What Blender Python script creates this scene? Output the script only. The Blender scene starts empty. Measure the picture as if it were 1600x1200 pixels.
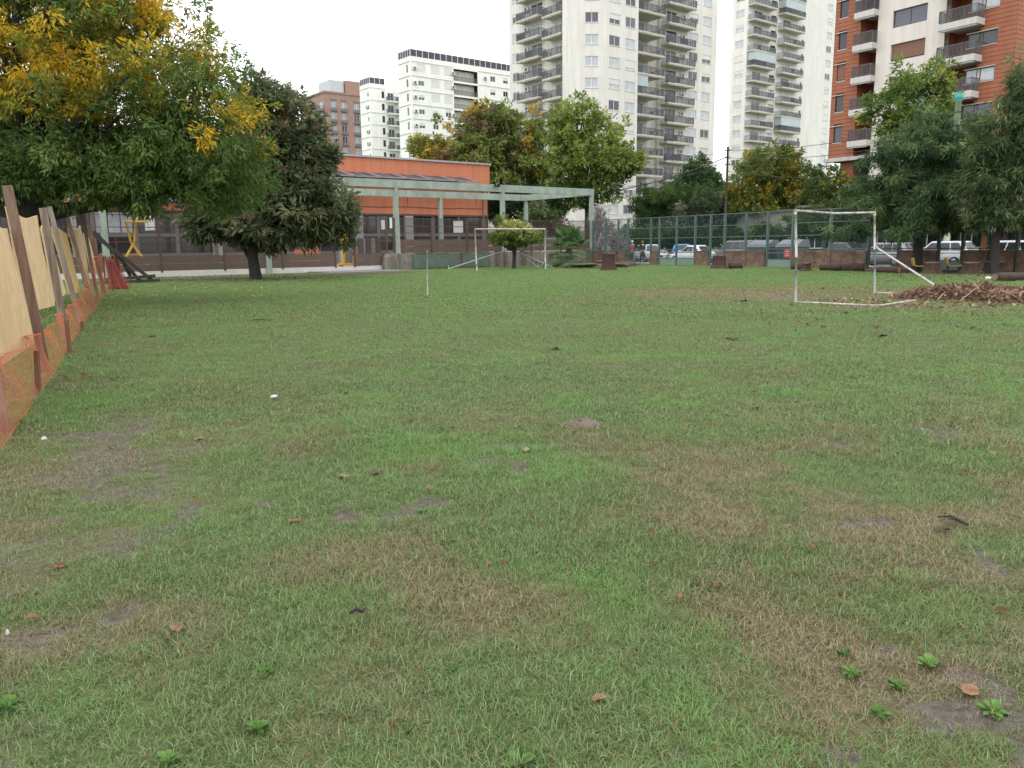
import bpy, bmesh, math, random
import numpy as np
from mathutils import Vector, Matrix, Euler

random.seed(7)
SC = bpy.context.scene
COL = SC.collection
R = math.radians
PI = math.pi

# ------------------------------------------------------------------ camera, sky, sun, exposure
F = 1250.0                                   # focal length in pixels of a 1600 px wide frame
PITCH = math.atan(215.5 / F)
ROLL = 0.011
FW = np.array([0, math.cos(PITCH), -math.sin(PITCH)])
UP0 = np.array([0, math.sin(PITCH), math.cos(PITCH)])
RT = math.cos(ROLL) * np.array([1.0, 0, 0]) - math.sin(ROLL) * UP0
UPV = math.sin(ROLL) * np.array([1.0, 0, 0]) + math.cos(ROLL) * UP0
CAMP = np.array([0, 0, 1.5])
cd = bpy.data.cameras.new('camera')
cam = bpy.data.objects.new('camera', cd)
COL.objects.link(cam)
cd.sensor_width = 36.0
cd.lens = 36.0 * F / 1600.0
cd.clip_end = 3000
cam.matrix_world = Matrix(((RT[0], UPV[0], -FW[0], 0), (RT[1], UPV[1], -FW[1], 0),
                           (RT[2], UPV[2], -FW[2], 1.5), (0, 0, 0, 1)))
SC.camera = cam

SUN_EL, SUN_AZ = R(58), R(200)
world = bpy.data.worlds.new('World')
SC.world = world
world.use_nodes = True
wn = world.node_tree
wn.nodes.clear()
sky = wn.nodes.new('ShaderNodeTexSky')
sky.sky_type = 'NISHITA'
sky.sun_disc = False
sky.sun_elevation = SUN_EL
sky.sun_rotation = SUN_AZ
# overcast: a pale cloud layer lies over the blue sky, a little brighter towards the zenith
tc = wn.nodes.new('ShaderNodeTexCoord')
nz = wn.nodes.new('ShaderNodeTexNoise')
nz.inputs['Scale'].default_value = 2.2
nz.inputs['Detail'].default_value = 5
wn.links.new(tc.outputs['Generated'], nz.inputs['Vector'])
cr = wn.nodes.new('ShaderNodeValToRGB')
cr.color_ramp.elements[0].position = 0.25
cr.color_ramp.elements[0].color = (18.0, 18.5, 19.2, 1)
cr.color_ramp.elements[1].position = 0.75
cr.color_ramp.elements[1].color = (23.0, 23.2, 23.6, 1)
wn.links.new(nz.outputs['Fac'], cr.inputs['Fac'])
mx = wn.nodes.new('ShaderNodeMixRGB')
mx.inputs['Fac'].default_value = 0.9
wn.links.new(sky.outputs['Color'], mx.inputs['Color1'])
wn.links.new(cr.outputs['Color'], mx.inputs['Color2'])
bg = wn.nodes.new('ShaderNodeBackground')
bg.inputs['Strength'].default_value = 0.1
wn.links.new(mx.outputs['Color'], bg.inputs['Color'])
wo = wn.nodes.new('ShaderNodeOutputWorld')
wn.links.new(bg.outputs['Background'], wo.inputs['Surface'])

sd = bpy.data.lights.new('sun', 'SUN')
sd.energy = 0.7
sd.angle = R(25)
sd.color = (1.0, 0.97, 0.92)
sun = bpy.data.objects.new('sun', sd)
COL.objects.link(sun)
_dirv = Vector((math.sin(SUN_AZ) * math.cos(SUN_EL), math.cos(SUN_AZ) * math.cos(SUN_EL), math.sin(SUN_EL)))
sun.rotation_euler = _dirv.to_track_quat('Z', 'Y').to_euler()
sun.location = (0, 0, 60)

SC.render.engine = 'CYCLES'
SC.cycles.use_denoising = True
SC.cycles.denoising_prefilter = 'NONE'
SC.cycles.max_bounces = 6
SC.cycles.transparent_max_bounces = 16
SC.cycles.sample_clamp_indirect = 8
SC.view_settings.view_transform = 'Standard'
SC.view_settings.look = 'None'
SC.view_settings.gamma = 1
SC.view_settings.exposure = 0.12
try:
    SC.view_settings.use_curve_mapping = False
except Exception:
    pass


# ------------------------------------------------------------------ where a line of sight meets the place
def ray(px, py):
    return RT * (px - 800) / F + UPV * (600 - py) / F + FW


def ground(px, py, z=0.0):
    d = ray(px, py)
    return CAMP + d * (z - 1.5) / d[2]


def atY(px, py, Y):
    d = ray(px, py)
    return CAMP + d * Y / d[1]


def online(px, py, P, d2):
    d = ray(px, py)
    n = (-d2[1], d2[0])
    t = (P[0] * n[0] + P[1] * n[1]) / (d[0] * n[0] + d[1] * n[1])
    q = CAMP + d * t
    return ((q[0] - P[0]) * d2[0] + (q[1] - P[1]) * d2[1]) / (d2[0] ** 2 + d2[1] ** 2), q[2]


# ------------------------------------------------------------------ materials
def new_mat(name):
    m = bpy.data.materials.new(name)
    m.use_nodes = True
    nt = m.node_tree
    return m, nt, nt.nodes['Principled BSDF']


MATS = {}


def mat(name, col, rough=0.7, var=0.12, scale=3.0, bump=0.0, metal=0.0, spec=0.5, streak=0.0, bscale=None, dirt=None, dirt_amt=0.0, dscale=0.6):
    """Principled with noise variation of the base colour, vertical weather streaks, patches of dirt."""
    if name in MATS:
        return MATS[name]
    m, nt, b = new_mat(name)
    N, L = nt.nodes.new, nt.links.new
    tc = N('ShaderNodeTexCoord')
    no = N('ShaderNodeTexNoise')
    no.inputs['Scale'].default_value = scale
    no.inputs['Detail'].default_value = 6
    no.inputs['Roughness'].default_value = 0.65
    L(tc.outputs['Object'], no.inputs['Vector'])
    rp = N('ShaderNodeValToRGB')
    rp.color_ramp.elements[0].position = 0.3
    rp.color_ramp.elements[1].position = 0.72
    rp.color_ramp.elements[0].color = (col[0] * (1 - var), col[1] * (1 - var), col[2] * (1 - var), 1)
    rp.color_ramp.elements[1].color = (min(1, col[0] * (1 + var)), min(1, col[1] * (1 + var)), min(1, col[2] * (1 + var)), 1)
    L(no.outputs['Fac'], rp.inputs['Fac'])
    out = rp.outputs['Color']
    if streak > 0:
        mp = N('ShaderNodeMapping')
        mp.inputs['Scale'].default_value = (2.2, 2.2, 0.12)
        L(tc.outputs['Object'], mp.inputs['Vector'])
        n2 = N('ShaderNodeTexNoise')
        n2.inputs['Scale'].default_value = 1.0
        n2.inputs['Detail'].default_value = 5
        L(mp.outputs['Vector'], n2.inputs['Vector'])
        r2 = N('ShaderNodeValToRGB')
        r2.color_ramp.elements[0].position = 0.35
        r2.color_ramp.elements[1].position = 0.6
        r2.color_ramp.elements[0].color = (1 - streak,) * 3 + (1,)
        r2.color_ramp.elements[1].color = (1, 1, 1, 1)
        L(n2.outputs['Fac'], r2.inputs['Fac'])
        mu = N('ShaderNodeMixRGB')
        mu.blend_type = 'MULTIPLY'
        mu.inputs['Fac'].default_value = 1
        L(out, mu.inputs['Color1'])
        L(r2.outputs['Color'], mu.inputs['Color2'])
        out = mu.outputs['Color']
    if dirt is not None:
        n3 = N('ShaderNodeTexNoise')
        n3.inputs['Scale'].default_value = dscale
        n3.inputs['Detail'].default_value = 8
        n3.inputs['Roughness'].default_value = 0.7
        L(tc.outputs['Object'], n3.inputs['Vector'])
        r3 = N('ShaderNodeValToRGB')
        r3.color_ramp.elements[0].position = 0.48
        r3.color_ramp.elements[1].position = 0.6
        r3.color_ramp.elements[0].color = (0, 0, 0, 1)
        r3.color_ramp.elements[1].color = (dirt_amt,) * 3 + (1,)
        L(n3.outputs['Fac'], r3.inputs['Fac'])
        m3 = N('ShaderNodeMixRGB')
        L(r3.outputs['Color'], m3.inputs['Fac'])
        L(out, m3.inputs['Color1'])
        m3.inputs['Color2'].default_value = (*dirt, 1)
        out = m3.outputs['Color']
    L(out, b.inputs['Base Color'])
    b.inputs['Roughness'].default_value = rough
    b.inputs['Metallic'].default_value = metal
    b.inputs['Specular IOR Level'].default_value = spec
    if bump > 0:
        nb = N('ShaderNodeTexNoise')
        nb.inputs['Scale'].default_value = bscale or scale * 6
        nb.inputs['Detail'].default_value = 8
        L(tc.outputs['Object'], nb.inputs['Vector'])
        bp = N('ShaderNodeBump')
        bp.inputs['Strength'].default_value = bump
        bp.inputs['Distance'].default_value = 0.02
        L(nb.outputs['Fac'], bp.inputs['Height'])
        L(bp.outputs['Normal'], b.inputs['Normal'])
    MATS[name] = m
    return m


def leaf_mat(name, trans=0.42, rough=0.55, spec=0.16):
    if name in MATS:
        return MATS[name]
    m, nt, b = new_mat(name)
    N, L = nt.nodes.new, nt.links.new
    at = N('ShaderNodeAttribute')
    at.attribute_name = 'Col'
    L(at.outputs['Color'], b.inputs['Base Color'])
    b.inputs['Roughness'].default_value = rough
    b.inputs['Specular IOR Level'].default_value = spec
    tr = N('ShaderNodeBsdfTranslucent')
    L(at.outputs['Color'], tr.inputs['Color'])
    ms = N('ShaderNodeMixShader')
    ms.inputs['Fac'].default_value = trans
    L(b.outputs['BSDF'], ms.inputs[1])
    L(tr.outputs['BSDF'], ms.inputs[2])
    L(ms.outputs['Shader'], nt.nodes['Material Output'].inputs['Surface'])
    MATS[name] = m
    return m


def glass_mat(name, col=(0.03, 0.035, 0.04), rough=0.06):
    if name in MATS:
        return MATS[name]
    m, nt, b = new_mat(name)
    N, L = nt.nodes.new, nt.links.new
    tc = N('ShaderNodeTexCoord')
    oi = N('ShaderNodeObjectInfo')
    rp = N('ShaderNodeValToRGB')
    rp.color_ramp.elements[0].color = (*[c * 0.5 for c in col], 1)
    rp.color_ramp.elements[1].color = (*[min(1, c * 1.7) for c in col], 1)
    L(oi.outputs['Random'], rp.inputs['Fac'])
    L(rp.outputs['Color'], b.inputs['Base Color'])
    b.inputs['Roughness'].default_value = rough
    b.inputs['Specular IOR Level'].default_value = 0.6
    nb = N('ShaderNodeTexNoise')
    nb.inputs['Scale'].default_value = 1.3
    L(tc.outputs['Object'], nb.inputs['Vector'])
    bp = N('ShaderNodeBump')
    bp.inputs['Strength'].default_value = 0.05
    L(nb.outputs['Fac'], bp.inputs['Height'])
    L(bp.outputs['Normal'], b.inputs['Normal'])
    MATS[name] = m
    return m


def mesh_mat(name, col, period, cover):
    """woven wire panel: diamond wires in a thin sheet, open between them"""
    if name in MATS:
        return MATS[name]
    m, nt, b = new_mat(name)
    N, L = nt.nodes.new, nt.links.new
    tc = N('ShaderNodeTexCoord')
    sp = N('ShaderNodeSeparateXYZ')
    L(tc.outputs['Object'], sp.inputs['Vector'])

    def wires(op):
        s = N('ShaderNodeMath')
        s.operation = op
        L(sp.outputs['X'], s.inputs[0])
        L(sp.outputs['Z'], s.inputs[1])
        d = N('ShaderNodeMath')
        d.operation = 'DIVIDE'
        L(s.outputs[0], d.inputs[0])
        d.inputs[1].default_value = period
        f = N('ShaderNodeMath')
        f.operation = 'FRACT'
        L(d.outputs[0], f.inputs[0])
        c = N('ShaderNodeMath')
        c.operation = 'LESS_THAN'
        L(f.outputs[0], c.inputs[0])
        c.inputs[1].default_value = cover
        return c
    a_, b_ = wires('ADD'), wires('SUBTRACT')
    mxm = N('ShaderNodeMath')
    mxm.operation = 'MAXIMUM'
    L(a_.outputs[0], mxm.inputs[0])
    L(b_.outputs[0], mxm.inputs[1])
    L(mxm.outputs[0], b.inputs['Alpha'])
    b.inputs['Base Color'].default_value = (*col, 1)
    b.inputs['Roughness'].default_value = 0.6
    MATS[name] = m
    return m


def brick_mat(name, c1, c2, mortar, sx=0.25, sz=0.075, stain=0.5):
    if name in MATS:
        return MATS[name]
    m, nt, b = new_mat(name)
    N, L = nt.nodes.new, nt.links.new
    tc = N('ShaderNodeTexCoord')
    sp = N('ShaderNodeSeparateXYZ')
    L(tc.outputs['Object'], sp.inputs['Vector'])
    ad = N('ShaderNodeMath')
    ad.operation = 'ADD'
    L(sp.outputs['X'], ad.inputs[0])
    L(sp.outputs['Y'], ad.inputs[1])
    cb = N('ShaderNodeCombineXYZ')
    L(ad.outputs[0], cb.inputs['X'])
    L(sp.outputs['Z'], cb.inputs['Y'])
    br = N('ShaderNodeTexBrick')
    br.inputs['Scale'].default_value = 1
    br.inputs['Brick Width'].default_value = sx
    br.inputs['Row Height'].default_value = sz
    br.inputs['Mortar Size'].default_value = 0.012
    br.inputs['Color1'].default_value = (*c1, 1)
    br.inputs['Color2'].default_value = (*c2, 1)
    br.inputs['Mortar'].default_value = (*mortar, 1)
    L(cb.outputs[0], br.inputs['Vector'])
    no = N('ShaderNodeTexNoise')
    no.inputs['Scale'].default_value = 1.6
    no.inputs['Detail'].default_value = 8
    no.inputs['Roughness'].default_value = 0.75
    L(tc.outputs['Object'], no.inputs['Vector'])
    rp = N('ShaderNodeValToRGB')
    rp.color_ramp.elements[0].position = 0.35
    rp.color_ramp.elements[0].color = (1 - stain,) * 3 + (1,)
    rp.color_ramp.elements[1].position = 0.65
    rp.color_ramp.elements[1].color = (1.25, 1.2, 1.15, 1)
    L(no.outputs['Fac'], rp.inputs['Fac'])
    mu = N('ShaderNodeMixRGB')
    mu.blend_type = 'MULTIPLY'
    mu.inputs['Fac'].default_value = 1
    L(br.outputs['Color'], mu.inputs['Color1'])
    L(rp.outputs['Color'], mu.inputs['Color2'])
    L(mu.outputs['Color'], b.inputs['Base Color'])
    b.inputs['Roughness'].default_value = 0.9
    bp = N('ShaderNodeBump')
    bp.inputs['Strength'].default_value = 0.6
    bp.inputs['Distance'].default_value = 0.01
    bp.invert = True
    L(br.outputs['Fac'], bp.inputs['Height'])
    L(bp.outputs['Normal'], b.inputs['Normal'])
    MATS[name] = m
    return m


def wood_mat(name, c1, c2, axis='Z', scale=1.0, rough=0.75, dist=3.0):
    """grain running along one object axis"""
    if name in MATS:
        return MATS[name]
    m, nt, b = new_mat(name)
    N, L = nt.nodes.new, nt.links.new
    tc = N('ShaderNodeTexCoord')
    mp = N('ShaderNodeMapping')
    sc = {'X': (0.35, 4, 4), 'Y': (4, 0.35, 4), 'Z': (4, 4, 0.35), 'P': (1.1, 1.1, 0.55)}[axis]
    mp.inputs['Scale'].default_value = tuple(s * scale for s in sc)
    oi = N('ShaderNodeObjectInfo')
    va = N('ShaderNodeVectorMath')
    va.operation = 'ADD'
    L(tc.outputs['Object'], va.inputs[0])
    mm = N('ShaderNodeMath')
    mm.operation = 'MULTIPLY'
    mm.inputs[1].default_value = 37.0
    L(oi.outputs['Random'], mm.inputs[0])
    L(mm.outputs[0], va.inputs[1])
    L(va.outputs[0], mp.inputs['Vector'])
    wv = N('ShaderNodeTexNoise')
    wv.inputs['Scale'].default_value = 1.6
    wv.inputs['Detail'].default_value = 7
    wv.inputs['Roughness'].default_value = 0.6
    wv.inputs['Distortion'].default_value = dist
    L(mp.outputs['Vector'], wv.inputs['Vector'])
    rp = N('ShaderNodeValToRGB')
    rp.color_ramp.elements[0].position = 0.33
    rp.color_ramp.elements[1].position = 0.66
    rp.color_ramp.elements[0].color = (*c1, 1)
    rp.color_ramp.elements[1].color = (*c2, 1)
    L(wv.outputs['Fac'], rp.inputs['Fac'])
    L(rp.outputs['Color'], b.inputs['Base Color'])
    b.inputs['Roughness'].default_value = rough
    bp = N('ShaderNodeBump')
    bp.inputs['Strength'].default_value = 0.15
    bp.inputs['Distance'].default_value = 0.01
    L(wv.outputs['Fac'], bp.inputs['Height'])
    L(bp.outputs['Normal'], b.inputs['Normal'])
    MATS[name] = m
    return m


# ------------------------------------------------------------------ mesh building
class MB:
    def __init__(s):
        s.v, s.f, s.m, s.sm = [], [], [], []

    def quad(s, a, b, c, d, m=0):
        i = len(s.v)
        s.v += [tuple(a), tuple(b), tuple(c), tuple(d)]
        s.f.append((i, i + 1, i + 2, i + 3))
        s.m.append(m)
        s.sm.append(False)

    def box(s, x0, y0, z0, x1, y1, z1, m=0):
        i = len(s.v)
        s.v += [(x0, y0, z0), (x1, y0, z0), (x1, y1, z0), (x0, y1, z0), (x0, y0, z1), (x1, y0, z1), (x1, y1, z1), (x0, y1, z1)]
        for q in ((0, 3, 2, 1), (4, 5, 6, 7), (0, 1, 5, 4), (1, 2, 6, 5), (2, 3, 7, 6), (3, 0, 4, 7)):
            s.f.append(tuple(i + k for k in q))
            s.m.append(m)
            s.sm.append(False)
        return s

    def bar(s, p0, p1, w, h, up=(0, 0, 1), m=0, w1=None, h1=None):
        """a squared length of timber or steel from p0 to p1, w across, h along up"""
        p0, p1 = Vector(p0), Vector(p1)
        d = (p1 - p0).normalized()
        u = Vector(up)
        if abs(d.dot(u)) > 0.95:
            u = Vector((0, 1, 0))
        sd_ = d.cross(u).normalized()
        u = sd_.cross(d).normalized()
        i = len(s.v)
        for p, ww, hh in ((p0, w, h), (p1, w1 or w, h1 or h)):
            for a, b in ((-1, -1), (1, -1), (1, 1), (-1, 1)):
                s.v.append(tuple(p + sd_ * a * ww / 2 + u * b * hh / 2))
        for q in ((3, 2, 1, 0), (4, 5, 6, 7), (0, 1, 5, 4), (1, 2, 6, 5), (2, 3, 7, 6), (3, 0, 4, 7)):
            s.f.append(tuple(i + k for k in q))
            s.m.append(m)
            s.sm.append(False)
        return s

    def tube(s, pts, rad, n=8, m=0, caps=True):
        pts = [Vector(p) for p in pts]
        if not hasattr(rad, '__len__'):
            rad = [rad] * len(pts)
        i0 = len(s.v)
        ref = Vector((0.31, 0.83, 0.47))
        for k, p in enumerate(pts):
            d = (pts[min(k + 1, len(pts) - 1)] - pts[max(k - 1, 0)]).normalized()
            if abs(d.dot(ref)) > 0.95:
                ref = Vector((0.9, -0.2, 0.4))
            a = d.cross(ref).normalized()
            b = d.cross(a)
            for j in range(n):
                t = 2 * PI * j / n
                s.v.append(tuple(p + (a * math.cos(t) + b * math.sin(t)) * rad[k]))
        for k in range(len(pts) - 1):
            for j in range(n):
                s.f.append((i0 + k * n + j, i0 + k * n + (j + 1) % n, i0 + (k + 1) * n + (j + 1) % n, i0 + (k + 1) * n + j))
                s.m.append(m)
                s.sm.append(True)
        if caps:
            s.f.append(tuple(i0 + j for j in range(n)))
            s.f.append(tuple(i0 + (len(pts) - 1) * n + j for j in reversed(range(n))))
            s.m += [m, m]
            s.sm += [False, False]
        return s

    def ring(s, rings, m=0, closed=True, caps=True, smooth=True):
        """loft through rings of equal point counts"""
        n = len(rings[0])
        i0 = len(s.v)
        for r_ in rings:
            s.v += [tuple(p) for p in r_]
        for k in range(len(rings) - 1):
            for j in range(n if closed else n - 1):
                s.f.append((i0 + k * n + j, i0 + k * n + (j + 1) % n, i0 + (k + 1) * n + (j + 1) % n, i0 + (k + 1) * n + j))
                s.m.append(m)
                s.sm.append(smooth)
        if caps:
            s.f.append(tuple(i0 + j for j in reversed(range(n))))
            s.f.append(tuple(i0 + (len(rings) - 1) * n + j for j in range(n)))
            s.m += [m, m]
            s.sm += [False, False]
        return s

    def lathe(s, prof, n=16, m=0, c=(0, 0, 0)):
        return s.ring([[(c[0] + r_ * math.cos(2 * PI * j / n), c[1] + r_ * math.sin(2 * PI * j / n), c[2] + z) for j in range(n)] for r_, z in prof], m)

    def mesh(s, name, mats):
        me = bpy.data.meshes.new(name)
        me.from_pydata(s.v, [], s.f)
        if not isinstance(mats, (list, tuple)):
            mats = [mats]
        for q in mats:
            me.materials.append(q)
        me.polygons.foreach_set('material_index', s.m)
        me.polygons.foreach_set('use_smooth', s.sm)
        me.update()
        return me


def link(name, data, parent=None, loc=(0, 0, 0), rz=0.0, rot=None):
    o = bpy.data.objects.new(name, data)
    COL.objects.link(o)
    o.location = loc
    o.rotation_euler = rot if rot is not None else (0, 0, rz)
    if parent is not None:
        o.parent = parent
    return o


def part(name, mb, mats, parent=None, loc=(0, 0, 0), rz=0.0, rot=None, kind=None, label=None):
    o = link(name, mb.mesh(name, mats) if isinstance(mb, MB) else mb, parent, loc, rz, rot)
    if kind:
        o['kind'] = kind
    if label:
        o['label'] = label
    return o


def thing(name, label, cat, loc=(0, 0, 0), rz=0.0, group=None, data=None):
    o = link(name, data, None, loc, rz)
    o['label'] = label
    o['category'] = cat
    if group:
        o['group'] = group
    return o


def copy_tree(o, parent=None):
    c = o.copy()
    COL.objects.link(c)
    if parent is not None:
        c.parent = parent
    for ch in list(o.children):
        copy_tree(ch, c)
    return c


def structure(name, data):
    o = link(name, data)
    o['kind'] = 'structure'
    return o


def np_mesh(name, V, Fc, mats, cols=None, smooth=False):
    """fast mesh from arrays: Fc is (n,3) or (n,4)"""
    me = bpy.data.meshes.new(name)
    k = Fc.shape[1]
    me.vertices.add(len(V))
    me.vertices.foreach_set('co', np.ascontiguousarray(V, dtype=np.float32).ravel())
    me.loops.add(Fc.size)
    me.loops.foreach_set('vertex_index', np.ascontiguousarray(Fc, dtype=np.int32).ravel())
    me.polygons.add(len(Fc))
    me.polygons.foreach_set('loop_start', np.arange(0, Fc.size, k, dtype=np.int32))
    me.polygons.foreach_set('loop_total', np.full(len(Fc), k, dtype=np.int32))
    me.polygons.foreach_set('use_smooth', np.full(len(Fc), smooth))
    for q in (mats if isinstance(mats, (list, tuple)) else [mats]):
        me.materials.append(q)
    if cols is not None:
        at = me.attributes.new('Col', 'FLOAT_COLOR', 'POINT')
        c4 = np.ones((len(V), 4), dtype=np.float32)
        c4[:, :3] = cols
        at.data.foreach_set('color', c4.ravel())
    me.update(calc_edges=True)
    return me


# ------------------------------------------------------------------ value noise for the lawn
_rs = np.random.RandomState(3)
_LAT = _rs.rand(256, 256)


def vnoise(x, y):
    xi, yi = np.floor(x).astype(int), np.floor(y).astype(int)
    fx, fy = x - xi, y - yi
    fx, fy = fx * fx * (3 - 2 * fx), fy * fy * (3 - 2 * fy)
    a, b = _LAT[xi % 256, yi % 256], _LAT[(xi + 1) % 256, yi % 256]
    c, d = _LAT[xi % 256, (yi + 1) % 256], _LAT[(xi + 1) % 256, (yi + 1) % 256]
    return (a * (1 - fx) + b * fx) * (1 - fy) + (c * (1 - fx) + d * fx) * fy


def fbm(x, y, o=4):
    t, a, s = 0, 0.5, 0
    for k in range(o):
        t = t + a * vnoise(x * 2 ** k + 17.3 * k, y * 2 ** k + 5.1 * k)
        s += a
        a *= 0.5
    return t / s


def sstep(a, b, x):
    t = np.clip((x - a) / (b - a), 0, 1)
    return t * t * (3 - 2 * t)


# ------------------------------------------------------------------ the two street directions of the block
KP = np.array([6.57, 66.14])                       # corner where school boundary meets street fence
AV = np.array([0.789, 0.614]) / np.hypot(0.789, 0.614)
NV = np.array([-AV[1], AV[0]])
MV = np.array([0.555, -0.832]) / np.hypot(0.555, 0.832)
SV = np.array([-MV[1], MV[0]])                      # towards the street
A_ANG = math.atan2(AV[1], AV[0])
M_ANG = math.atan2(MV[1], MV[0])


def Lw(x, y, z=0.0):
    q = KP + AV * x + NV * y
    return (q[0], q[1], z)


def Mw(x, y, z=0.0):
    q = KP + MV * x + SV * y
    return (q[0], q[1], z)


def Lx(px, py=385, off=0.0):
    P = KP + NV * off
    return online(px, py, P, AV)[0]


def Mx(px, py=383, off=0.0):
    P = KP + SV * off
    return online(px, py, P, MV)[0]


def lawn_attr(x, y):
    """dryness, bareness of the lawn at a place"""
    big = fbm(x * 0.16 + 3.1, y * 0.16 + 8.7, 4)
    mid = fbm(x * 0.75 + 11.0, y * 0.75, 4)
    fine = fbm(x * 3.1, y * 3.1 + 4.0, 3)
    f2 = fbm(x * 1.9 + 5.0, y * 1.9 + 13.0, 4)
    f3 = fbm(x * 7.0 + 2.0, y * 7.0, 3)
    dry = 0.22 * sstep(0.3, 0.7, 0.6 * big + 0.4 * mid) + 0.55 * sstep(0.36, 0.66, 0.35 * mid + 0.65 * f2) + 0.3 * (f3 - 0.35)
    dist = np.hypot(x, y)
    dry = dry * (1.34 - 0.88 * sstep(3.0, 9.5, dist) - 0.2 * sstep(20, 36, dist))
    # worn ground in front of the near goal
    w = np.exp(-(((x - 7.6) / 4.6) ** 2 + ((y - 24.5) / 4.0) ** 2) ** 1.3)
    w = np.maximum(w, 0.75 * np.exp(-(((x - 9.2) / 2.4) ** 2 + ((y - 19.2) / 1.6) ** 2)))
    dry = dry + 0.75 * w * (0.5 + 0.8 * mid)
    # soil patches
    bare = 0.85 * sstep(0.64, 0.73, 0.4 * fbm(x * 0.9 + 31, y * 0.9 + 7, 3) + 0.6 * fbm(x * 4.6 + 1.7, y * 4.6, 3)) * (1 - 0.6 * sstep(9, 18, dist))
    bare = np.maximum(bare, 0.6 * w * sstep(0.4, 0.62, fine * 0.5 + mid * 0.5))
    # trodden strip beside the net fence
    fx = -4.04 - 0.477 * (y - 6.32)
    st = np.exp(-((x - fx - 0.7) / 0.8) ** 2) * sstep(13, 6, y) * 0.7
    bare = np.maximum(bare, st * sstep(0.42, 0.6, 0.5 * mid + 0.5 * fine))
    # beds of dead leaves and soil under the trees
    q = (x + 14.0) * AV[0] + (y - 42.6) * AV[1], -(x + 14.0) * AV[1] + (y - 42.6) * AV[0]
    bed = sstep(1.0, 0.8, np.sqrt((q[0] / 12.0) ** 2 + (q[1] / 2.6) ** 2) + 0.25 * (mid - 0.5))
    e = (x - 22.5) * MV[0] + (y - 38.5) * MV[1], (x - 22.5) * SV[0] + (y - 38.5) * SV[1]
    bed2 = sstep(1.0, 0.7, np.sqrt((e[0] / 9.0) ** 2 + (e[1] / 3.4) ** 2) + 0.3 * (mid - 0.5))
    bed = np.maximum(bed, bed2)
    bare = np.maximum(bare, bed)
    # beyond the boundaries there is no lawn
    return np.clip(dry, 0, 1), np.clip(bare, 0, 1), bed


# ------------------------------------------------------------------ ground
def ground_material():
    m, nt, b = new_mat('lawn soil and turf')
    N, L = nt.nodes.new, nt.links.new
    at = N('ShaderNodeAttribute')
    at.attribute_name = 'Col'
    sp = N('ShaderNodeSeparateColor')
    L(at.outputs['Color'], sp.inputs['Color'])
    geo = N('ShaderNodeNewGeometry')

    def noise(scale, detail=5, rough=0.6):
        n = N('ShaderNodeTexNoise')
        n.inputs['Scale'].default_value = scale
        n.inputs['Detail'].default_value = detail
        n.inputs['Roughness'].default_value = rough
        L(geo.outputs['Position'], n.inputs['Vector'])
        return n

    def ramp(src, p0, c0, p1, c1):
        r_ = N('ShaderNodeValToRGB')
        r_.color_ramp.elements[0].position = p0
        r_.color_ramp.elements[1].position = p1
        r_.color_ramp.elements[0].color = (*c0, 1)
        r_.color_ramp.elements[1].color = (*c1, 1)
        L(src, r_.inputs['Fac'])
        return r_.outputs['Color']

    def mix(fac, a, b_):
        x = N('ShaderNodeMixRGB')
        L(fac, x.inputs['Fac'])
        L(a, x.inputs['Color1'])
        L(b_, x.inputs['Color2'])
        return x.outputs['Color']
    n1, n2 = noise(7, 8, 0.7), noise(23, 6, 0.7)
    green = ramp(n1.outputs['Fac'], 0.3, (0.05, 0.078, 0.024), 0.72, (0.12, 0.17, 0.055))
    straw = ramp(n2.outputs['Fac'], 0.3, (0.07, 0.055, 0.032), 0.72, (0.19, 0.155, 0.09))
    soil = ramp(n2.outputs['Fac'], 0.3, (0.06, 0.05, 0.042), 0.72, (0.165, 0.142, 0.122))
    bedc = ramp(n2.outputs['Fac'], 0.35, (0.03, 0.022, 0.016), 0.68, (0.13, 0.095, 0.07))
    c = mix(sp.outputs['Red'], green, straw)
    # soil shows through in crumbs: the edge of a bare patch is broken up by fine noise
    n3 = noise(38, 7, 0.75)
    bs = N('ShaderNodeMath')
    bs.operation = 'MULTIPLY_ADD'
    L(n3.outputs['Fac'], bs.inputs[0])
    bs.inputs[1].default_value = 1.8
    bs.inputs[2].default_value = -0.9
    ba_ = N('ShaderNodeMath')
    ba_.operation = 'ADD'
    L(bs.outputs[0], ba_.inputs[0])
    L(sp.outputs['Green'], ba_.inputs[1])
    bm_ = N('ShaderNodeMapRange')
    bm_.inputs['From Min'].default_value = 0.32
    bm_.inputs['From Max'].default_value = 0.62
    L(ba_.outputs[0], bm_.inputs['Value'])
    c = mix(bm_.outputs['Result'], c, soil)
    c = mix(sp.outputs['Blue'], c, bedc)
    L(c, b.inputs['Base Color'])
    b.inputs['Roughness'].default_value = 0.95
    b.inputs['Specular IOR Level'].default_value = 0.15
    bp = N('ShaderNodeBump')
    bp.inputs['Strength'].default_value = 0.7
    bp.inputs['Distance'].default_value = 0.03
    L(n2.outputs['Fac'], bp.inputs['Height'])
    L(bp.outputs['Normal'], b.inputs['Normal'])
    return m


def relief(x, y):
    d = np.hypot(x, y)
    return (fbm(x * 0.8, y * 0.8, 2) - 0.5) * 0.055 * sstep(70, 30, d)


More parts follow.
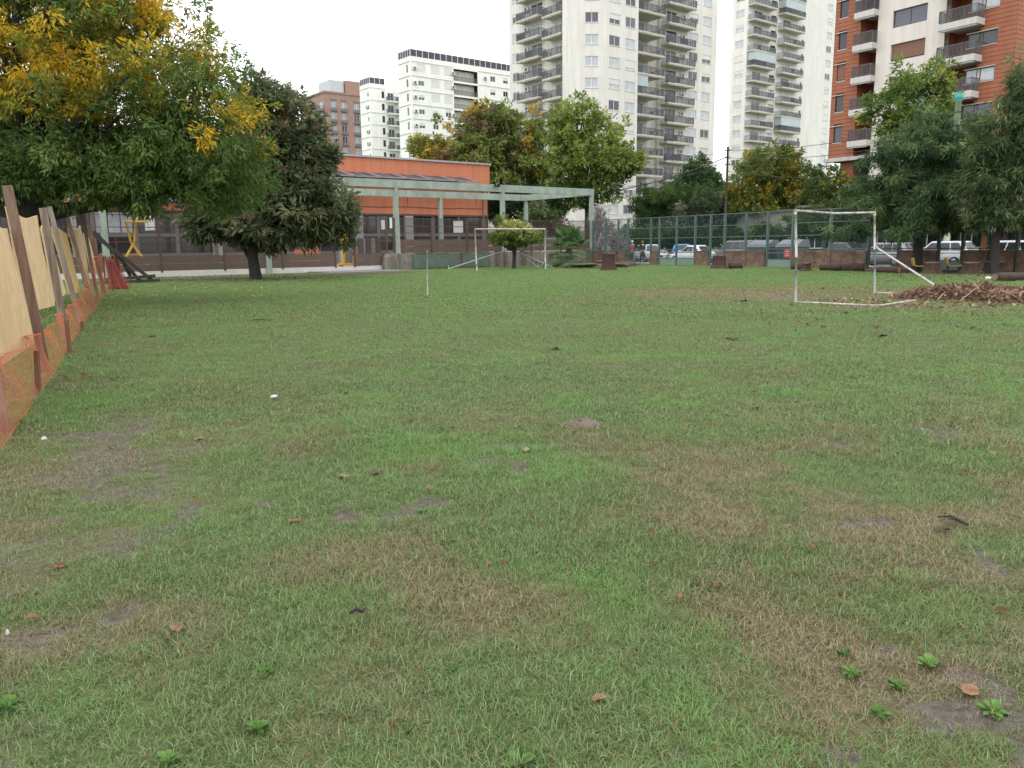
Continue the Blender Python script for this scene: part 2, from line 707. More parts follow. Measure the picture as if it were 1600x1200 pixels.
def build_ground():
    rr = np.concatenate([[0.02], 0.6 * (1.022 ** np.arange(0, 262)), [260, 400, 700, 1200]])
    fine = np.linspace(R(40), R(140), 300)
    coarse = np.linspace(R(140), R(400), 60)[1:-1]
    th = np.concatenate([fine, coarse])
    Rg, Tg = np.meshgrid(rr, th, indexing='ij')
    X, Y = Rg * np.cos(Tg), Rg * np.sin(Tg)
    Z = relief(X, Y)
    Z[Rg > 75] = 0
    dry, bare, bed = lawn_attr(X, Y)
    n, k = X.shape
    V = np.stack([X, Y, Z], -1).reshape(-1, 3)
    i = np.arange(n - 1)[:, None] * k + np.arange(k)[None, :]
    j = np.arange(n - 1)[:, None] * k + (np.arange(k)[None, :] + 1) % k
    Fc = np.stack([i, i + k, j + k, j], -1).reshape(-1, 4)
    col = np.stack([dry, bare, bed], -1).reshape(-1, 3)
    structure('lawn', np_mesh('lawn', V, Fc, ground_material(), col, True))


build_ground()


# ------------------------------------------------------------------ grass
def grass_material():
    m, nt, b = new_mat('grass blades')
    N, L = nt.nodes.new, nt.links.new
    at = N('ShaderNodeAttribute')
    at.attribute_name = 'Col'                      # red: random per blade, green: height up the blade
    sp = N('ShaderNodeSeparateColor')
    L(at.outputs['Color'], sp.inputs['Color'])
    ins = N('ShaderNodeAttribute')
    ins.attribute_type = 'INSTANCER'
    ins.attribute_name = 'dry'
    lus = N('ShaderNodeAttribute')
    lus.attribute_type = 'INSTANCER'
    lus.attribute_name = 'lush'
    gr = N('ShaderNodeValToRGB')
    e = gr.color_ramp.elements
    e[0].position, e[0].color = 0.0, (0.06, 0.11, 0.032, 1)
    e[1].position, e[1].color = 1.0, (0.33, 0.41, 0.205, 1)
    e2 = e.new(0.5)
    e2.color = (0.140, 0.226, 0.074, 1)
    L(sp.outputs['Red'], gr.inputs['Fac'])
    lu = N('ShaderNodeMixRGB')
    L(lus.outputs['Fac'], lu.inputs['Fac'])
    L(gr.outputs['Color'], lu.inputs['Color1'])
    lu.inputs['Color2'].default_value = (0.18, 0.325, 0.09, 1)
    st = N('ShaderNodeValToRGB')
    st.color_ramp.elements[0].color = (0.19, 0.13, 0.065, 1)
    st.color_ramp.elements[1].color = (0.52, 0.44, 0.29, 1)
    L(sp.outputs['Blue'], st.inputs['Fac'])
    # a blade is straw when its random number lies below the dryness here
    sub = N('ShaderNodeMath')
    sub.operation = 'SUBTRACT'
    L(ins.outputs['Fac'], sub.inputs[0])
    L(sp.outputs['Blue'], sub.inputs[1])
    mr = N('ShaderNodeMapRange')
    mr.inputs['From Min'].default_value = -0.15
    mr.inputs['From Max'].default_value = 0.15
    L(sub.outputs[0], mr.inputs['Value'])
    mxx = N('ShaderNodeMixRGB')
    L(mr.outputs['Result'], mxx.inputs['Fac'])
    L(lu.outputs['Color'], mxx.inputs['Color1'])
    L(st.outputs['Color'], mxx.inputs['Color2'])
    L(mxx.outputs['Color'], b.inputs['Base Color'])
    b.inputs['Roughness'].default_value = 0.6
    b.inputs['Specular IOR Level'].default_value = 0.25
    tr = N('ShaderNodeBsdfTranslucent')
    L(mxx.outputs['Color'], tr.inputs['Color'])
    ms = N('ShaderNodeMixShader')
    ms.inputs['Fac'].default_value = 0.3
    L(b.outputs['BSDF'], ms.inputs[1])
    L(tr.outputs['BSDF'], ms.inputs[2])
    L(ms.outputs['Shader'], nt.nodes['Material Output'].inputs['Surface'])
    return m


def tuft_mesh(name, rs, n, rad, h, w, gm, flat):
    """n curved blades rooted in a disc"""
    a = rs.rand(n) * 2 * PI
    r_ = rad * np.sqrt(rs.rand(n))
    base = np.stack([r_ * np.cos(a), r_ * np.sin(a), np.full(n, -0.004)], -1)
    az = rs.rand(n) * 2 * PI
    tilt = np.clip(rs.normal(flat, 0.35, n), 0.1, 1.5)
    ln = h * (0.55 + 0.9 * rs.rand(n))
    hd = np.stack([np.cos(az), np.sin(az), np.zeros(n)], -1)
    sdv = np.stack([-np.sin(az), np.cos(az), np.zeros(n)], -1)
    zz = np.array([0, 0, 1.0])
    mid = base + (hd * np.sin(tilt * 0.6)[:, None] + zz * np.cos(tilt * 0.6)[:, None]) * (ln * 0.5)[:, None]
    tip = mid + (hd * np.sin(tilt * 1.25)[:, None] + zz * np.cos(tilt * 1.25)[:, None]) * (ln * 0.55)[:, None]
    ww = (w * (0.6 + 0.8 * rs.rand(n)))[:, None]
    V = np.stack([base - sdv * ww / 2, base + sdv * ww / 2, mid + sdv * ww * 0.45, mid - sdv * ww * 0.45, tip + sdv * ww * 0.08, tip - sdv * ww * 0.08], 1).reshape(-1, 3)
    k = np.arange(n)[:, None] * 6
    Fc = np.concatenate([k + np.array([[0, 1, 2, 3]]), k + np.array([[3, 2, 4, 5]])])
    c = np.zeros((n, 6, 3))
    c[:, :, 0] = rs.rand(n)[:, None]
    c[:, :, 1] = np.array([0, 0, .5, .5, 1, 1])
    c[:, :, 2] = rs.rand(n)[:, None]
    return np_mesh(name, V, Fc, gm, c.reshape(-1, 3), True)


def build_grass():
    rs = np.random.RandomState(11)
    gm = grass_material()
    src = bpy.data.collections.new('grass_tufts')       # kept out of the scene: only the scattering reads it
    NV_ = 6
    for t, (n, rad, h, w, flat) in enumerate(((22, 0.06, 0.036, 0.0023, 1.12), (34, 0.10, 0.036, 0.0040, 1.1), (40, 0.20, 0.042, 0.0085, 1.0))):
        for k in range(NV_):
            o = bpy.data.objects.new('tuft_%d_%d' % (t, k), tuft_mesh('tuft', rs, n, rad, h, w, gm, flat))
            src.objects.link(o)
    P, idx, scl, rot, dry_, lush_ = [], [], [], [], [], []
    for t, d0, d1, dens in ((0, 1.6, 4.2, 1100), (0, 4.2, 7.0, 800), (1, 6.0, 11, 320), (1, 11, 19, 150), (2, 17, 30, 52), (2, 30, 64, 22)):
        half = R(85) if d1 <= 7 else R(70) if d1 <= 19 else R(58)
        n = int(half * (d1 ** 2 - d0 ** 2) * dens)
        r_ = np.sqrt(rs.uniform(d0 ** 2, d1 ** 2, n))
        a = rs.uniform(-half, half, n)
        x, y = r_ * np.sin(a), r_ * np.cos(a)
        dr, ba, bed = lawn_attr(x, y)
        keep = rs.rand(n) > np.clip(ba * 1.05, 0, 0.97) * np.where(bed > .3, 1.0, .78)
        keep &= rs.rand(n) > 0.25 * dr
        # inside the two fences only
        lx = (x - KP[0]) * NV[0] + (y - KP[1]) * NV[1]
        mx_ = (x - KP[0]) * SV[0] + (y - KP[1]) * SV[1]
        keep &= (lx < -2.2) & (mx_ < -0.1)
        # the worn strip thins the sward, it does not end it
        x, y, dr, ba = x[keep], y[keep], dr[keep], ba[keep]
        n = len(x)
        P.append(np.stack([x, y, relief(x, y)], -1))
        idx.append(t * NV_ + rs.randint(0, NV_, n))
        lush = sstep(0.5, 0.66, fbm(x * 1.5 + 40, y * 1.5 + 9, 4)) * 0.75 * (1 - dr)
        lush = np.maximum(lush, (0.15 + 0.6 * sstep(9, 34, np.hypot(x, y))) * (0.35 + fbm(x * .22 + 3, y * .22, 3)) * (1 - .9 * dr))
        lush_.append(np.clip(lush, 0, 1))
        scl.append((0.7 + 0.6 * rs.rand(n)) * (1 - 0.35 * ba) * (0.85 + 0.45 * fbm(x * 0.9, y * 0.9, 3)))
        rot.append(np.stack([rs.normal(0, .12, n), rs.normal(0, .12, n), rs.rand(n) * 2 * PI], -1))
        dry_.append(np.clip(dr * 0.74 + 0.03 + 0.2 * ba, 0, 1))
    P, idx, scl, rot, dry_, lush_ = map(np.concatenate, (P, idx, scl, rot, dry_, lush_))
    me = bpy.data.meshes.new('grass')
    me.vertices.add(len(P))
    me.vertices.foreach_set('co', P.astype(np.float32).ravel())
    for nm, ty, ar, key in (('idx', 'INT', idx.astype(np.int32), 'value'), ('scl', 'FLOAT', scl.astype(np.float32), 'value'),
                            ('rotv', 'FLOAT_VECTOR', rot.astype(np.float32).ravel(), 'vector'), ('dry', 'FLOAT', dry_.astype(np.float32), 'value'),
                            ('lush', 'FLOAT', lush_.astype(np.float32), 'value')):
        me.attributes.new(nm, ty, 'POINT').data.foreach_set(key, ar)
    o = link('grass', me)
    o['kind'] = 'stuff'
    o['label'] = 'short patchy green grass with dry straw blades over the whole lawn'
    ng = bpy.data.node_groups.new('scatter_grass', 'GeometryNodeTree')
    ng.interface.new_socket('Geometry', in_out='INPUT', socket_type='NodeSocketGeometry')
    ng.interface.new_socket('Geometry', in_out='OUTPUT', socket_type='NodeSocketGeometry')
    N, L = ng.nodes.new, ng.links.new
    gi, go = N('NodeGroupInput'), N('NodeGroupOutput')
    iop = N('GeometryNodeInstanceOnPoints')
    ci = N('GeometryNodeCollectionInfo')
    ci.inputs['Collection'].default_value = src
    ci.inputs['Separate Children'].default_value = True
    ci.inputs['Reset Children'].default_value = True

    def na(nm, ty):
        q = N('GeometryNodeInputNamedAttribute')
        q.data_type = ty
        q.inputs['Name'].default_value = nm
        return q.outputs['Attribute']
    L(gi.outputs[0], iop.inputs['Points'])
    L(ci.outputs[0], iop.inputs['Instance'])
    iop.inputs['Pick Instance'].default_value = True
    L(na('idx', 'INT'), iop.inputs['Instance Index'])
    L(na('rotv', 'FLOAT_VECTOR'), iop.inputs['Rotation'])
    L(na('scl', 'FLOAT'), iop.inputs['Scale'])
    L(iop.outputs[0], go.inputs[0])
    md = o.modifiers.new('scatter', 'NODES')
    md.node_group = ng
    me.materials.append(gm)


build_grass()

# ------------------------------------------------------------------ building kit
def wall_cells(mb, p0, p1, z0, z1, opens, m=0, reveal=0.18, back=None):
    """a wall face from p0 to p1 (outside on the right hand) with real openings and their reveals"""
    p0, p1 = Vector((p0[0], p0[1], 0)), Vector((p1[0], p1[1], 0))
    ln = (p1 - p0).length
    d = (p1 - p0) / ln
    inn = Vector((-d.y, d.x, 0))
    us = sorted({0.0, ln, *[round(min(max(u, 0), ln), 4) for o in opens for u in o[:2]]})
    zs = sorted({z0, z1, *[round(min(max(z, z0), z1), 4) for o in opens for z in o[2:4]]})

    def P(u, z, k=0.0):
        q = p0 + d * u + inn * k
        return (q.x, q.y, z)
    for i in range(len(us) - 1):
        for j in range(len(zs) - 1):
            uc, zc = (us[i] + us[i + 1]) / 2, (zs[j] + zs[j + 1]) / 2
            if any(o[0] < uc < o[1] and o[2] < zc < o[3] for o in opens):
                continue
            mb.quad(P(us[i], zs[j]), P(us[i + 1], zs[j]), P(us[i + 1], zs[j + 1]), P(us[i], zs[j + 1]), m)
    for a, b, c, e in opens:
        k = reveal
        mb.quad(P(a, c), P(a, c, k), P(a, e, k), P(a, e), m)
        mb.quad(P(b, c, k), P(b, c), P(b, e), P(b, e, k), m)
        mb.quad(P(a, c), P(b, c), P(b, c, k), P(a, c, k), m)
        mb.quad(P(a, e, k), P(b, e, k), P(b, e), P(a, e), m)
    return d, inn


class Wall:
    """one straight facade of a building: gathers openings, then builds the wall and hangs the windows"""

    def __init__(s, p0, p1):
        s.p0, s.p1 = Vector((*p0, 0)), Vector((*p1, 0))
        s.d = (s.p1 - s.p0).normalized()
        s.ang = math.atan2(s.d.y, s.d.x)
        s.len = (s.p1 - s.p0).length
        s.op, s.hang = [], []

    def at(s, u, z, k=0.0):
        q = s.p0 + s.d * u + Vector((-s.d.y, s.d.x, 0)) * k
        return (q.x, q.y, z)


_cache = {}


def window_meshes(w, h, style, fm, pm, sill=None):
    """frame (origin at the lower left outside corner) and pane"""
    key = (round(w, 3), round(h, 3), style, fm.name, pm.name, sill.name if sill else '')
    if key in _cache:
        return _cache[key]
    f = MB()
    t = 0.06
    y0, y1 = 0.07, 0.135
    f.box(0, y0, 0, w, y1, t).box(0, y0, h - t, w, y1, h).box(0, y0, t, t, y1, h - t).box(w - t, y0, t, w, y1, h - t)
    if style == 'two':
        f.box(w / 2 - .035, y0 + .004, t, w / 2 + .035, y1, h - t)
    elif style == 'three':
        for k in (1, 2):
            f.box(w * k / 3 - .03, y0 + .004, t, w * k / 3 + .03, y1, h - t)
    elif style == 'door':
        f.box(w / 2 - .04, y0 + .004, t, w / 2 + .04, y1, h - t).box(t, y0 + .004, h * .33, w / 2 - .04, y1, h * .33 + .05)
    elif style == 'grid':
        f.box(w / 2 - .03, y0 + .004, t, w / 2 + .03, y1, h - t).box(t, y0 + .008, h * .7, w - t, y1 - .004, h * .7 + .05)
    if sill:
        f.box(-.06, -.05, -.07, w + .06, y0 + .01, -.004, 1)
    p = MB()
    p.box(t - .01, y0 + .025, t - .01, w - t + .01, y0 + .04, h - t + .01)
    r = (f.mesh('window', [fm, sill or fm]), p.mesh('pane', pm))
    _cache[key] = r
    return r


def hang(root, wall, u, z, w, h, style, fm, pm, sill=None, name='window', op=True, half=None):
    """cut an opening and hang a window in it; half = (material, share) lowers a shutter over its upper part"""
    if op:
        wall.op.append((u, u + w, z, z + h))
    fmesh, pmesh = window_meshes(w, h, style, fm, pm, sill)
    o = link(name, fmesh, root, wall.at(u, z), wall.ang)
    link('pane', pmesh, o)
    if half:
        key = ('sh', round(w, 3), round(h, 3), half[0].name, half[1])
        if key not in _cache:
            s = MB()
            hh = h * half[1]
            n = max(3, int(hh / 0.09))
            for k in range(n):
                zz = h - .03 - hh + k * hh / n
                s.bar((.04, .05, zz + hh / n / 2), (w - .04, .05, zz + hh / n / 2), .022, hh / n * 0.86)
            s.box(.04, .052, h - .03 - hh, w - .04, .06, h - .03)
            _cache[key] = s.mesh('roller_shutter', half[0])
        link('roller_shutter', _cache[key], o)
    return o


def railing_mesh(w, d, h, m, key, pitch=0.10, sides=True, glass=None):
    k = ('rail', round(w, 2), round(d, 2), h, key)
    if k in _cache:
        return _cache[k]
    b = MB()
    b.box(0, -d, h - .05, w, -d + .05, h)
    b.box(0, -d + .005, .08, w, -d + .045, .12)
    n = int(w / pitch)
    for i in range(n + 1):
        x = min(max(i * w / n, .012), w - .012)
        t = .024 if i % 10 == 0 or i == n else .015
        b.box(x - t, -d + .025 - t, .12, x + t, -d + .025 + t, h - .05)
    if sides:
        for x in (0, w - .05):
            b.box(x, -d + .05, h - .05, x + .05, -.01, h)
            b.box(x + .005, -d + .05, .08, x + .045, -.01, .12)
            n2 = max(2, int(d / pitch))
            for i in range(1, n2):
                y = -d + i * d / n2
                b.box(x + .012, y - .015, .12, x + .038, y + .015, h - .05)
    if glass is not None:
        b.box(.02, -d + .056, .13, w - .02, -d + .066, h - .06, 1)
    _cache[k] = b.mesh('railing', [m, glass or m])
    return _cache[k]


def balcony(root, wall, u, z, w, d, slab_m, rail_m, key, thick=0.2, h=1.0, glass=None, upstand=0.0, drop=0.0):
    """slab that carries its railing; z is the walking level"""
    k = ('slab', round(w, 2), round(d, 2), thick, slab_m.name, upstand)
    if k not in _cache:
        s = MB()
        s.box(0, -d, -thick, w, -.004, 0)
        if upstand:
            s.box(0, -d, .001, w, -d + .12, upstand).box(0, -d + .121, .001, .12, -.004, upstand).box(w - .12, -d + .121, .001, w, -.004, upstand)
        else:
            s.box(.08, -d + .08, -thick - .12, w - .08, -d + .3, -thick - .003)
        _cache[k] = s.mesh('balcony', slab_m)
    o = link('balcony', _cache[k], root, wall.at(u, z), wall.ang)
    link('railing', railing_mesh(w - .06, d - .03, h - upstand, rail_m, key, glass=glass), o, (.03, 0, upstand))
    return o


SCREENS = [(0.30, 0.22, 0.13), (0.12, 0.18, 0.10), (0.42, 0.40, 0.36), (0.16, 0.15, 0.15), (0.10, 0.14, 0.20)]


def balcony_screen(root, wall, u, z, w, d):
    """reed mat, sheet or awning cloth tied behind part of a railing"""
    a = WR.uniform(0, w * .45)
    c = min(w, a + WR.uniform(.9, 2.6))
    b = MB()
    b.box(a, -d + .09, .14, c, -d + .11, WR.choice([.9, .92, 1.02]))
    col = WR.choice(SCREENS)
    part('balcony_screen', b, mat('balcony screen %.2f' % col[0], col, .8, .15, 3), root, wall.at(u, z), wall.ang)


def ac_unit(root, wall, u, z, k=-0.02):
    if 'ac' not in _cache:
        a = MB()
        a.box(0, -.34, 0, .8, -.02, .56)
        a.box(.05, -.3, -.12, .09, 0, -.004, 1).box(.71, -.3, -.12, .75, 0, -.004, 1)
        g = MB()
        g.ring([[(.33 + .23 * math.cos(2 * PI * j / 14), y, .28 + .23 * math.sin(2 * PI * j / 14)) for j in range(14)] for y in (-.355, -.342)])
        _cache['ac'] = a.mesh('air_conditioner', [M_ac, M_darkmetal]), g.mesh('fan_grille', M_darkmetal)
    o = link('air_conditioner', _cache['ac'][0], root, wall.at(u, z, k), wall.ang)
    link('fan_grille', _cache['ac'][1], o)


def build_wall(name, walls, mats, root, z0, z1, reveal=0.18, groove=None, extra=None):
    b = MB()
    for w in walls:
        wall_cells(b, w.p0, w.p1, z0, z1, w.op, 0, reveal)
    if extra:
        extra(b)
    return part(name, b, mats, root)


M_ac = mat('air conditioner white', (0.6, 0.6, 0.57), 0.6, 0.05)
M_darkmetal = mat('dark metal', (0.035, 0.035, 0.038), 0.5, 0.1)
M_white = mat('white window frame', (0.72, 0.72, 0.70), 0.5, 0.04)
M_bronze = mat('dark bronze frame', (0.03, 0.027, 0.028), 0.45, 0.1)
M_cream = mat('cream render', (0.70, 0.675, 0.625), 0.9, 0.04, 0.7, 0.05, streak=0.13, dirt=(0.55, 0.52, 0.47), dirt_amt=0.3, dscale=0.25)
M_cream2 = mat('pale cream render', (0.72, 0.70, 0.655), 0.9, 0.04, 0.7, 0.05, streak=0.12, dirt=(0.56, 0.52, 0.45), dirt_amt=0.2, dscale=0.25)
M_whitewall = mat('white painted wall', (0.79, 0.79, 0.75), 0.9, 0.03, 0.6, 0.04, streak=0.09)
M_slab = mat('balcony concrete', (0.56, 0.53, 0.47), 0.9, 0.08, 1.5, streak=0.2)
M_rail = mat('grey railing', (0.10, 0.105, 0.11), 0.5, 0.1)
M_glass = glass_mat('window glass', (0.05, 0.058, 0.07))
M_glassd = glass_mat('dark glass', (0.018, 0.02, 0.024))
M_curtain = mat('curtained glass', (0.42, 0.45, 0.47), 0.12, 0.16, 2.5, spec=0.6)
M_shut = mat('white roller shutter', (0.66, 0.66, 0.64), 0.6, 0.05, 4)
M_shutbr = mat('brown roller shutter', (0.20, 0.10, 0.055), 0.6, 0.12, 4)
M_terr = mat('terrace screen', (0.055, 0.05, 0.065), 0.6, 0.15, 2)
M_roof = mat('roof bitumen', (0.16, 0.15, 0.14), 0.9, 0.2, 2)
M_glazing = mat('balcony glazing', (0.34, 0.40, 0.40), 0.08, 0.1, 1.2, spec=0.6)
PANES = [M_glass, M_curtain, M_curtain, M_glass]
WR = random.Random(21)


def wrand(root, wall, u, z, w, h, style='two', fm=None, sill=None, shut=M_shut, p_sh=0.35):
    half = (shut, WR.choice([0.3, 0.5, 0.75, 0.93])) if WR.random() < p_sh else None
    return hang(root, wall, u, z, w, h, style, fm or M_white, WR.choice(PANES), sill or M_slab, half=half)


# ------------------------------------------------------------------ cream tower in the middle
def tower_cream():
    q = atY(946.7, 60, 110)
    root = thing('apartment_tower', 'cream apartment tower rising behind the light green tree, left of the wooden utility pole', 'apartment tower', (q[0], q[1], 0), A_ANG)
    ZT, fh = 39.0, 2.70
    W1 = Wall((0, 0), (6.05, 0))                   # two windows
    WC = Wall((-2.74, 2.13), (0, 0))               # chamfer with one window
    WB = Wall((-2.74, 5.4), (-2.74, 2.13))         # blank flank
    WBk = Wall((-1.0, 5.4), (-2.74, 5.4))
    WLb = Wall((-1.0, 16.1), (-1.0, 5.4))          # left flank behind its balconies
    WL = Wall((-1.0, 19.1), (-1.0, 16.1))
    W1s = Wall((6.05, 0), (6.05, 3.6))
    WR1 = Wall((6.05, 3.6), (13.7, 3.6))           # recess of the first balcony stack
    WR1s = Wall((13.7, 3.6), (13.7, 3.0))
    W2 = Wall((13.7, 3.0), (26.4, 3.0))            # second balcony stack and two windows
    W2e = Wall((26.4, 3.0), (26.4, 19.1))
    WBb = Wall((26.4, 19.1), (-1.0, 19.1))
    zs = 29.95                                     # a measured sill
    k0 = -10
    for k in range(k0, 4):
        z = zs + k * fh
        if z < 1:
            continue
        wrand(root, W1, .62, z, 2.0, 1.25)
        wrand(root, W1, 3.62, z, 1.9, 1.25)
        wrand(root, WC, .75, z, 1.75, 1.25)
        z2 = 33.72 + (k - 1) * fh
        if z2 > 1:
            wrand(root, W2, 20.05 - 13.7, z2, 2.0, 1.2)
            wrand(root, W2, 23.1 - 13.7, z2, 2.0, 1.2)
        zl = 30.7 + k * fh
        wrand(root, WL, .7, zl, 1.5, 1.2)
        # balconies: left flank pair
        zf = 30.2 + k * fh
        hang(root, WLb, 2.1, zf, 2.4, 2.05, 'door', M_white, WR.choice(PANES), name='balcony_door')
        balcony(root, WLb, .4, zf, 5.0, 1.5, M_slab, M_rail, 'a')
        hang(root, WLb, 7.4, zf - .7, 2.0, 2.05, 'door', M_white, WR.choice(PANES), name='balcony_door')
        balcony(root, WLb, 6.4, zf - .7, 3.9, 1.75, M_slab, M_rail, 'b')
        ac_unit(root, WLb, .9, zf + 1.35)
        if WR.random() < .45:
            balcony_screen(root, WLb, .5, zf, 4.6, 1.5)
        # first stack on the right
        zr = 30.05 + k * fh
        hang(root, WR1, 2.3, zr, 2.6, 2.05, 'door', M_bronze if WR.random() < .4 else M_white, M_glass, name='balcony_door')
        balcony(root, WR1, .06, zr, 5.9, 3.2, M_slab, M_rail, 'c')
        if WR.random() < .4:
            balcony_screen(root, WR1, .2, zr, 5.2, 3.2)
        # second stack
        zq = 32.4 + (k - 1) * fh
        if zq > 1:
            hang(root, W2, 1.3, zq, 2.2, 2.05, 'door', M_bronze if WR.random() < .4 else M_white, M_glass, name='balcony_door')
            balcony(root, W2, .15, zq, 5.9, 1.6, M_slab, M_rail, 'd')
            ac_unit(root, W2, 4.4, zq + 1.3)
            if WR.random() < .4:
                balcony_screen(root, W2, .3, zq, 5.4, 1.6)
    build_wall('wall', [W1, WC, WB, WBk, WL, WLb, W1s, WR1, WR1s, W2, W2e, WBb], [M_cream], root, 0, ZT, 0.16)
    r = MB()
    i = [(-2.74, 2.13), (0, 0), (6.05, 0), (6.05, 3.6), (13.7, 3.6), (13.7, 3.0), (26.4, 3.0), (26.4, 19.1), (-1.0, 19.1), (-1.0, 5.4), (-2.74, 5.4)]
    r.ring([[(x, y, z) for x, y in i] for z in (ZT, ZT + .5)], smooth=False)
    part('roof', r, M_roof, root)
    # one glazed-in balcony and dividing walls in the recess
    g = MB()
    g.box(.2, -3.1, 1.02, 2.6, -3.06, 2.44)
    part('balcony_glazing', g, M_glazing, root, WR1.at(0, 30.05 - 3 * fh), WR1.ang)


tower_cream()


# ------------------------------------------------------------------ cream tower on the right
def tower_right():
    q = atY(1166.7, 80, 162)
    root = thing('apartment_tower', 'pale cream tower between the wooden utility pole and the red clad building', 'apartment tower', (q[0], q[1], 0), A_ANG)
    ZT, fh = 56.0, 2.78
    WL = Wall((0, 3.5), (0, 0))
    WF = Wall((0, 0), (31, 0))
    WE = Wall((31, 0), (31, 18))
    WB = Wall((31, 18), (21.5, 18))
    WK = Wall((21.5, 18), (21.5, 3.5))
    WK2 = Wall((21.5, 3.5), (0, 3.5))
    for k in range(-15, 3):
        z = 44.5 + k * fh
        if z < 2:
            continue
        wrand(root, WL, .75, z, 1.95, 1.15, 'two')
        zf = z - 1.0
        hang(root, WF, 2.0, zf, 2.6, 2.05, 'door', M_white, WR.choice(PANES), name='balcony_door')
        balcony(root, WF, .1, zf, 7.0, 1.7, M_slab, M_rail, 'e')
        wrand(root, WF, 7.5, zf + 1.1, 1.7, .95, 'two', M_bronze, p_sh=.1)
        hang(root, WF, 11.5, zf - .2, 2.6, 2.05, 'door', M_white, WR.choice(PANES), name='balcony_door')
        balcony(root, WF, 9.7, zf - .2, 7.0, 1.7, M_slab, M_rail, 'f')
        hang(root, WF, 18.2, zf + .9, .8, .9, 'plain', M_white, M_glassd, M_slab)
        wrand(root, WF, 27.3, zf + .6, 1.9, 1.2, 'two')
        if WR.random() < .4:
            balcony_screen(root, WF, .3, zf, 6.4, 1.7)
        if WR.random() < .4:
            balcony_screen(root, WF, 9.9, zf - .2, 6.4, 1.7)
        if WR.random() < .5:
            ac_unit(root, WF, 8.2, zf + .2)
        if k % 4 == 1:
            g = MB()
            g.box(0, -.03, 0, 6.7, 0, 1.5).box(.0, .01, 0, .03, 1.5, 1.5)
            part('balcony_glazing', g, M_glazing, root, WF.at(9.85 if k % 3 else .3, zf + (0.82 if k % 3 else 1.02), -1.6), WF.ang)
    build_wall('wall', [WL, WF, WE, WB, WK, WK2], [M_cream2], root, 0, ZT, 0.16)
    r = MB()
    r.box(-.05, -.05, ZT, 31.05, 3.55, ZT + .5)
    r.box(21.45, 3.56, ZT, 31.05, 18.05, ZT + .5)
    part('roof', r, M_roof, root)


tower_right()


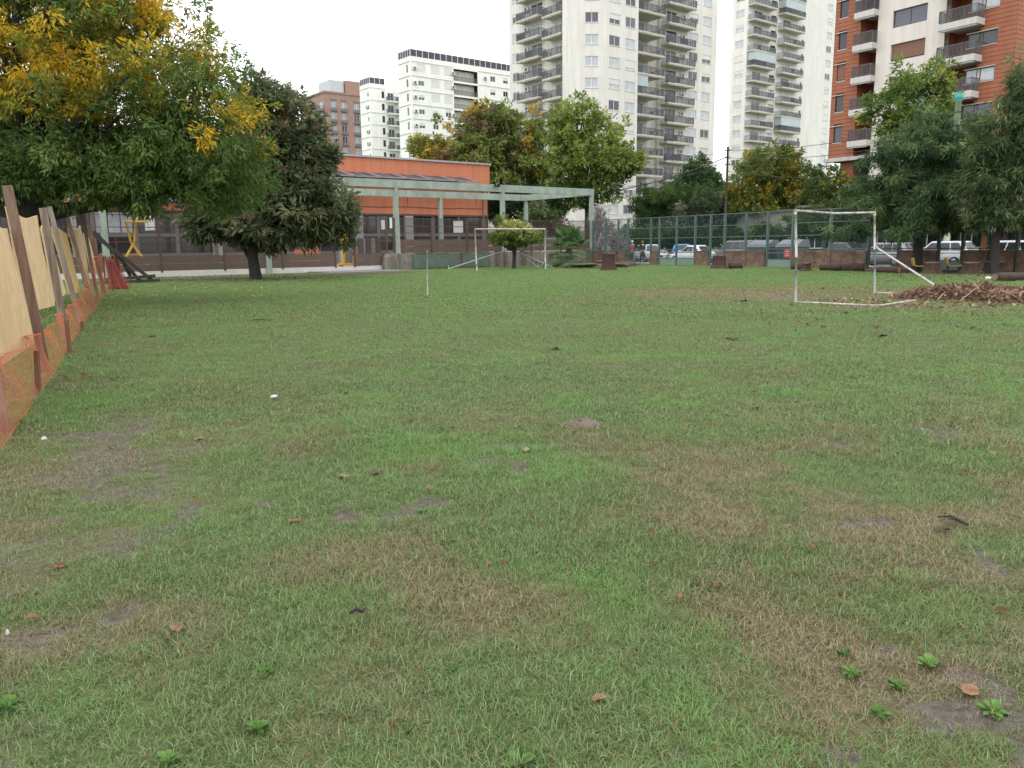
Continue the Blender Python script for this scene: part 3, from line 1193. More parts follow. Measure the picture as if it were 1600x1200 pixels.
# ------------------------------------------------------------------ white block on the left
def block_white():
    q = atY(640.6, 85.6, 166)
    root = thing('apartment_block', 'bright white apartment block with a dark screened roof terrace above the orange school', 'apartment block', (q[0], q[1], 0), A_ANG)
    ZT, fh = 38.6, 2.72
    WL = Wall((0, 4.9), (0, 0))
    WF = Wall((0, 0), (26, 0))
    WFe = Wall((26, 0), (26, 33))
    WLk = Wall((13, 4.9), (0, 4.9))
    WM = Wall((13, 28.2), (13, 4.9))
    WW = Wall((6.05, 28.2), (10.2, 28.2))           # wing face
    WW2 = Wall((10.2, 28.2), (13, 28.2))            # recess strip with balconies
    WWl = Wall((6.05, 33), (6.05, 28.2))
    WBk = Wall((26, 33), (6.05, 33))
    fm = M_white
    for k in range(13):
        zt = 37.66 - k * fh                        # joint line above this storey
        z = zt - 1.75
        if z < 1:
            break
        for u, w, h in ((1.75, 1.35, .95), (5.0, 1.35, .95), (8.1, 1.35, 1.5)):
            c = WR.random()
            if c < .35:                            # closed white shutter
                hang(root, WF, u - .2, z - .1, 1.9, 1.5, 'plain', fm, M_glass, None, half=(M_shut, .93))
            else:
                hang(root, WF, u, z, w, h, 'two', fm, WR.choice([M_glass, M_glassd]), None, half=(M_shut, .4) if c > .75 else None)
        for u in (.5, 9.5, 17.6):
            if WR.random() < .55:
                ac_unit(root, WF, u + (.0 if u < 9 else .1), z + .2)
        # loggia balconies let into the front
        WF.op.append((10.2, 16.3, zt - 2.6, zt - .25))
        lo = Wall((10.2, 1.4), (16.3, 1.4))
        b = MB()
        b.box(10.2, 0.02, zt - 2.78, 16.3, 1.45, zt - 2.602)
        part('loggia_floor', b, M_whitewall, root)
        bk = MB()
        bk.box(10.15, 1.42, zt - 2.6, 16.35, 1.5, zt - .25)
        part('loggia_wall', bk, M_cream, root)
        hang(root, lo, .6, zt - 2.59, 2.0, 2.0, 'door', fm, M_glass, name='balcony_door', op=False)
        hang(root, lo, 3.4, zt - 2.59, 2.0, 2.0, 'door', M_bronze, M_glassd, name='balcony_door', op=False)
        link('railing', railing_mesh(6.0, .1, 1.0, M_rail, 'g', sides=False), root, WF.at(10.25, zt - 2.6, .15), WF.ang)
        for u, w in ((19.6, 1.3), (23.0, 1.3)):
            if WR.random() < .85:
                hang(root, WF, u, z, w, 1.1, 'two', fm, WR.choice([M_glass, M_glassd]), None, half=(M_shut, .45) if WR.random() < .5 else None)
        if WR.random() < .5:
            ac_unit(root, WF, 22.0, z + .2)
        hang(root, WL, 3.2, z - .3, .75, 1.5, 'plain', fm, M_glass, None)
        # wing
        hang(root, WW, 3.1, z - .3, .7, 1.5, 'plain', M_bronze, M_glassd, None)
        balcony(root, WW2, .05, z - .9, 2.7, 1.4, M_whitewall, M_rail, 'h')
        hang(root, WW2, .5, z - .88, 1.6, 1.9, 'door', fm, M_glass, name='balcony_door')
        if WR.random() < .6:
            ac_unit(root, WWl, 3.3, z)
        hang(root, WWl, 3.6, z - .2, .7, .9, 'plain', fm, M_glass, None)

    def joints(b):
        for k in range(14):
            zt = 37.66 - k * fh
            for w, a, c in ((WF, .3, 10.0), (WF, 16.5, 25.8), (WL, .2, 4.7), (WW, .2, 4.0), (WWl, .2, 4.6)):
                p, q_ = w.at(a, zt, -.05), w.at(c, zt, -.05)
                b.bar(p, q_, .1, .09, m=1)
    build_wall('wall', [WL, WF, WFe, WLk, WM, WW, WW2, WWl, WBk], [M_whitewall, mat('grey wall joint', (0.5, 0.5, 0.47), .9, .1)], root, 0, ZT, 0.16, extra=joints)  # the joint strips are a greyer tone than the wall
    r = MB()
    r.box(.02, .02, ZT - .3, 25.9, 4.88, ZT - .02)
    r.box(13.02, 4.9, ZT - .3, 25.9, 28.2, ZT - .02)
    r.box(6.1, 28.22, ZT - .3, 25.9, 32.9, ZT - .02)
    r.box(15, 8, ZT, 21, 14, ZT + 2.2)
    part('roof', r, M_whitewall, root)

    def screen(w, a, c, n, last):
        for i in range(n):
            u0, u1 = a + (c - a) * i / n, a + (c - a) * (i + 1) / n
            s = MB()
            s.box(.07, .1, .0, u1 - u0 - .07, .13, 1.35)
            part('terrace_screen', s, M_terr, root, w.at(u0, ZT), w.ang)
            p = MB()
            p.box(-.05, .08, 0, .05, .16, 1.4)
            part('terrace_post', p, M_white, root, w.at(u0, ZT), w.ang)
    screen(WF, .1, 25.5, 18, True)
    screen(WL, .1, 4.8, 5, True)
    screen(WW, .1, 4.1, 3, True)
    screen(WWl, .1, 4.7, 5, True)


block_white()


# ------------------------------------------------------------------ brick block far left
def block_brick():
    q = atY(506.8, 143.8, 230)
    root = thing('apartment_block', 'brown brick apartment block between the dark loquat and the white block', 'apartment block', (q[0], q[1], 0), A_ANG)
    mb_ = mat('brown brickwork', (0.31, 0.20, 0.158), 0.9, 0.14, 0.9, 0.15, streak=0.08)
    dark = mat('brick block trim', (0.14, 0.13, 0.135), .7, .15)
    lite = mat('brick block glass', (0.26, 0.30, 0.34), .15, .25, 1.0, spec=.6)
    ZT = 43.6
    WF = Wall((0, 0), (26, 0))
    WL = Wall((0, 16), (0, 0))
    WE, WB = Wall((26, 0), (26, 16)), Wall((26, 16), (0, 16))
    for k in range(13):
        z = 39.2 - 3.05 * k
        if z < 1:
            break
        for u in (1.75, 4.85, 8.8, 12.3, 16, 19.5):
            hang(root, WF, u, z, 1.6, 2.35, 'two', M_white, lite if WR.random() < .7 else M_glass, None)
            b = MB()
            b.box(-.12, -.55, -.28, 1.72, -.01, -.03)
            b.box(-.12, -.55, -.026, 1.72, -.5, .55)
            part('window_balcony', b, dark, root, WF.at(u, z), WF.ang)
            if k == 0:
                l = MB()
                l.box(-.15, -.12, 0, 1.75, -.01, .5)
                part('lintel', l, dark, root, WF.at(u, z + 2.42), WF.ang)
        if k < 12:
            hang(root, WL, 12.3, z, 2.4, 2.3, 'two', M_white, lite, None)
            balcony(root, WL, 11.5, z - .1, 4.3, 1.5, dark, dark, 'bk', 0.35, 1.0, upstand=.3)
    build_wall('wall', [WF, WL, WE, WB], [mb_], root, 0, ZT, .3)
    r = MB()
    r.box(-.25, -.25, ZT + .002, 26.2, 16.2, ZT + .5)
    part('cornice', r, mb_, root)
    r = MB()
    r.box(7.2, 1.5, ZT + .5, 22, 10, ZT + 4.2)
    part('penthouse', r, mb_, root)
    r = MB()
    r.box(2.6, 2, ZT + .5, 6.9, 9, ZT + 4.0)
    part('water_tank', r, mat('tank zinc', (0.42, 0.46, 0.46), .5, .15, metal=.2), root)


block_brick()


# ------------------------------------------------------------------ red clad building on the right
def block_red():
    q = atY(1299, 100, 79)
    root = thing('apartment_block', 'terracotta clad apartment building with a pale middle bay and white edged balconies', 'apartment block', (q[0], q[1], 0), M_ANG)
    red = mat('terracotta cladding', (0.325, 0.112, 0.056), 0.75, 0.12, 1.2, streak=0.1)
    redd = mat('cladding joint', (0.11, 0.035, 0.02), .9, .1)
    pale = mat('pale bay render', (0.66, 0.61, 0.55), .9, .04, .7, .05, streak=.1)
    whit = mat('white balcony edge', (0.54, 0.52, 0.485), .85, .05, 1.2, streak=.12)
    fh, ZB, ZT = 2.77, 9.35, 27.6
    W = Wall((0.25, 0), (16.2, 0))
    o0 = 0.25
    left, right, midw = [], [], []
    # openings (u from the left end, z)
    floors = [18.95 + fh * k for k in range(-4, 4)]
    for i, zf in enumerate(floors):
        zl = 16.3 + fh * (i - 4) + fh
        if zl > ZB:
            left.append((0.42, 1.25, zl, zl + 1.45))
            hang(root, W, 0.42 - .0, zl, .83, 1.45, 'plain', M_bronze, WR.choice([M_glass, M_glassd, M_curtain]), whit,
                 half=(M_shutbr, .9) if i == 3 else None, op=False)
            b = MB()
            b.box(-.45, -.12, 1.47, .9, .02, 1.53)
            part('window_hood', b, whit, root, W.at(.42, zl), W.ang)
        zb = 17.06 + fh * (i - 4) + fh
        if zb > ZB - 1:
            midw.append((5.72, 8.8, zb, zb + 1.42))
            hang(root, W, 5.72, zb, 3.08, 1.42, 'two', M_bronze, M_glass, None, half=(M_shutbr, .86) if i in (3, 0) else None, op=False)
        zr = 16.9 + fh * (i - 4) + fh
        if zr > ZB:
            right.append((13.2, 14.6, zr, zr + 1.05))
            hang(root, W, 12.3, zr, 2.3, 1.05, 'two', M_bronze, M_glass if i % 2 else M_curtain, None, op=False)
            b = MB()
            b.box(-.1, -.1, 1.06, 2.35, .02, 1.12).box(-.1, -.1, -.08, 2.35, .0, -.03)
            part('window_hood', b, whit, root, W.at(12.3, zr), W.ang)
    # pale middle bay
    b = MB()
    wall_cells(b, W.at(4.35, 0, -.12), W.at(10.4, 0, -.12), 3.2, ZT, [(a - 4.35, c - 4.35, z, e) for a, c, z, e in midw], 0, .3)
    b.quad(W.at(10.4, 3.2, -.12), W.at(10.4, 3.2, .6), W.at(10.4, ZT, .6), W.at(10.4, ZT, -.12))
    b.quad(W.at(4.35, 3.2, .6), W.at(4.35, 3.2, -.12), W.at(4.35, ZT, -.12), W.at(4.35, ZT, .6))
    part('wall', b, pale, root)
    # dark recess behind the balconies, and the end wall
    b = MB()
    for a, c in ((2.6, 4.35), (10.4, 13.2)):
        p, q_ = W.at(a, 0, 2.0), W.at(c, 0, 2.0)
        wall_cells(b, p, q_, ZB, ZT, [], 0)
        b.quad(W.at(a, ZB, 0), W.at(a, ZB, 2.0), W.at(a, ZT, 2.0), W.at(a, ZT, 0))
        b.quad(W.at(c, ZB, 2.0), W.at(c, ZB, 0), W.at(c, ZT, 0), W.at(c, ZT, 2.0))
    part('recess_wall', b, red, root)
    # cladding boards, each its own piece
    bh = 0.345
    meshes = {}

    def board(u0, u1, z):
        w = round(u1 - u0, 3)
        if w < .06:
            return
        if w not in meshes:
            s = MB()
            s.box(0, -.03, .014, w, .03, bh - .014)
            meshes[w] = s.mesh('cladding_board', red)
        link('cladding_board', meshes[w], root, W.at(u0, z), W.ang)
    n = int((ZT - ZB) / bh)
    for k in range(n):
        z = ZB + k * bh
        zc = z + bh / 2
        for a, c, op in ((0.0, 2.6, left), (13.2, 15.95, right)):
            cut = [o for o in op if o[2] - .12 < zc < o[3] + .12]
            x = a
            for o in cut:
                if o[0] - x > .06:
                    board(x, o[0] - .02, z)
                x = o[1] + .02
            if c - x > .06:
                board(x, c, z)
    b = MB()
    for a, c, op in ((0.0, 2.6, left), (13.2, 15.95, right)):
        wall_cells(b, W.at(a, 0, .035), W.at(c, 0, .035), ZB, ZT, [(o[0] - a, o[1] - a, o[2], o[3]) for o in op if o[0] >= a and o[1] <= c], 0, .3)
    part('cladding_back', b, redd, root)
    # end wall towards the street, in boards joined per storey
    E_ = Wall((16.2, 0), (16.2, 14))
    b = MB()
    for k in range(n):
        z = ZB + k * bh
        b.bar(E_.at(0, z + bh / 2, .0), E_.at(14, z + bh / 2, .0), .06, bh - .028)
    b.box(16.15, 0, 0, 16.19, 14, ZT, 1)
    part('end_cladding', b, [red, redd], root)
    b = MB()
    b.box(0.05, 2.05, ZB, 16.1, 14, ZT)
    b.box(0.05, .2, ZB + .01, 2.55, 2.02, ZT - .01)
    part('core', b, redd, root)
    b = MB()
    b.box(-.1, -.3, ZT + .003, 16.4, 14.2, ZT + .5)
    part('roof', b, whit, root)
    # balconies
    railg = mat('smoked railing glass', (0.055, 0.06, 0.062), .15, .2, 2, spec=.6)
    for i, zf in enumerate(floors):
        zl = zf - .02
        if zl < ZB:
            continue
        balcony(root, W, 2.45, zl, 1.95, .9, whit, M_rail, 'ra', .5, 1.0)
        balcony(root, W, 10.45, zl, 3.1, 1.3, whit, M_rail, 'rb', .5, 1.0)
        hang(root, Wall(W.at(2.6, 0, 2.0)[:2], W.at(4.35, 0, 2.0)[:2]), .2, zl, 1.4, 2.1, 'door', M_bronze, M_glassd, name='balcony_door', op=False)
        hang(root, Wall(W.at(10.4, 0, 2.0)[:2], W.at(13.2, 0, 2.0)[:2]), .3, zl, 2.2, 2.1, 'door', M_bronze, M_glassd, name='balcony_door', op=False)
        for a, c in ((2.6, 4.35), (10.4, 13.2)):
            s = MB()
            s.box(.02, .0, -.3, c - a - .02, 1.98, -.02)
            part('recess_floor', s, whit, root, W.at(a, zl), W.ang)
        if i == 5:
            g = MB()
            g.box(.05, -.86, 1.03, 1.88, -.82, 2.26)
            part('balcony_glazing', g, M_glazing, root, W.at(2.45, zl), W.ang)
    # open ground storeys: edge beam, red pillars, dark back wall
    b = MB()
    b.box(-.05, -.35, ZB - .35, 16.3, .4, ZB - .004)
    part('edge_beam', b, whit, root)
    for u in (1.0, 13.5):
        b = MB()
        b.box(0, 0, 0, 1.4, .8, ZB - .36)
        part('pillar', b, red, root, W.at(u, 0, .4), W.ang)
    b = MB()
    b.box(0, 4, 0, 16.2, 4.3, ZB - .01)
    b.box(0, .45, ZB - .3, 16.2, 4, ZB - .02)
    part('lobby_wall', b, mat('lobby wall', (0.07, 0.05, 0.045), .7, .2), root)


block_red()

# ------------------------------------------------------------------ school: orange hall, pergola, yard
M_orange = mat('orange painted wall', (0.55, 0.185, 0.095), 0.85, 0.08, 0.8, 0.06, streak=0.16, dirt=(0.42, 0.17, 0.1), dirt_amt=.5, dscale=.4)
M_sage = mat('sage green concrete', (0.30, 0.36, 0.30), 0.85, 0.09, 1.6, 0.1, streak=0.15, dirt=(0.16, 0.17, 0.13), dirt_amt=0.35, dscale=0.9)
M_brown = mat('brown painted sheet', (0.105, 0.07, 0.05), 0.6, 0.12, 1.4, streak=0.12)
M_brownpost = mat('brown steel post', (0.075, 0.043, 0.032), 0.55, 0.15, 4, dirt=(0.16, 0.06, 0.03), dirt_amt=0.5, dscale=2.5)
M_conc = mat('weathered concrete', (0.21, 0.185, 0.15), 0.95, 0.25, 1.6, 0.4, streak=0.55, dirt=(0.05, 0.045, 0.036), dirt_amt=0.85, dscale=0.8)
M_pave = mat('grey paving', (0.27, 0.26, 0.25), 0.9, 0.12, 1.2, 0.2, dirt=(0.13, 0.12, 0.11), dirt_amt=0.5)
YZ = 0.25


def slab_L(name, x0, y0, x1, y1, z0, z1, m):
    b = MB()
    b.box(0, 0, z0, x1 - x0, y1 - y0, z1)
    o = structure(name, b.mesh(name, m))
    o.location = Lw(x0, y0)
    o.rotation_euler = (0, 0, A_ANG)
    return o


slab_L('school_yard', -75, 0.3, 2.0, 40, -0.2, YZ, M_pave)
slab_L('yard_kerb', -75, -0.02, -18.6, 0.296, -0.2, YZ + .03, mat('pale kerb', (0.55, 0.53, 0.5), .9, .1, 2))
slab_L('path', -24.6, -3.6, -18.9, -0.03, -0.2, 0.05, mat('damp path slab', (0.17, 0.165, 0.16), .8, .15, 1.5, .2))


def school():
    off = 10.5
    xr = Lx(760, 330, off)
    xl = -62.0
    root = thing('school_building', 'long orange school hall with sloping skylights behind the green pergola', 'school', Lw(0, off, 0), A_ANG)
    W = Wall((xl, 0), (xr, 0))
    fr = mat('school window frame', (0.055, 0.045, 0.042), .6, .1)
    greyb = mat('school grey band', (0.17, 0.145, 0.135), .8, .1)
    ln = W.len
    # window rows in bays of 2.6 m
    nb = int(ln / 2.62)
    for k in range(nb):
        u = ln - .35 - (k + 1) * 2.62 + .12
        if u < .1:
            break
        for z, h in ((YZ + 1.0, 1.15), (YZ + 2.35, 1.45)):
            g = WR.choice([M_glassd, M_glassd, M_glass, M_glassd])
            if z > 2 and WR.random() < .18:
                g = M_curtain
            hang(root, W, u, z, 2.36, h, 'three' if z > 2 else 'two', fr, g, None)
    b = MB()
    wall_cells(b, W.p0, W.p1, YZ, 4.2, W.op, 0, .14)
    b.quad(W.at(0, 4.2), W.at(ln, 4.2), W.at(ln, 4.2, .3), W.at(0, 4.2, .3))
    part('wall', b, greyb, root)
    # orange band over the windows, in two runs: the left one is broken by a porch
    b = MB()
    b.box(xl, -.12, 4.2, xr, .5, 6.5)
    part('orange_band', b, M_orange, root)
    b = MB()
    b.box(xl, -.16, 4.06, xr + .02, -.02, 4.2)
    b.box(xr - .02, -.1, YZ, xr + .12, 14, 6.6)
    part('trim', b, M_brownpost, root)
    b = MB()
    b.box(xl, -.9, 6.52, xr + .1, .6, 6.8)
    part('eaves', b, mat('dark eaves', (0.06, 0.05, 0.05), .8, .2), root)
    # upper wall, set back, with its coping
    xr2 = Lx(765, 270, off + 3.6)
    b = MB()
    b.box(xl, 3.6, 6.4, xr2, 4.0, 8.98)
    b.box(xl, 4.01, 6.4, xr2, 14, 8.9)
    part('upper_wall', b, M_orange, root)
    b = MB()
    b.box(xl, 3.45, 8.982, xr2 + .1, 4.15, 9.13)
    part('coping', b, mat('zinc coping', (0.33, 0.33, 0.33), .6, .15), root)
    skm = mat('skylight glass', (0.06, 0.052, 0.06), .75, .3, 1.5, spec=.12)
    x = xr - .3
    n = 0
    while x - 2.3 > xl:
        b = MB()
        b.quad((0, 0, 0), (2.25, 0, 0), (2.25, 2.75, .6), (0, 2.75, .6))
        b.bar((0, 0, .03), (0, 2.75, .63), .1, .12, m=1)
        b.bar((2.25, 0, .03), (2.25, 2.75, .63), .1, .12, m=1)
        b.bar((1.12, 0, .02), (1.12, 2.75, .62), .05, .06, m=1)
        b.bar((0, 0, .03), (2.25, 0, .03), .1, .12, m=1)
        part('skylight', b, [skm, mat('skylight bar', (0.23, 0.2, 0.2), .6, .1)], root, (x - 2.3, .75, 7.12))
        x -= 2.42
        n += 1
    b = MB()
    b.box(xl, .62, 6.6, xr, 3.58, 6.98)
    part('lower_roof', b, M_roof, root)
    dpm = mat('downpipe grey', (0.2, 0.19, 0.18), .6, .15)
    for x in (xr - .5, xr - 12.6, xr - 24.2):
        b = MB()
        b.tube([(x, -.2, YZ), (x, -.2, 6.5)], .055, 7)
        part('downpipe', b, dpm, root)
    for x in (xr - 5.0, xr - 15.0):
        b = MB()
        b.box(x - .12, -.3, 5.4, x + .12, -.125, 5.62)
        part('wall_lamp', b, M_darkmetal, root)
    b = MB()
    b.tube([(x, -.16, 4.75 + .03 * math.sin(x)) for x in np.linspace(xr - 20, xr - .6, 30)], .018, 5)
    part('wall_cable', b, M_darkmetal, root)
    # pillars in front of the windows
    for px in (641, 562):
        u = Lx(px, 375, off - .5)
        b = MB()
        b.box(-.35, -.5, YZ, .35, -.17, 4.05)
        part('pillar', b, mat('grey pillar', (0.30, 0.29, 0.27), .8, .1), root, (u, 0, 0))
    return root


school()


def notices():
    # white paper shapes on the school glass, the painted banner high on the left
    u = Lx(603, 357, 10.5)
    for k, (dx, z, w, h) in enumerate(((-.45, 2.95, .5, .75), (.35, 3.05, .45, .85), (6.6, 2.7, 1.0, 1.0))):
        b = MB()
        b.box(0, -.03, 0, w, -.008, h)
        o = thing('paper_notice', ['white paper cut out stuck on the school window, left one of the pair', 'tall white paper sheet on the school window beside the green pergola post', 'white sheet in the school window behind the brown fence'][k],
                  'notice', Lw(u + dx, 10.5, z), A_ANG, data=b.mesh('paper_notice', mat('white paper', (0.75, 0.75, 0.73), .8, .03)))
    s = Lx(220, 300, 9.4)
    root = thing('banner', 'pink and blue painted banner on the school front, under the yellow leaved tree', 'banner', Lw(s, 9.4, 0), A_ANG)
    b = MB()
    b.box(-2.6, 0, 4.75, 3.2, .04, 6.3)
    part('cloth', b, mat('banner blue', (0.09, 0.28, 0.5), .8, .25, 1.5), root)
    b = MB()
    b.box(-2.0, -.02, 4.9, -.7, -.003, 6.1)
    part('painted_patch', b, mat('banner pink', (0.6, 0.05, 0.16), .8, .3, 2.5), root)
    b = MB()
    b.box(.2, -.02, 5.0, 1.0, -.003, 5.6).box(1.4, -.02, 5.1, 2.2, -.003, 5.9)
    part('painted_patch', b, mat('banner white', (0.7, 0.72, 0.75), .8, .2, 2.5), root)
    s = Lx(6, 322, 9.0)
    root = thing('banner', 'pink and pale blue banner at the far left edge, behind the plywood', 'banner', Lw(s, 9.0, 0), A_ANG)
    b = MB()
    b.box(-2, 0, 4.0, 1.2, .04, 5.4)
    part('cloth', b, mat('banner pale blue', (0.35, 0.6, 0.7), .8, .2, 1.5), root)
    b = MB()
    b.box(-2, -.02, 4.0, 1.2, -.003, 4.45)
    part('painted_patch', b, mat('banner pink', (0.6, 0.05, 0.16)), root)


notices()


def pergola():
    root = thing('pergola', 'pale green concrete pergola of long beams on slim posts before the orange school', 'pergola', Lw(0, 0, 0), A_ANG)
    ZT, dp = 5.95, 8.4
    xs = [0.0, -9.03, -18.06, -27.1, -36.1, -45.1, -54.2]
    b = MB()
    b.box(-60, -.14, ZT - .52, .17, .14, ZT)
    part('beam', b, M_sage, root)
    b = MB()
    b.box(-60, dp - .14, ZT - .52, .17, dp + .14, ZT)
    part('beam', b, M_sage, root)
    for x in xs:
        if x == 0.0:
            b = MB()
            b.box(x - .12, .145, ZT - .50, x + .12, dp - .145, ZT - .01)
            part('cross_beam', b, M_sage, root)
    for k, x in enumerate(xs):
        for y in (0, dp):
            z0 = 1.08 if (y == 0 and x > -19) else YZ
            b = MB()
            b.bar((x, y, z0 - (.03 if z0 > 1 else .3)), (x, y, ZT - .52), .34, .34, up=(0, 1, 0), w1=.26, h1=.26)
            part('post', b, M_sage, root)
    b = MB()
    b.box(-9.9, -.32, ZT - .12, -9.66, -.15, ZT + .02)
    b.tube([(-9.78, -.3, ZT - .02), (-9.78, -.55, ZT - .1)], [.1, .16], 10)
    part('floodlight', b, M_darkmetal, root)
    for x in (-16.2, -12.2, -5.5):
        b = MB()
        b.tube([(x, dp - .1, ZT - .52), (x, dp - .12, ZT - 1.2)], .03, 5)
        part('hanging_rod', b, M_darkmetal, root)


pergola()


def school_wall():
    root = thing('retaining_wall', 'low stained concrete wall under the brown fence, behind the small goal', 'wall', Lw(0, 0, 0), A_ANG)
    b = MB()
    n = 36
    top = [1.08 + .02 * math.sin(i * 1.7) for i in range(n + 1)]
    xs = [-18.75 + i * 19.6 / n for i in range(n + 1)]
    rings = [[(x, -.25 + .015 * math.sin(i * 2.3), -.2), (x, .25, -.2), (x, .25, t), (x, -.22 + .02 * math.sin(i * 3.1), t)] for i, (x, t) in enumerate(zip(xs, top))]
    b.ring(rings, smooth=False)
    part('wall_body', b, M_conc, root)
    # painted green patches that are flat on the wall
    for x0, x1, m in ((-17.0, -13.3, mat('faded green paint', (0.095, 0.125, 0.10), .8, .25, 2.2)), (-12.9, -10.6, MATS['faded green paint'])):
        b = MB()
        b.box(x0, -.285, .06, x1, -.268, .98)
        part('painted_panel', b, m, root)
    b = MB()
    b.ring([[(-18.75 + r_ * .62 * math.cos(a), -.3 + r_ * .5 * math.sin(a), z) for a in np.linspace(0, 2 * PI, 10)[:-1]] for r_, z in ((1.05, -.1), (1.0, .4), (.9, .9), (.6, 1.12))], smooth=False)
    part('broken_end', b, M_conc, root)


school_wall()


def school_fence():
    root = thing('fence', 'tall brown steel fence with solid lower sheets and open wire above, along the school yard', 'fence', Lw(0, 0, 0), A_ANG)
    wire = mesh_mat('brown wire mesh', (0.06, 0.04, 0.035), .05, .12)
    ZT = 3.45

    def bay(x0, x1, zb, zs, mid):
        b = MB()
        b.box(x0 + .05, -.02, zb, x1 - .05, .02, (zb + zs) / 2 - .01)
        part('sheet_panel', b, M_brown, root)
        b = MB()
        b.box(x0 + .05, -.02, (zb + zs) / 2 + .01, x1 - .05, .02, zs)
        part('sheet_panel', b, M_brown, root)
        for z in [zs + .03] + mid + [ZT - .03]:
            b = MB()
            b.box(x0 + .05, -.025, z - .022, x1 - .05, .025, z + .022)
            part('rail', b, M_brownpost, root)
        b = MB()
        b.box(0, -.004, 0, x1 - x0 - .1, .004, ZT - zs - .1)
        part('wire_panel', b, wire, root, (x0 + .05, 0, zs + .06))

    def post(x, zb):
        b = MB()
        b.box(x - .05, -.06, zb, x + .05, .06, ZT + .02)
        part('post', b, M_brownpost, root)
    # on the concrete wall
    xs = [-18.3 + 3.0 * k for k in range(7)]
    for k, x in enumerate(xs):
        post(x, 1.05)
        if k + 1 < len(xs):
            bay(x, xs[k + 1], 1.12, 1.98, [2.45, 2.9])
    # on the kerb, with the open gateway
    g0, g1 = Lx(523, 385), Lx(553, 385)
    xs = [-18.9, -21.2]
    xs = [-18.9, g1]
    for x in (g1, g0):
        post(x, YZ)
    bay(g1, -18.9, YZ + .08, 1.12, [1.95])
    post(-18.85, YZ)
    x = g0
    while x > -58:
        nx = x - 3.55
        bay(nx, x, YZ + .08, 1.12, [1.95, 2.75])
        post(nx, YZ)
        x = nx
    return g0, g1


school_fence()


def picket_screen():
    root = thing('picket_fence', 'low inner fence of mixed grey and brown boards, right of the yard gateway', 'fence', Lw(0, 1.6, 0), A_ANG)
    ms = [mat('board grey', (0.26, 0.27, 0.27), .8, .15), mat('board brown', (0.12, 0.08, 0.06), .8, .15), mat('board dark', (0.085, 0.07, 0.06), .8, .15)]
    x0, x1 = Lx(556, 385, 1.6), -18.4
    n = 13
    for k in range(n):
        b = MB()
        w = (x1 - x0) / n
        b.box(x0 + k * w, -.015, YZ + .5, x0 + (k + 1) * w - .03, .015, 2.15)
        part('board', b, ms[(k * 5 + k // 3) % 3], root)
    b = MB()
    b.box(x0, .018, .9, x1, .06, 1.0).box(x0, .018, 1.85, x1, .06, 1.95)
    for x in (x0, (x0 + x1) / 2, x1):
        b.box(x - .04, .062, 0, x + .04, .14, 2.2)
    part('rail', b, M_brownpost, root)


picket_screen()


# yellow basketball stands, the seated figure's bench, low orange wall in the yard
M_yel = mat('yellow enamel', (0.62, 0.36, 0.03), 0.5, 0.1, 3)


def hoop_stand_a():
    s = Lx(207, 375, 5.0)
    root = thing('basketball_stand', 'yellow A shaped basketball stand seen edge on with its white backboard, behind the left fence', 'basketball stand', Lw(s, 5.0, YZ), A_ANG)
    b = MB()
    for a in (-1, 1):
        b.tube([(a * .95, 0, 0), (0 - a * .1, 0, 1.75), (-a * .28, 0, 2.95)], .075, 8)
    b.tube([(-.3, 0, 2.95), (.95, 0, 2.97)], .07, 8)
    b.tube([(.25, 0, 2.9), (.55, 0, 3.5)], .05, 8)
    b.tube([(-.5, 0, 1.0), (.5, 0, 1.0)], .03, 6)
    part('frame', b, M_yel, root)
    b = MB()
    b.box(1.0, -.9, 2.45, 1.12, .9, 3.75)
    part('backboard', b, mat('white backboard', (0.72, 0.72, 0.7), .6, .05), root)
    b = MB()
    b.tube([(1.12, 0, 2.85), (1.4, 0, 2.86)], .03, 6)
    b.tube([(1.68 + .26 * math.cos(t), .26 * math.sin(t), 2.86) for t in np.linspace(0, 2 * PI, 16)], .02, 5, caps=False)
    part('rim', b, mat('orange rim', (0.5, 0.12, 0.03), .5, .1), root)


def hoop_stand_b():
    s = Lx(536, 390, 2.6)
    root = thing('basketball_stand', 'yellow basketball stand with a sloping brace on a wheeled base, in the yard gateway', 'basketball stand', Lw(s, 2.6, YZ), A_ANG)
    b = MB()
    b.bar((0, 0, .12), (0, 0, 2.35), .16, .16)
    b.bar((.05, 0, 2.3), (1.1, 0, .75), .09, .09)
    b.bar((.1, .0, 2.3), (1.15, .0, .25), .06, .06)
    b.bar((-.35, 0, .14), (1.3, 0, .14), .5, .14)
    b.box(.85, -.3, .22, 1.25, .3, .7)
    part('frame', b, M_yel, root)
    for x in (-.2, 1.1):
        b = MB()
        b.tube([(x, -.22, .065), (x, .22, .065)], .065, 10)
        part('wheel', b, M_darkmetal, root)


hoop_stand_a()
hoop_stand_b()
s0, s1 = Lx(461, 385, 4.5), Lx(500, 385, 4.5)
bb = MB()
bb.box(0, 0, 0, s1 - s0, .25, 1.75)
bb.box(-.03, -.03, 1.752, s1 - s0 + .03, .28, 1.83)
thing('garden_wall', 'low salmon orange wall in the yard, left of the gateway', 'wall', Lw(s0, 4.5, YZ), A_ANG, data=bb.mesh('garden_wall', mat('salmon wall', (0.55, 0.2, 0.11), .85, .06, streak=.1)))

# ------------------------------------------------------------------ street side
def strip_M(name, x0, x1, y0, y1, z0, z1, m):
    b = MB()
    b.box(0, 0, z0, x1 - x0, y1 - y0, z1)
    o = structure(name, b.mesh(name, m))
    o.location = Mw(x0, y0)
    o.rotation_euler = (0, 0, M_ANG)
    return o


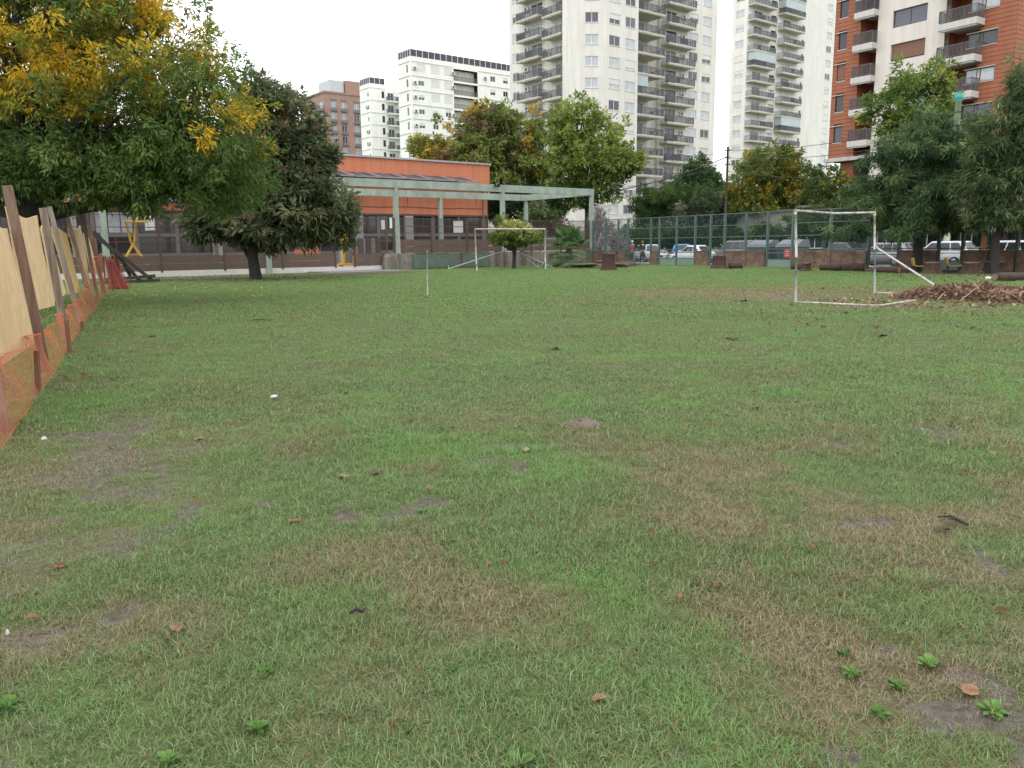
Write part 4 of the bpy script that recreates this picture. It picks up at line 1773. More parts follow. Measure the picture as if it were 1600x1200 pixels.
M_asph = mat('asphalt', (0.055, 0.055, 0.056), 0.9, 0.2, 1.5, 0.3)
strip_M('pavement', -40, 70, 0.35, 3.0, -.2, .10, M_pave)
strip_M('road', -40, 70, 3.004, 15.0, -.2, .012, M_asph)
strip_M('pavement', -40, 70, 15.004, 18.5, -.2, .12, M_pave)
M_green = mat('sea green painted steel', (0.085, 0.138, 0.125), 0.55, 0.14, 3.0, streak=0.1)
M_greend = mat('shaded fence and garage green', (0.03, 0.055, 0.05), 0.55, 0.15, 3.0)  # fence green with tree shade put into the colour; garage door shares it
M_bricks = brick_mat('old brick wall', (0.25, 0.105, 0.062), (0.10, 0.085, 0.062), (0.19, 0.17, 0.14), stain=.7)


def street_fence():
    root = thing('fence', 'tall sea green steel fence with wire panels over low brick piers, along the street', 'fence', Mw(0, 0, 0), M_ANG)
    wire = mesh_mat('green wire mesh', (0.03, 0.07, 0.065), .05, .06)
    ZT = 3.45
    # measured post places and what stands between them: b brick below, m wire down to the ground, g gate with a sheet at its foot
    px = [927, 946, 966, 981, 1017, 1030, 1057, 1086, 1110, 1132, 1165, 1199, 1238, 1297, 1358, 1405, 1467, 1505, 1548, 1590]
    kind = ['b', 'b', 'b', 'm', 'b', 'g', 'g', 'b', 'm', 'b', 'b', 'g', 'b', 'b', 'm', 'b', 'g', 'b', 'b', 'b']
    xs = [Mx(p, 383) for p in px] 
    xs += [xs[-1] + 2.6 * k for k in range(1, 7)]
    kind += ['b'] * 6
    for k, x in enumerate(xs):
        dk = M_greend if k >= 14 else M_green  # right-hand run takes the green that has shade in its colour
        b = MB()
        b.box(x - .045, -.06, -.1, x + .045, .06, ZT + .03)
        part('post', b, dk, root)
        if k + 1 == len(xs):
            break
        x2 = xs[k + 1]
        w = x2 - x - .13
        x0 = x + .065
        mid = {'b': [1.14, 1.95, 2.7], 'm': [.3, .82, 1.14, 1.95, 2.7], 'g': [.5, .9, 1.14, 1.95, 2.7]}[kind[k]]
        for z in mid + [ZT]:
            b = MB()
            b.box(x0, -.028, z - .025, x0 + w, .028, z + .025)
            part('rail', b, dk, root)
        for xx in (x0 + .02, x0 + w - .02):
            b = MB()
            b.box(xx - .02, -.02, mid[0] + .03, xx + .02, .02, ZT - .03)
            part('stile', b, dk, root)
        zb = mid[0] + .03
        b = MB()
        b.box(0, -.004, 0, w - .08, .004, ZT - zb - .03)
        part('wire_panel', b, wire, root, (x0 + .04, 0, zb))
        if kind[k] == 'g':
            b = MB()
            b.box(x0 + .01, -.015, .03, x0 + w - .01, .015, .47)
            part('kick_plate', b, mat('pale green sheet', (0.17, 0.24, 0.20), .6, .12, 2), root)
        if kind[k] == 'b':
            b = MB()
            b.box(0, -.13, -.1, w, .13, 1.05)
            part('brick_pier', b, M_bricks, root, (x0, .0, 0))
    for k in (10, 13):
        b = MB()
        b.box(xs[k] - .16, -.17, -.1, xs[k] + .16, -.075, 1.08)
        part('pier_post', b, M_bricks, root)


street_fence()


# ------------------------------------------------------------------ cars
def paint(name, col, rough=.3):
    m = mat(name, col, rough, .04, 1.5, spec=.6)
    m.node_tree.nodes['Principled BSDF'].inputs['Coat Weight'].default_value = .5
    return m


M_tyre = mat('tyre rubber', (0.02, 0.02, 0.02), .85, .1)
M_rimm = mat('alloy rim', (0.4, 0.4, 0.41), .35, .08, metal=.6)
M_head = mat('headlamp glass', (0.55, 0.58, 0.6), .1, .1, 6, spec=.7)
M_tail = mat('red tail lamp', (0.5, 0.015, 0.015), .2, .2, 8)
M_carglass = glass_mat('car glass', (0.022, 0.026, 0.03))


def car(label, pm, loc, rz, L=4.1, W=1.74, H=1.48, style='hatch', group='cars parked along the street'):
    """car facing +x: lofted body and cabin, wheels with rims, lamps, windows, plates, mirrors"""
    root = thing('parked_car', label, 'car', loc, rz, group)
    h = L / 2
    hw = W / 2
    b = MB()
    bel = .62 * H
    hood = {'hatch': .60, 'sedan': .60, 'suv': .64, 'van': .66}[style] * H
    st = [(-h, .50, .46 * H, .84), (-h + .06, .32, .58 * H, .92), (-h + .22, .24, bel, .97), (-h + .8, .2, bel + .02, 1.0), (0, .19, bel, 1.0),
          (h - 1.35, .19, bel - .01, 1.0), (h - .95, .2, hood - .01, .99), (h - .35, .22, hood - .09 * H, .95), (h - .1, .27, .47 * H, .88), (h, .36, .38 * H, .76)]
    rings = []
    for x, zb, zt, k in st:
        w = hw * k
        rings.append([(x, -w * .8, zb), (x, w * .8, zb), (x, w * .97, zb + .1), (x, w, (zb + zt) / 2 + .02), (x, w * .97, zt - .09), (x, w * .86, zt),
                      (x, 0, zt + .025), (x, -w * .86, zt), (x, -w * .97, zt - .09), (x, -w, (zb + zt) / 2 + .02), (x, -w * .97, zb + .1)])
    b.ring(rings)
    body = part('body', b, pm, root)
    # cabin
    rear, rtop, ftop, front = {'hatch': (-h + .12, -h + .55, .35, h - 1.15), 'sedan': (-h + .75, -h + 1.35, .3, h - 1.2),
                               'suv': (-h + .08, -h + .32, .4, h - 1.25), 'van': (-h + .06, -h + .15, h - 1.25, h - .75)}[style]
    zb, zt = bel - .03, H - .05
    wb, wt = hw * .90, hw * .70
    b = MB()

    def sec(t, k):
        z = zb + (zt - zb) * t
        x0, x1 = rear + (rtop - rear) * t, front + (ftop - front) * t
        w = wb + (wt - wb) * t
        c = .10
        return [(x0 + c, -w, z), (x1 - c, -w, z), (x1, -w + .16, z), (x1 + .06, 0, z), (x1, w - .16, z), (x1 - c, w, z), (x0 + c, w, z), (x0, w - .12, z), (x0 - .03, 0, z), (x0, -w + .12, z)]
    rs_ = [sec(t, 0) for t in (0, .35, .7, 1.0)]
    top = [(x * .93 + .07 * (rtop + ftop) / 2, y * .82, H) for x, y, z in rs_[-1]]
    b.ring(rs_ + [top])
    part('cabin', b, pm, root)
    # glass: plates just proud of the cabin
    def plate(name, pts, m, out):
        q = MB()
        o_ = Vector(out)
        q.quad(*[Vector(p) + o_ * .006 for p in pts])
        q.quad(*[Vector(p) + o_ * .0015 for p in reversed(pts)])
        part(name, q, m, root)

    def at(t, x_frac, sgn):
        z = zb + (zt - zb) * t
        x0, x1 = rear + (rtop - rear) * t + .16, front + (ftop - front) * t - .16
        return (x0 + (x1 - x0) * x_frac, sgn * (wb + (wt - wb) * t), z)
    for s in (-1, 1):
        for f0, f1 in ((.02, .30), (.33, .62), (.65, .985)):
            plate('side_window', [at(.16, f0, s), at(.16, f1, s), at(.9, f1, s), at(.9, f0, s)], M_carglass, (0, s, .35))
    def fr(t, y, f):
        z = zb + (zt - zb) * t
        x = (front + (ftop - front) * t) if f else (rear + (rtop - rear) * t)
        w = wb + (wt - wb) * t - .17
        return (x + (.06 * (1 - abs(y)) if f else -.03 * (1 - abs(y))), y * w, z)
    for f in (True, False):
        q = MB()
        o_ = Vector((1 if f else -1, 0, .6)) * .012
        for a, c in ((-1, 0), (0, 1)):
            q.quad(*[Vector(fr(t, y, f)) + o_ for t, y in ((.1, a), (.1, c), (.93, c), (.93, a))])
        part('windscreen' if f else 'rear_window', q, M_carglass, root)
    # wheels
    r_ = .205 * H + .005
    for x in (-h + .78, h - .82):
        for s in (-1, 1):
            q = MB()
            q.ring([[(r_ * kr * math.cos(a), y, r_ * kr * math.sin(a)) for a in np.linspace(0, 2 * PI, 19)[:-1]] for kr, y in ((.9, -.1), (1, -.07), (1, .07), (.9, .1))])
            t = part('wheel', q, M_tyre, root, (x, s * (hw - .085), r_))
            q = MB()
            q.ring([[(r_ * kr * math.cos(a), s * y, r_ * kr * math.sin(a)) for a in np.linspace(0, 2 * PI, 15)[:-1]] for kr, y in ((.66, .095), (.62, .108), (.2, .104))])
            part('rim', q, M_rimm, t)
    # lamps, grille, bumper line, plates, mirrors, handles
    for s in (-1, 1):
        q = MB()
        q.ring([[(h - .36, s * hw * .95, .45 * H), (h - .06, s * hw * .80, .41 * H), (h - .02, s * hw * .52, .42 * H), (h - .08, s * hw * .54, .475 * H), (h - .3, s * hw * .93, .53 * H)],
                [(h - .33, s * hw * .99, .45 * H), (h - .02, s * hw * .84, .41 * H), (h + .03, s * hw * .52, .42 * H), (h - .04, s * hw * .54, .48 * H), (h - .27, s * hw * .97, .535 * H)]])
        part('headlight', q, M_head, root)
        q = MB()
        q.box(-h - .01, min(s * hw * .62, s * hw * .93), .44 * H, -h + .14, max(s * hw * .62, s * hw * .93), .58 * H)
        part('tail_light', q, M_tail, root)
        q = MB()
        q.ring([[(front - .28 + a, s * (hw + y), bel + .02 + z) for a, z in ((0, 0), (.12, .02), (.12, .13), (0, .14))] for y in (-.06, .12)], smooth=False)
        part('mirror', q, pm, root)
        for xx in (-.5, .45):
            q = MB()
            q.box(xx - .1, s * (hw + .001) - .01, bel - .16, xx + .1, s * (hw + .001) + .012, bel - .13)
            part('door_handle', q, pm, root)
    q = MB()
    q.box(h - .12, -hw * .45, .31 * H, h + .015, hw * .45, .42 * H)
    q.box(h - .12, -hw * .6, .2 * H, h - .01, hw * .6, .25 * H)
    part('grille', q, M_darkmetal, root)
    q = MB()
    q.tube([(h + .016, 0, .375 * H), (h + .03, 0, .375 * H)], .06, 12)
    part('emblem', q, M_rimm, root)
    for x in (h + .012, -h - .03):
        q = MB()
        q.box(x, -.2, .24 * H if x > 0 else .36 * H, x + .018, .2, .30 * H if x > 0 else .42 * H)
        part('number_plate', q, mat('plate white', (0.6, 0.6, 0.6), .5, .05), root)
    return root


def mstreet(px, off, dz=.012):
    x = Mx(px, 385, off)
    return Mw(x, off, dz)


car('silver hatchback with its dark grille towards the gates, behind the two walking people', paint('silver paint', (0.5, 0.52, 0.54)), mstreet(1016, 5.2), M_ANG - .42, 4.0, 1.72, 1.5, 'hatch')
car('bright blue hatchback seen through the double gates, behind the white sedan', paint('blue paint', (0.03, 0.25, 0.58)), mstreet(1068, 9.0), M_ANG + 2.2, 3.9, 1.7, 1.5, 'hatch')
car('white sedan behind the double gates, in front of the blue hatchback', paint('white paint', (0.74, 0.75, 0.76)), mstreet(1085, 5.6), M_ANG + PI, 4.3, 1.74, 1.4, 'sedan')
car('dark grey sport utility car left of the two refuse containers', paint('graphite paint', (0.10, 0.10, 0.115)), mstreet(1148, 6.6), M_ANG + PI, 4.5, 1.85, 1.72, 'suv')
car('dark green saloon at the far end of the street by the pale green post', paint('dark green paint', (0.03, 0.05, 0.05)), mstreet(944, 7.5), M_ANG, 4.3, 1.74, 1.42, 'sedan')
car('black saloon behind the brick piers, seen between the near goal posts', paint('black paint', (0.03, 0.03, 0.035)), mstreet(1325, 8.5), M_ANG, 4.4, 1.78, 1.5, 'sedan')
car('grey silver hatchback behind the right post of the near goal', paint('steel grey paint', (0.24, 0.25, 0.27)), mstreet(1383, 4.6), M_ANG + PI, 4.0, 1.72, 1.45, 'hatch')
car('white hatchback behind the yellow seats, in the shade of the conifer', MATS['white paint'], mstreet(1470, 5.0), M_ANG + PI, 4.1, 1.74, 1.5, 'hatch')
car('white car showing a red tail lamp at the right edge of the picture', MATS['white paint'], mstreet(1612, 4.6), M_ANG, 4.2, 1.74, 1.5, 'hatch')


def dumpster(px, label, sticker):
    x = Mx(px, 395, 3.9)
    root = thing('refuse_container', label, 'container', Mw(x, 3.9, .012), M_ANG, 'refuse containers behind the fence')
    dk = mat('container grey plastic', (0.06, 0.07, 0.078), .55, .12, 2)
    lidm = mat('container lid', (0.12, 0.13, 0.15), .4, .08, 2)
    b = MB()
    b.ring([[(x * k, y * k2, z) for x, y in ((-.85, -.6), (.85, -.6), (.85, .6), (-.85, .6))] for z, k, k2 in ((.18, .9, .86), (.5, .95, .92), (1.15, 1, 1))], smooth=False)
    b.box(-.9, -.65, 1.152, .9, .65, 1.22)
    part('bin_body', b, dk, root)
    for xx in (-.55, 0, .55):
        b = MB()
        b.bar((xx, -.585, .3), (xx, -.612, 1.12), .06, .04, up=(0, 1, 0))
        part('rib', b, dk, root)
    b = MB()
    b.ring([[(-.92, -.68, 1.225), (.92, -.68, 1.225), (.92, .68, 1.225), (-.92, .68, 1.225)], [(-.88, -.55, 1.42), (.88, -.55, 1.42), (.88, .66, 1.42), (-.88, .66, 1.42)],
            [(-.8, .05, 1.72), (.8, .05, 1.72), (.8, .6, 1.72), (-.8, .6, 1.72)]], smooth=False)
    part('lid', b, lidm, root)
    for xx, yy in ((-.7, -.45), (.7, -.45), (-.7, .45), (.7, .45)):
        b = MB()
        b.tube([(xx - .03, yy, .1), (xx + .03, yy, .1)], .1, 10)
        b.box(xx - .05, yy - .05, .1, xx + .05, yy + .05, .22)
        part('wheel', b, M_tyre, root)
    if sticker:
        b = MB()
        b.box(-.16, -.66, .52, .36, -.632, 1.1)
        part('sticker', b, mat('red sticker', (0.62, 0.06, 0.045), .6, .08), root)
        b = MB()
        for z in (.64, .78, .92):
            b.box(-.06, -.668, z, .26, -.6605, z + .05)
        b.box(.08, -.6705, .6, .13, -.6685, 1.02)
        part('sticker_print', b, mat('sticker pale print', (0.66, 0.4, 0.36), .6, .08), root)


dumpster(1192, 'grey refuse container with a sloping lid, left of the one with the red sticker', False)
dumpster(1238, 'grey refuse container with a red sticker on its front', True)

# ------------------------------------------------------------------ people
M_skin = mat('skin', (0.45, 0.25, 0.17), .6, .06)


def skin_obj(name, pts, edges, m, parent, sub=1):
    """one continuous surface grown round a skeleton: pts = (x, y, z, r) or (x, y, z, rx, ry)"""
    me = bpy.data.meshes.new(name)
    me.from_pydata([p[:3] for p in pts], edges, [])
    o = link(name, me, parent)
    sk = o.modifiers.new('skin', 'SKIN')
    lay = me.skin_vertices[0] if me.skin_vertices else None
    if lay is None:
        bm = bmesh.new()
        bm.from_mesh(me)
        bm.verts.layers.skin.verify()
        bm.to_mesh(me)
        bm.free()
        lay = me.skin_vertices[0]
    for i, p in enumerate(pts):
        lay.data[i].radius = (p[3], p[4] if len(p) > 4 else p[3])
    lay.data[0].use_root = True
    sk.use_smooth_shade = True
    s = o.modifiers.new('sub', 'SUBSURF')
    s.levels = sub
    s.render_levels = sub
    me.materials.append(m)
    return o


def person(label, loc, rz, S, shirt, trousers, hair, pose='walk', bag=None, helmet=False, group=None):
    """figure facing +x; S scales from 1.70 m"""
    root = thing('person', label, 'person', loc, rz, group)
    root.scale = (S, S, S)
    if pose == 'walk':
        hip = .90
        legs = [[(.0, .09, .88), (.10, .09, .48), (.16, .09, .08), (.28, .10, .035)], [(.0, -.09, .88), (.02, -.09, .48), (-.20, -.09, .10), (-.10, -.10, .04)]]
        arms = [[(.0, .19, 1.40), (-.06, .24, 1.13), (.05, .23, .90), (.08, .23, .80)], [(.0, -.19, 1.40), (.05, -.25, 1.14), (.17, -.22, .93), (.22, -.21, .85)]]
    elif pose == 'sit':
        hip = .50
        legs = [[(.0, .09, .50), (.42, .12, .50), (.44, .12, .09), (.57, .13, .04)], [(.0, -.09, .50), (.40, -.13, .50), (.36, -.13, .09), (.49, -.14, .04)]]
        arms = [[(.04, .19, 1.0), (.10, .25, .74), (.34, .16, .62), (.42, .13, .60)], [(.04, -.19, 1.0), (.10, -.25, .74), (.34, -.16, .62), (.42, -.13, .60)]]
    elif pose == 'ride':
        hip = .78
        legs = [[(.0, .10, .78), (.38, .17, .70), (.28, .18, .32), (.40, .19, .27)], [(.0, -.10, .78), (.38, -.17, .70), (.28, -.18, .32), (.40, -.19, .27)]]
        arms = [[(.12, .19, 1.26), (.28, .27, 1.04), (.52, .27, 1.0), (.60, .27, 1.0)], [(.12, -.19, 1.26), (.28, -.27, 1.04), (.52, -.27, 1.0), (.60, -.27, 1.0)]]
    sh = arms[0][0][2]
    sx = arms[0][0][0]
    neck = (sx, 0, sh + .08)
    head = (sx + .03, 0, sh + .22)
    pts = [(0, 0, hip, .115, .14), (sx * .5, 0, (hip + sh) / 2, .10, .13), (sx, 0, sh - .03, .09, .14), (*neck, .048), (head[0] - .005, 0, head[2] - .07, .062), (*head, .082), (head[0] - .01, 0, head[2] + .07, .062)]
    ed = [(0, 1), (1, 2), (2, 3), (3, 4), (4, 5), (5, 6)]

    def chain(start, ps, rr):
        prev = start
        for p, r_ in zip(ps, rr):
            pts.append((*p, r_))
            ed.append((prev, len(pts) - 1))
            prev = len(pts) - 1
        return prev
    for lg in legs:
        chain(0, lg, (.085, .058, .042, .035))
    ends = []
    for ar in arms:
        ends.append(chain(2, ar, (.052, .042, .031, .036)))
    body = skin_obj('body', pts, ed, M_skin, root)
    # fingers and thumb on each hand
    for ar in arms:
        h0, w0 = Vector(ar[3]), Vector(ar[2])
        d = (h0 - w0).normalized()
        side = Vector((0, 1, 0)).cross(d).normalized()
        b = MB()
        for k in range(4):
            p = h0 + d * .02 + side * (.024 - .016 * k)
            b.tube([p, p + d * (.04 + .006 * (k in (1, 2))), p + d * .066 + Vector((0, -.02 if ar[0][1] > 0 else .02, -.008))], [.009, .0085, .006], 6)
        p = h0 - d * .02 + side * .03
        b.tube([p, p + side * .03 + d * .03, p + side * .03 + d * .055], [.011, .0095, .007], 6)
        part('fingers', b, M_skin, root)
    # clothes are their own surfaces round the body
    tp = [(0, 0, hip - .02, .145, .175), (sx * .5, 0, (hip + sh) / 2, .130, .165), (sx, 0, sh - .02, .115, .165), (sx, 0, sh + .045, .07, .08)]
    te = [(0, 1), (1, 2), (2, 3)]
    for ar in arms:
        a = len(tp)
        tp += [(*ar[0], .072), (*ar[1], .06), (*(Vector(ar[1]).lerp(Vector(ar[2]), .85)), .046)]
        te += [(2, a), (a, a + 1), (a + 1, a + 2)]
    skin_obj('jacket', tp, te, shirt, root)
    tp = [(0, 0, hip + .04, .135, .165), (0, 0, hip - .06, .135, .16)]
    te = [(0, 1)]
    for lg in legs:
        a = len(tp)
        tp += [(*lg[0], .10), (*lg[1], .072), (*(Vector(lg[1]).lerp(Vector(lg[2]), .9)), .056)]
        te += [(1, a), (a, a + 1), (a + 1, a + 2)]
    skin_obj('trousers', tp, te, trousers, root)
    for lg in legs:
        a, t = Vector(lg[2]), Vector(lg[3])
        b = MB()
        hd = Vector((t.x - a.x, t.y - a.y, 0)).normalized()
        sd_ = Vector((-hd.y, hd.x, 0))
        c0 = Vector((a.x, a.y, max(t.z - .035, 0)))
        b.ring([[c0 + hd * f + sd_ * w * q + Vector((0, 0, z)) for q, z in ((-1, 0), (1, 0), (.9, hh * .6), (.5, hh), (-.5, hh), (-.9, hh * .6))]
                for f, w, hh in ((-.08, .035, .09), (-.03, .045, .11), (.08, .046, .08), (.16, .046, .06), (.2, .03, .04))])
        part('shoe', b, mat('dark shoe', (0.03, 0.028, 0.028), .6, .1), root)
    hz = head[2]
    if helmet:
        b = MB()
        b.ring([[(head[0] - .005 + r_ * 1.12 * math.cos(a), r_ * math.sin(a), hz + z) for a in np.linspace(0, 2 * PI, 15)[:-1]] for r_, z in ((.10, -.12), (.135, -.04), (.14, .04), (.12, .1), (.07, .142), (.01, .155))])
        part('helmet', b, mat('dark helmet', (0.03, 0.03, 0.035), .25, .1), root)
        b = MB()
        b.ring([[(head[0] + .06 + .105 * math.cos(a), .132 * math.sin(a), hz + z) for a in np.linspace(-1.2, 1.2, 9)] for z in (-.02, .06)], closed=False, caps=False)
        part('visor', b, mat('pale visor', (0.45, 0.47, 0.5), .15, .1), root)
    else:
        b = MB()
        b.ring([[(head[0] - .022 + r_ * math.cos(a), r_ * .93 * math.sin(a), hz + z + .025 * math.cos(a) * (z < .05)) for a in np.linspace(0, 2 * PI, 15)[:-1]] for r_, z in ((.088, -.05), (.104, .0), (.106, .05), (.09, .1), (.05, .13), (.008, .138))])
        part('hair', b, hair, root)
        b = MB()
        b.tube([(head[0] + .082, 0, hz + .01), (head[0] + .104, 0, hz - .025), (head[0] + .084, 0, hz - .035)], [.008, .014, .01], 6)
        b.tube([(head[0] - .005, .085, hz - .02), (head[0] - .012, .094, hz + .02)], [.014, .018], 6)
        b.tube([(head[0] - .005, -.085, hz - .02), (head[0] - .012, -.094, hz + .02)], [.014, .018], 6)
        part('face', b, M_skin, root)
        b = MB()
        for s in (-1, 1):
            b.tube([(head[0] + .074, s * .03, hz + .012), (head[0] + .083, s * .03, hz + .012)], .009, 6)
        b.bar((head[0] + .079, -.022, hz - .055), (head[0] + .079, .022, hz - .055), .006, .007)
        part('eyes_and_mouth', b, mat('dark feature', (0.06, 0.025, 0.02), .5, .1), root)
    if bag:
        b = MB()
        q = arms[1][3]
        b.box(q[0] - .14, q[1] - .07, q[2] - .36, q[0] + .14, q[1] + .07, q[2] - .1)
        b.tube([(q[0] - .09, q[1], q[2] - .1), (q[0], q[1], q[2] - .01), (q[0] + .09, q[1], q[2] - .1)], .012, 6)
        o = thing('handbag', 'dark bag carried by the person in dark clothes on the pavement', 'bag', loc, rz, data=b.mesh('handbag', bag))
    return root


M_dkcloth = mat('dark cloth', (0.025, 0.026, 0.032), .9, .15)
M_redcloth = mat('faded red cloth', (0.33, 0.085, 0.09), .9, .15)
M_greycloth = mat('grey purple cloth', (0.17, 0.13, 0.14), .9, .12)
M_bluecloth = mat('navy cloth', (0.035, 0.045, 0.10), .9, .15)
x = Mx(988, 383, 1.4)
person('person with white hair in a faded red top, walking on the pavement behind the fence', Mw(x, 1.4, .10), M_ANG + PI, 1.0, M_redcloth, M_greycloth, mat('white hair', (0.55, 0.55, 0.54), .8, .1))
x = Mx(1004, 383, 1.9)
person('person in dark clothes walking beside the white haired one, behind the fence', Mw(x, 1.9, .10), M_ANG + PI - .3, .98, M_dkcloth, M_dkcloth, mat('light brown hair', (0.22, 0.13, 0.075), .8, .15), bag=M_dkcloth)
x = Mx(960, 383, 4.6)
rp_ = Mw(x, 4.6, .012)
person('person in a dark helmet riding a motor scooter, behind the big tree stump', rp_, M_ANG + PI * .75, 1.0, M_dkcloth, M_dkcloth, None, 'ride', helmet=True)


def scooter(loc, rz):
    root = thing('motor_scooter', 'dark red and white motor scooter under the helmeted rider', 'scooter', loc, rz)
    b = MB()
    b.ring([[(x, w * a, z + h * c) for a, c in ((-1, 0), (1, 0), (.8, .8), (0, 1), (-.8, .8))] for x, w, z, h in ((-.75, .06, .55, .12), (-.45, .13, .42, .26), (.0, .13, .42, .25), (.22, .09, .38, .16))])
    b.ring([[(x, w * a, z + h * c) for a, c in ((-1, 0), (1, 0), (.9, 1), (-.9, 1))] for x, w, z, h in ((.2, .13, .26, .08), (.55, .13, .26, .08), (.62, .16, .5, .25), (.66, .1, .85, .12))])
    part('body', b, mat('scooter red', (0.28, 0.04, 0.04), .35, .08), root)
    b = MB()
    b.ring([[(x, w * a, z) for a in (-1, 1)] + [(x, w * .8, z + .07), (x, -w * .8, z + .07)] for x, w, z in ((-.62, .1, .68), (-.1, .13, .67), (.15, .08, .66))])
    part('saddle', b, M_dkcloth, root)
    for xx in (-.58, .72):
        b = MB()
        b.ring([[(xx + .24 * k * math.cos(a), y, .24 + .24 * k * math.sin(a)) for a in np.linspace(0, 2 * PI, 17)[:-1]] for k, y in ((.85, -.05), (1, -.03), (1, .03), (.85, .05))])
        part('wheel', b, M_tyre, root)
    b = MB()
    b.tube([(.72, 0, .3), (.6, 0, .98)], .03, 8)
    b.tube([(.56, -.33, 1.0), (.6, 0, .98), (.56, .33, 1.0)], .018, 6)
    part('handlebar', b, M_darkmetal, root)
    b = MB()
    b.tube([(.66, 0, .88), (.74, 0, .88)], [.09, .08], 12)
    part('headlight', b, M_head, root)


scooter(rp_, M_ANG + PI * .75)
sx_ = Lx(439, 392, 3.4)
person('person in navy clothes sitting on a yellow bench in the school yard', Lw(sx_, 3.4, YZ), A_ANG - .5, 1.0, M_bluecloth, mat('blue jeans', (0.10, 0.13, 0.2), .9, .15), mat('dark hair', (0.03, 0.022, 0.018), .8, .1), 'sit')


def yard_bench():
    root = thing('bench', 'yellow bench in the school yard under the seated person', 'bench', Lw(sx_, 3.4, YZ), A_ANG - .5)
    b = MB()
    b.box(-.28, -.7, .33, .2, .7, .38)
    part('seat', b, M_yel, root)
    for y in (-.6, .6):
        b = MB()
        b.box(-.25, y - .05, 0, .17, y + .05, .328)
        part('leg', b, M_yel, root)


yard_bench()

# ------------------------------------------------------------------ poles and wires
M_pole = wood_mat('tarred pole', (0.045, 0.03, 0.022), (0.10, 0.07, 0.05), 'Z', 1.0, .85)
pole_xy = atY(1135, 300, 76)
pole_top = atY(1135.5, 229, 76)[2]


def utility_pole(loc, h, label, lean=(0, 0)):
    root = thing('utility_pole', label, 'pole', loc)
    b = MB()
    b.tube([(0, 0, -.2), (lean[0] * .5, lean[1] * .5, h * .5), (lean[0], lean[1], h)], [.125, .11, .095], 10)
    part('shaft', b, M_pole, root)
    for z in (.35, 1.0, 1.6):
        b = MB()
        b.bar((-.25, 0, h - z), (.25, 0, h - z), .07, .07)
        for s in (-.2, .2):
            b.tube([(s, 0, h - z + .04), (s, 0, h - z + .14)], [.035, .025], 7)
        part('crossarm', b, M_darkmetal, root)


utility_pole((pole_xy[0], pole_xy[1], 0), pole_top, 'dark wooden utility pole carrying cables, between the two cream towers')
farR = atY(1690, 120, 46)
utility_pole((farR[0], farR[1], 0), farR[2] + .3, 'wooden cable pole beyond the right edge of the picture')


def wire(p, q, sag, label, r_=.018):
    p, q = Vector(p), Vector(q)
    pts = []
    for i in range(17):
        t = i / 16
        v = p.lerp(q, t)
        v.z -= sag * 4 * t * (1 - t)
        pts.append(v - p)
    b = MB()
    b.tube(pts, r_, 5)
    thing('overhead_cable', label, 'cable', p, group='overhead cables', data=b.mesh('overhead_cable', M_darkmetal))


pt = Vector((pole_xy[0], pole_xy[1], pole_top))
fl1, fl2, fl3 = (Vector(atY(*a)) for a in ((930, 302, 84), (850, 300, 86), (900, 262, 100)))
wire(pt + Vector((0, 0, -.9)), fl1, .5, 'thick black cable sloping down from the wooden pole towards the light green tree', .05)
wire(pt + Vector((0, 0, -.35)), fl3, .6, 'thin cable from the top of the wooden pole towards the cream tower', .02)
wire(pt + Vector((0, 0, -1.6)), fl2, .7, 'thin lower cable from the wooden pole passing behind the light green tree', .02)
for k, (dz, ez) in enumerate(((-.3, 0), (-1.0, -1.2), (-1.6, -2.4), (-2.2, -3.6))):
    wire(pt + Vector((.1, 0, dz)), Vector(farR) + Vector((0, 0, ez)), 1.1,
         ['topmost', 'second highest', 'third highest', 'lowest'][k] + ' of the cables crossing the red building to the right of the pole', .022)


def green_pole():
    p0, p1 = atY(1482, 330, 50), atY(1490, 158, 50)
    root = thing('street_pole', 'pale green pole with a teal cap, in front of the red building', 'pole', (p0[0], p0[1], 0))
    h = p1[2]
    b = MB()
    b.tube([(0, 0, -.1), (.05, 0, h * .5), (.08, 0, h)], [.2, .19, .17], 12)
    part('shaft', b, mat('pale green paint', (0.42, 0.5, 0.36), .7, .18, 2.0, streak=.25), root)
    b = MB()
    b.tube([(.08, 0, h + .005), (.08, 0, h + .1), (.08, 0, h + .34), (.08, 0, h + .5)], [.19, .27, .25, .1], 12)
    part('cap', b, mat('teal cap', (0.03, 0.30, 0.24), .5, .12), root)
    for z in (.7, 1.5, 2.6):
        b = MB()
        b.tube([(.075, 0, h - z), (.075, 0, h - z + .08)], .2, 12)
        part('band', b, M_darkmetal, root)


green_pole()


def orange_gate():
    root = thing('gateway', 'tall orange gate posts across the street at the right edge', 'gate', Mw(Mx(1547, 360, 16.0), 16.0, .12), M_ANG)
    m = mat('orange gate paint', (0.45, 0.17, 0.05), .6, .12)
    for x in (-.35, .35):
        b = MB()
        b.box(x - .12, -.12, 0, x + .12, .12, 4.4)
        part('post', b, m, root)
    for z in (1.0, 2.0, 3.0, 4.0):
        b = MB()
        b.box(-.22, -.05, z, .22, .05, z + .1)
        part('crossbar', b, m, root)


orange_gate()


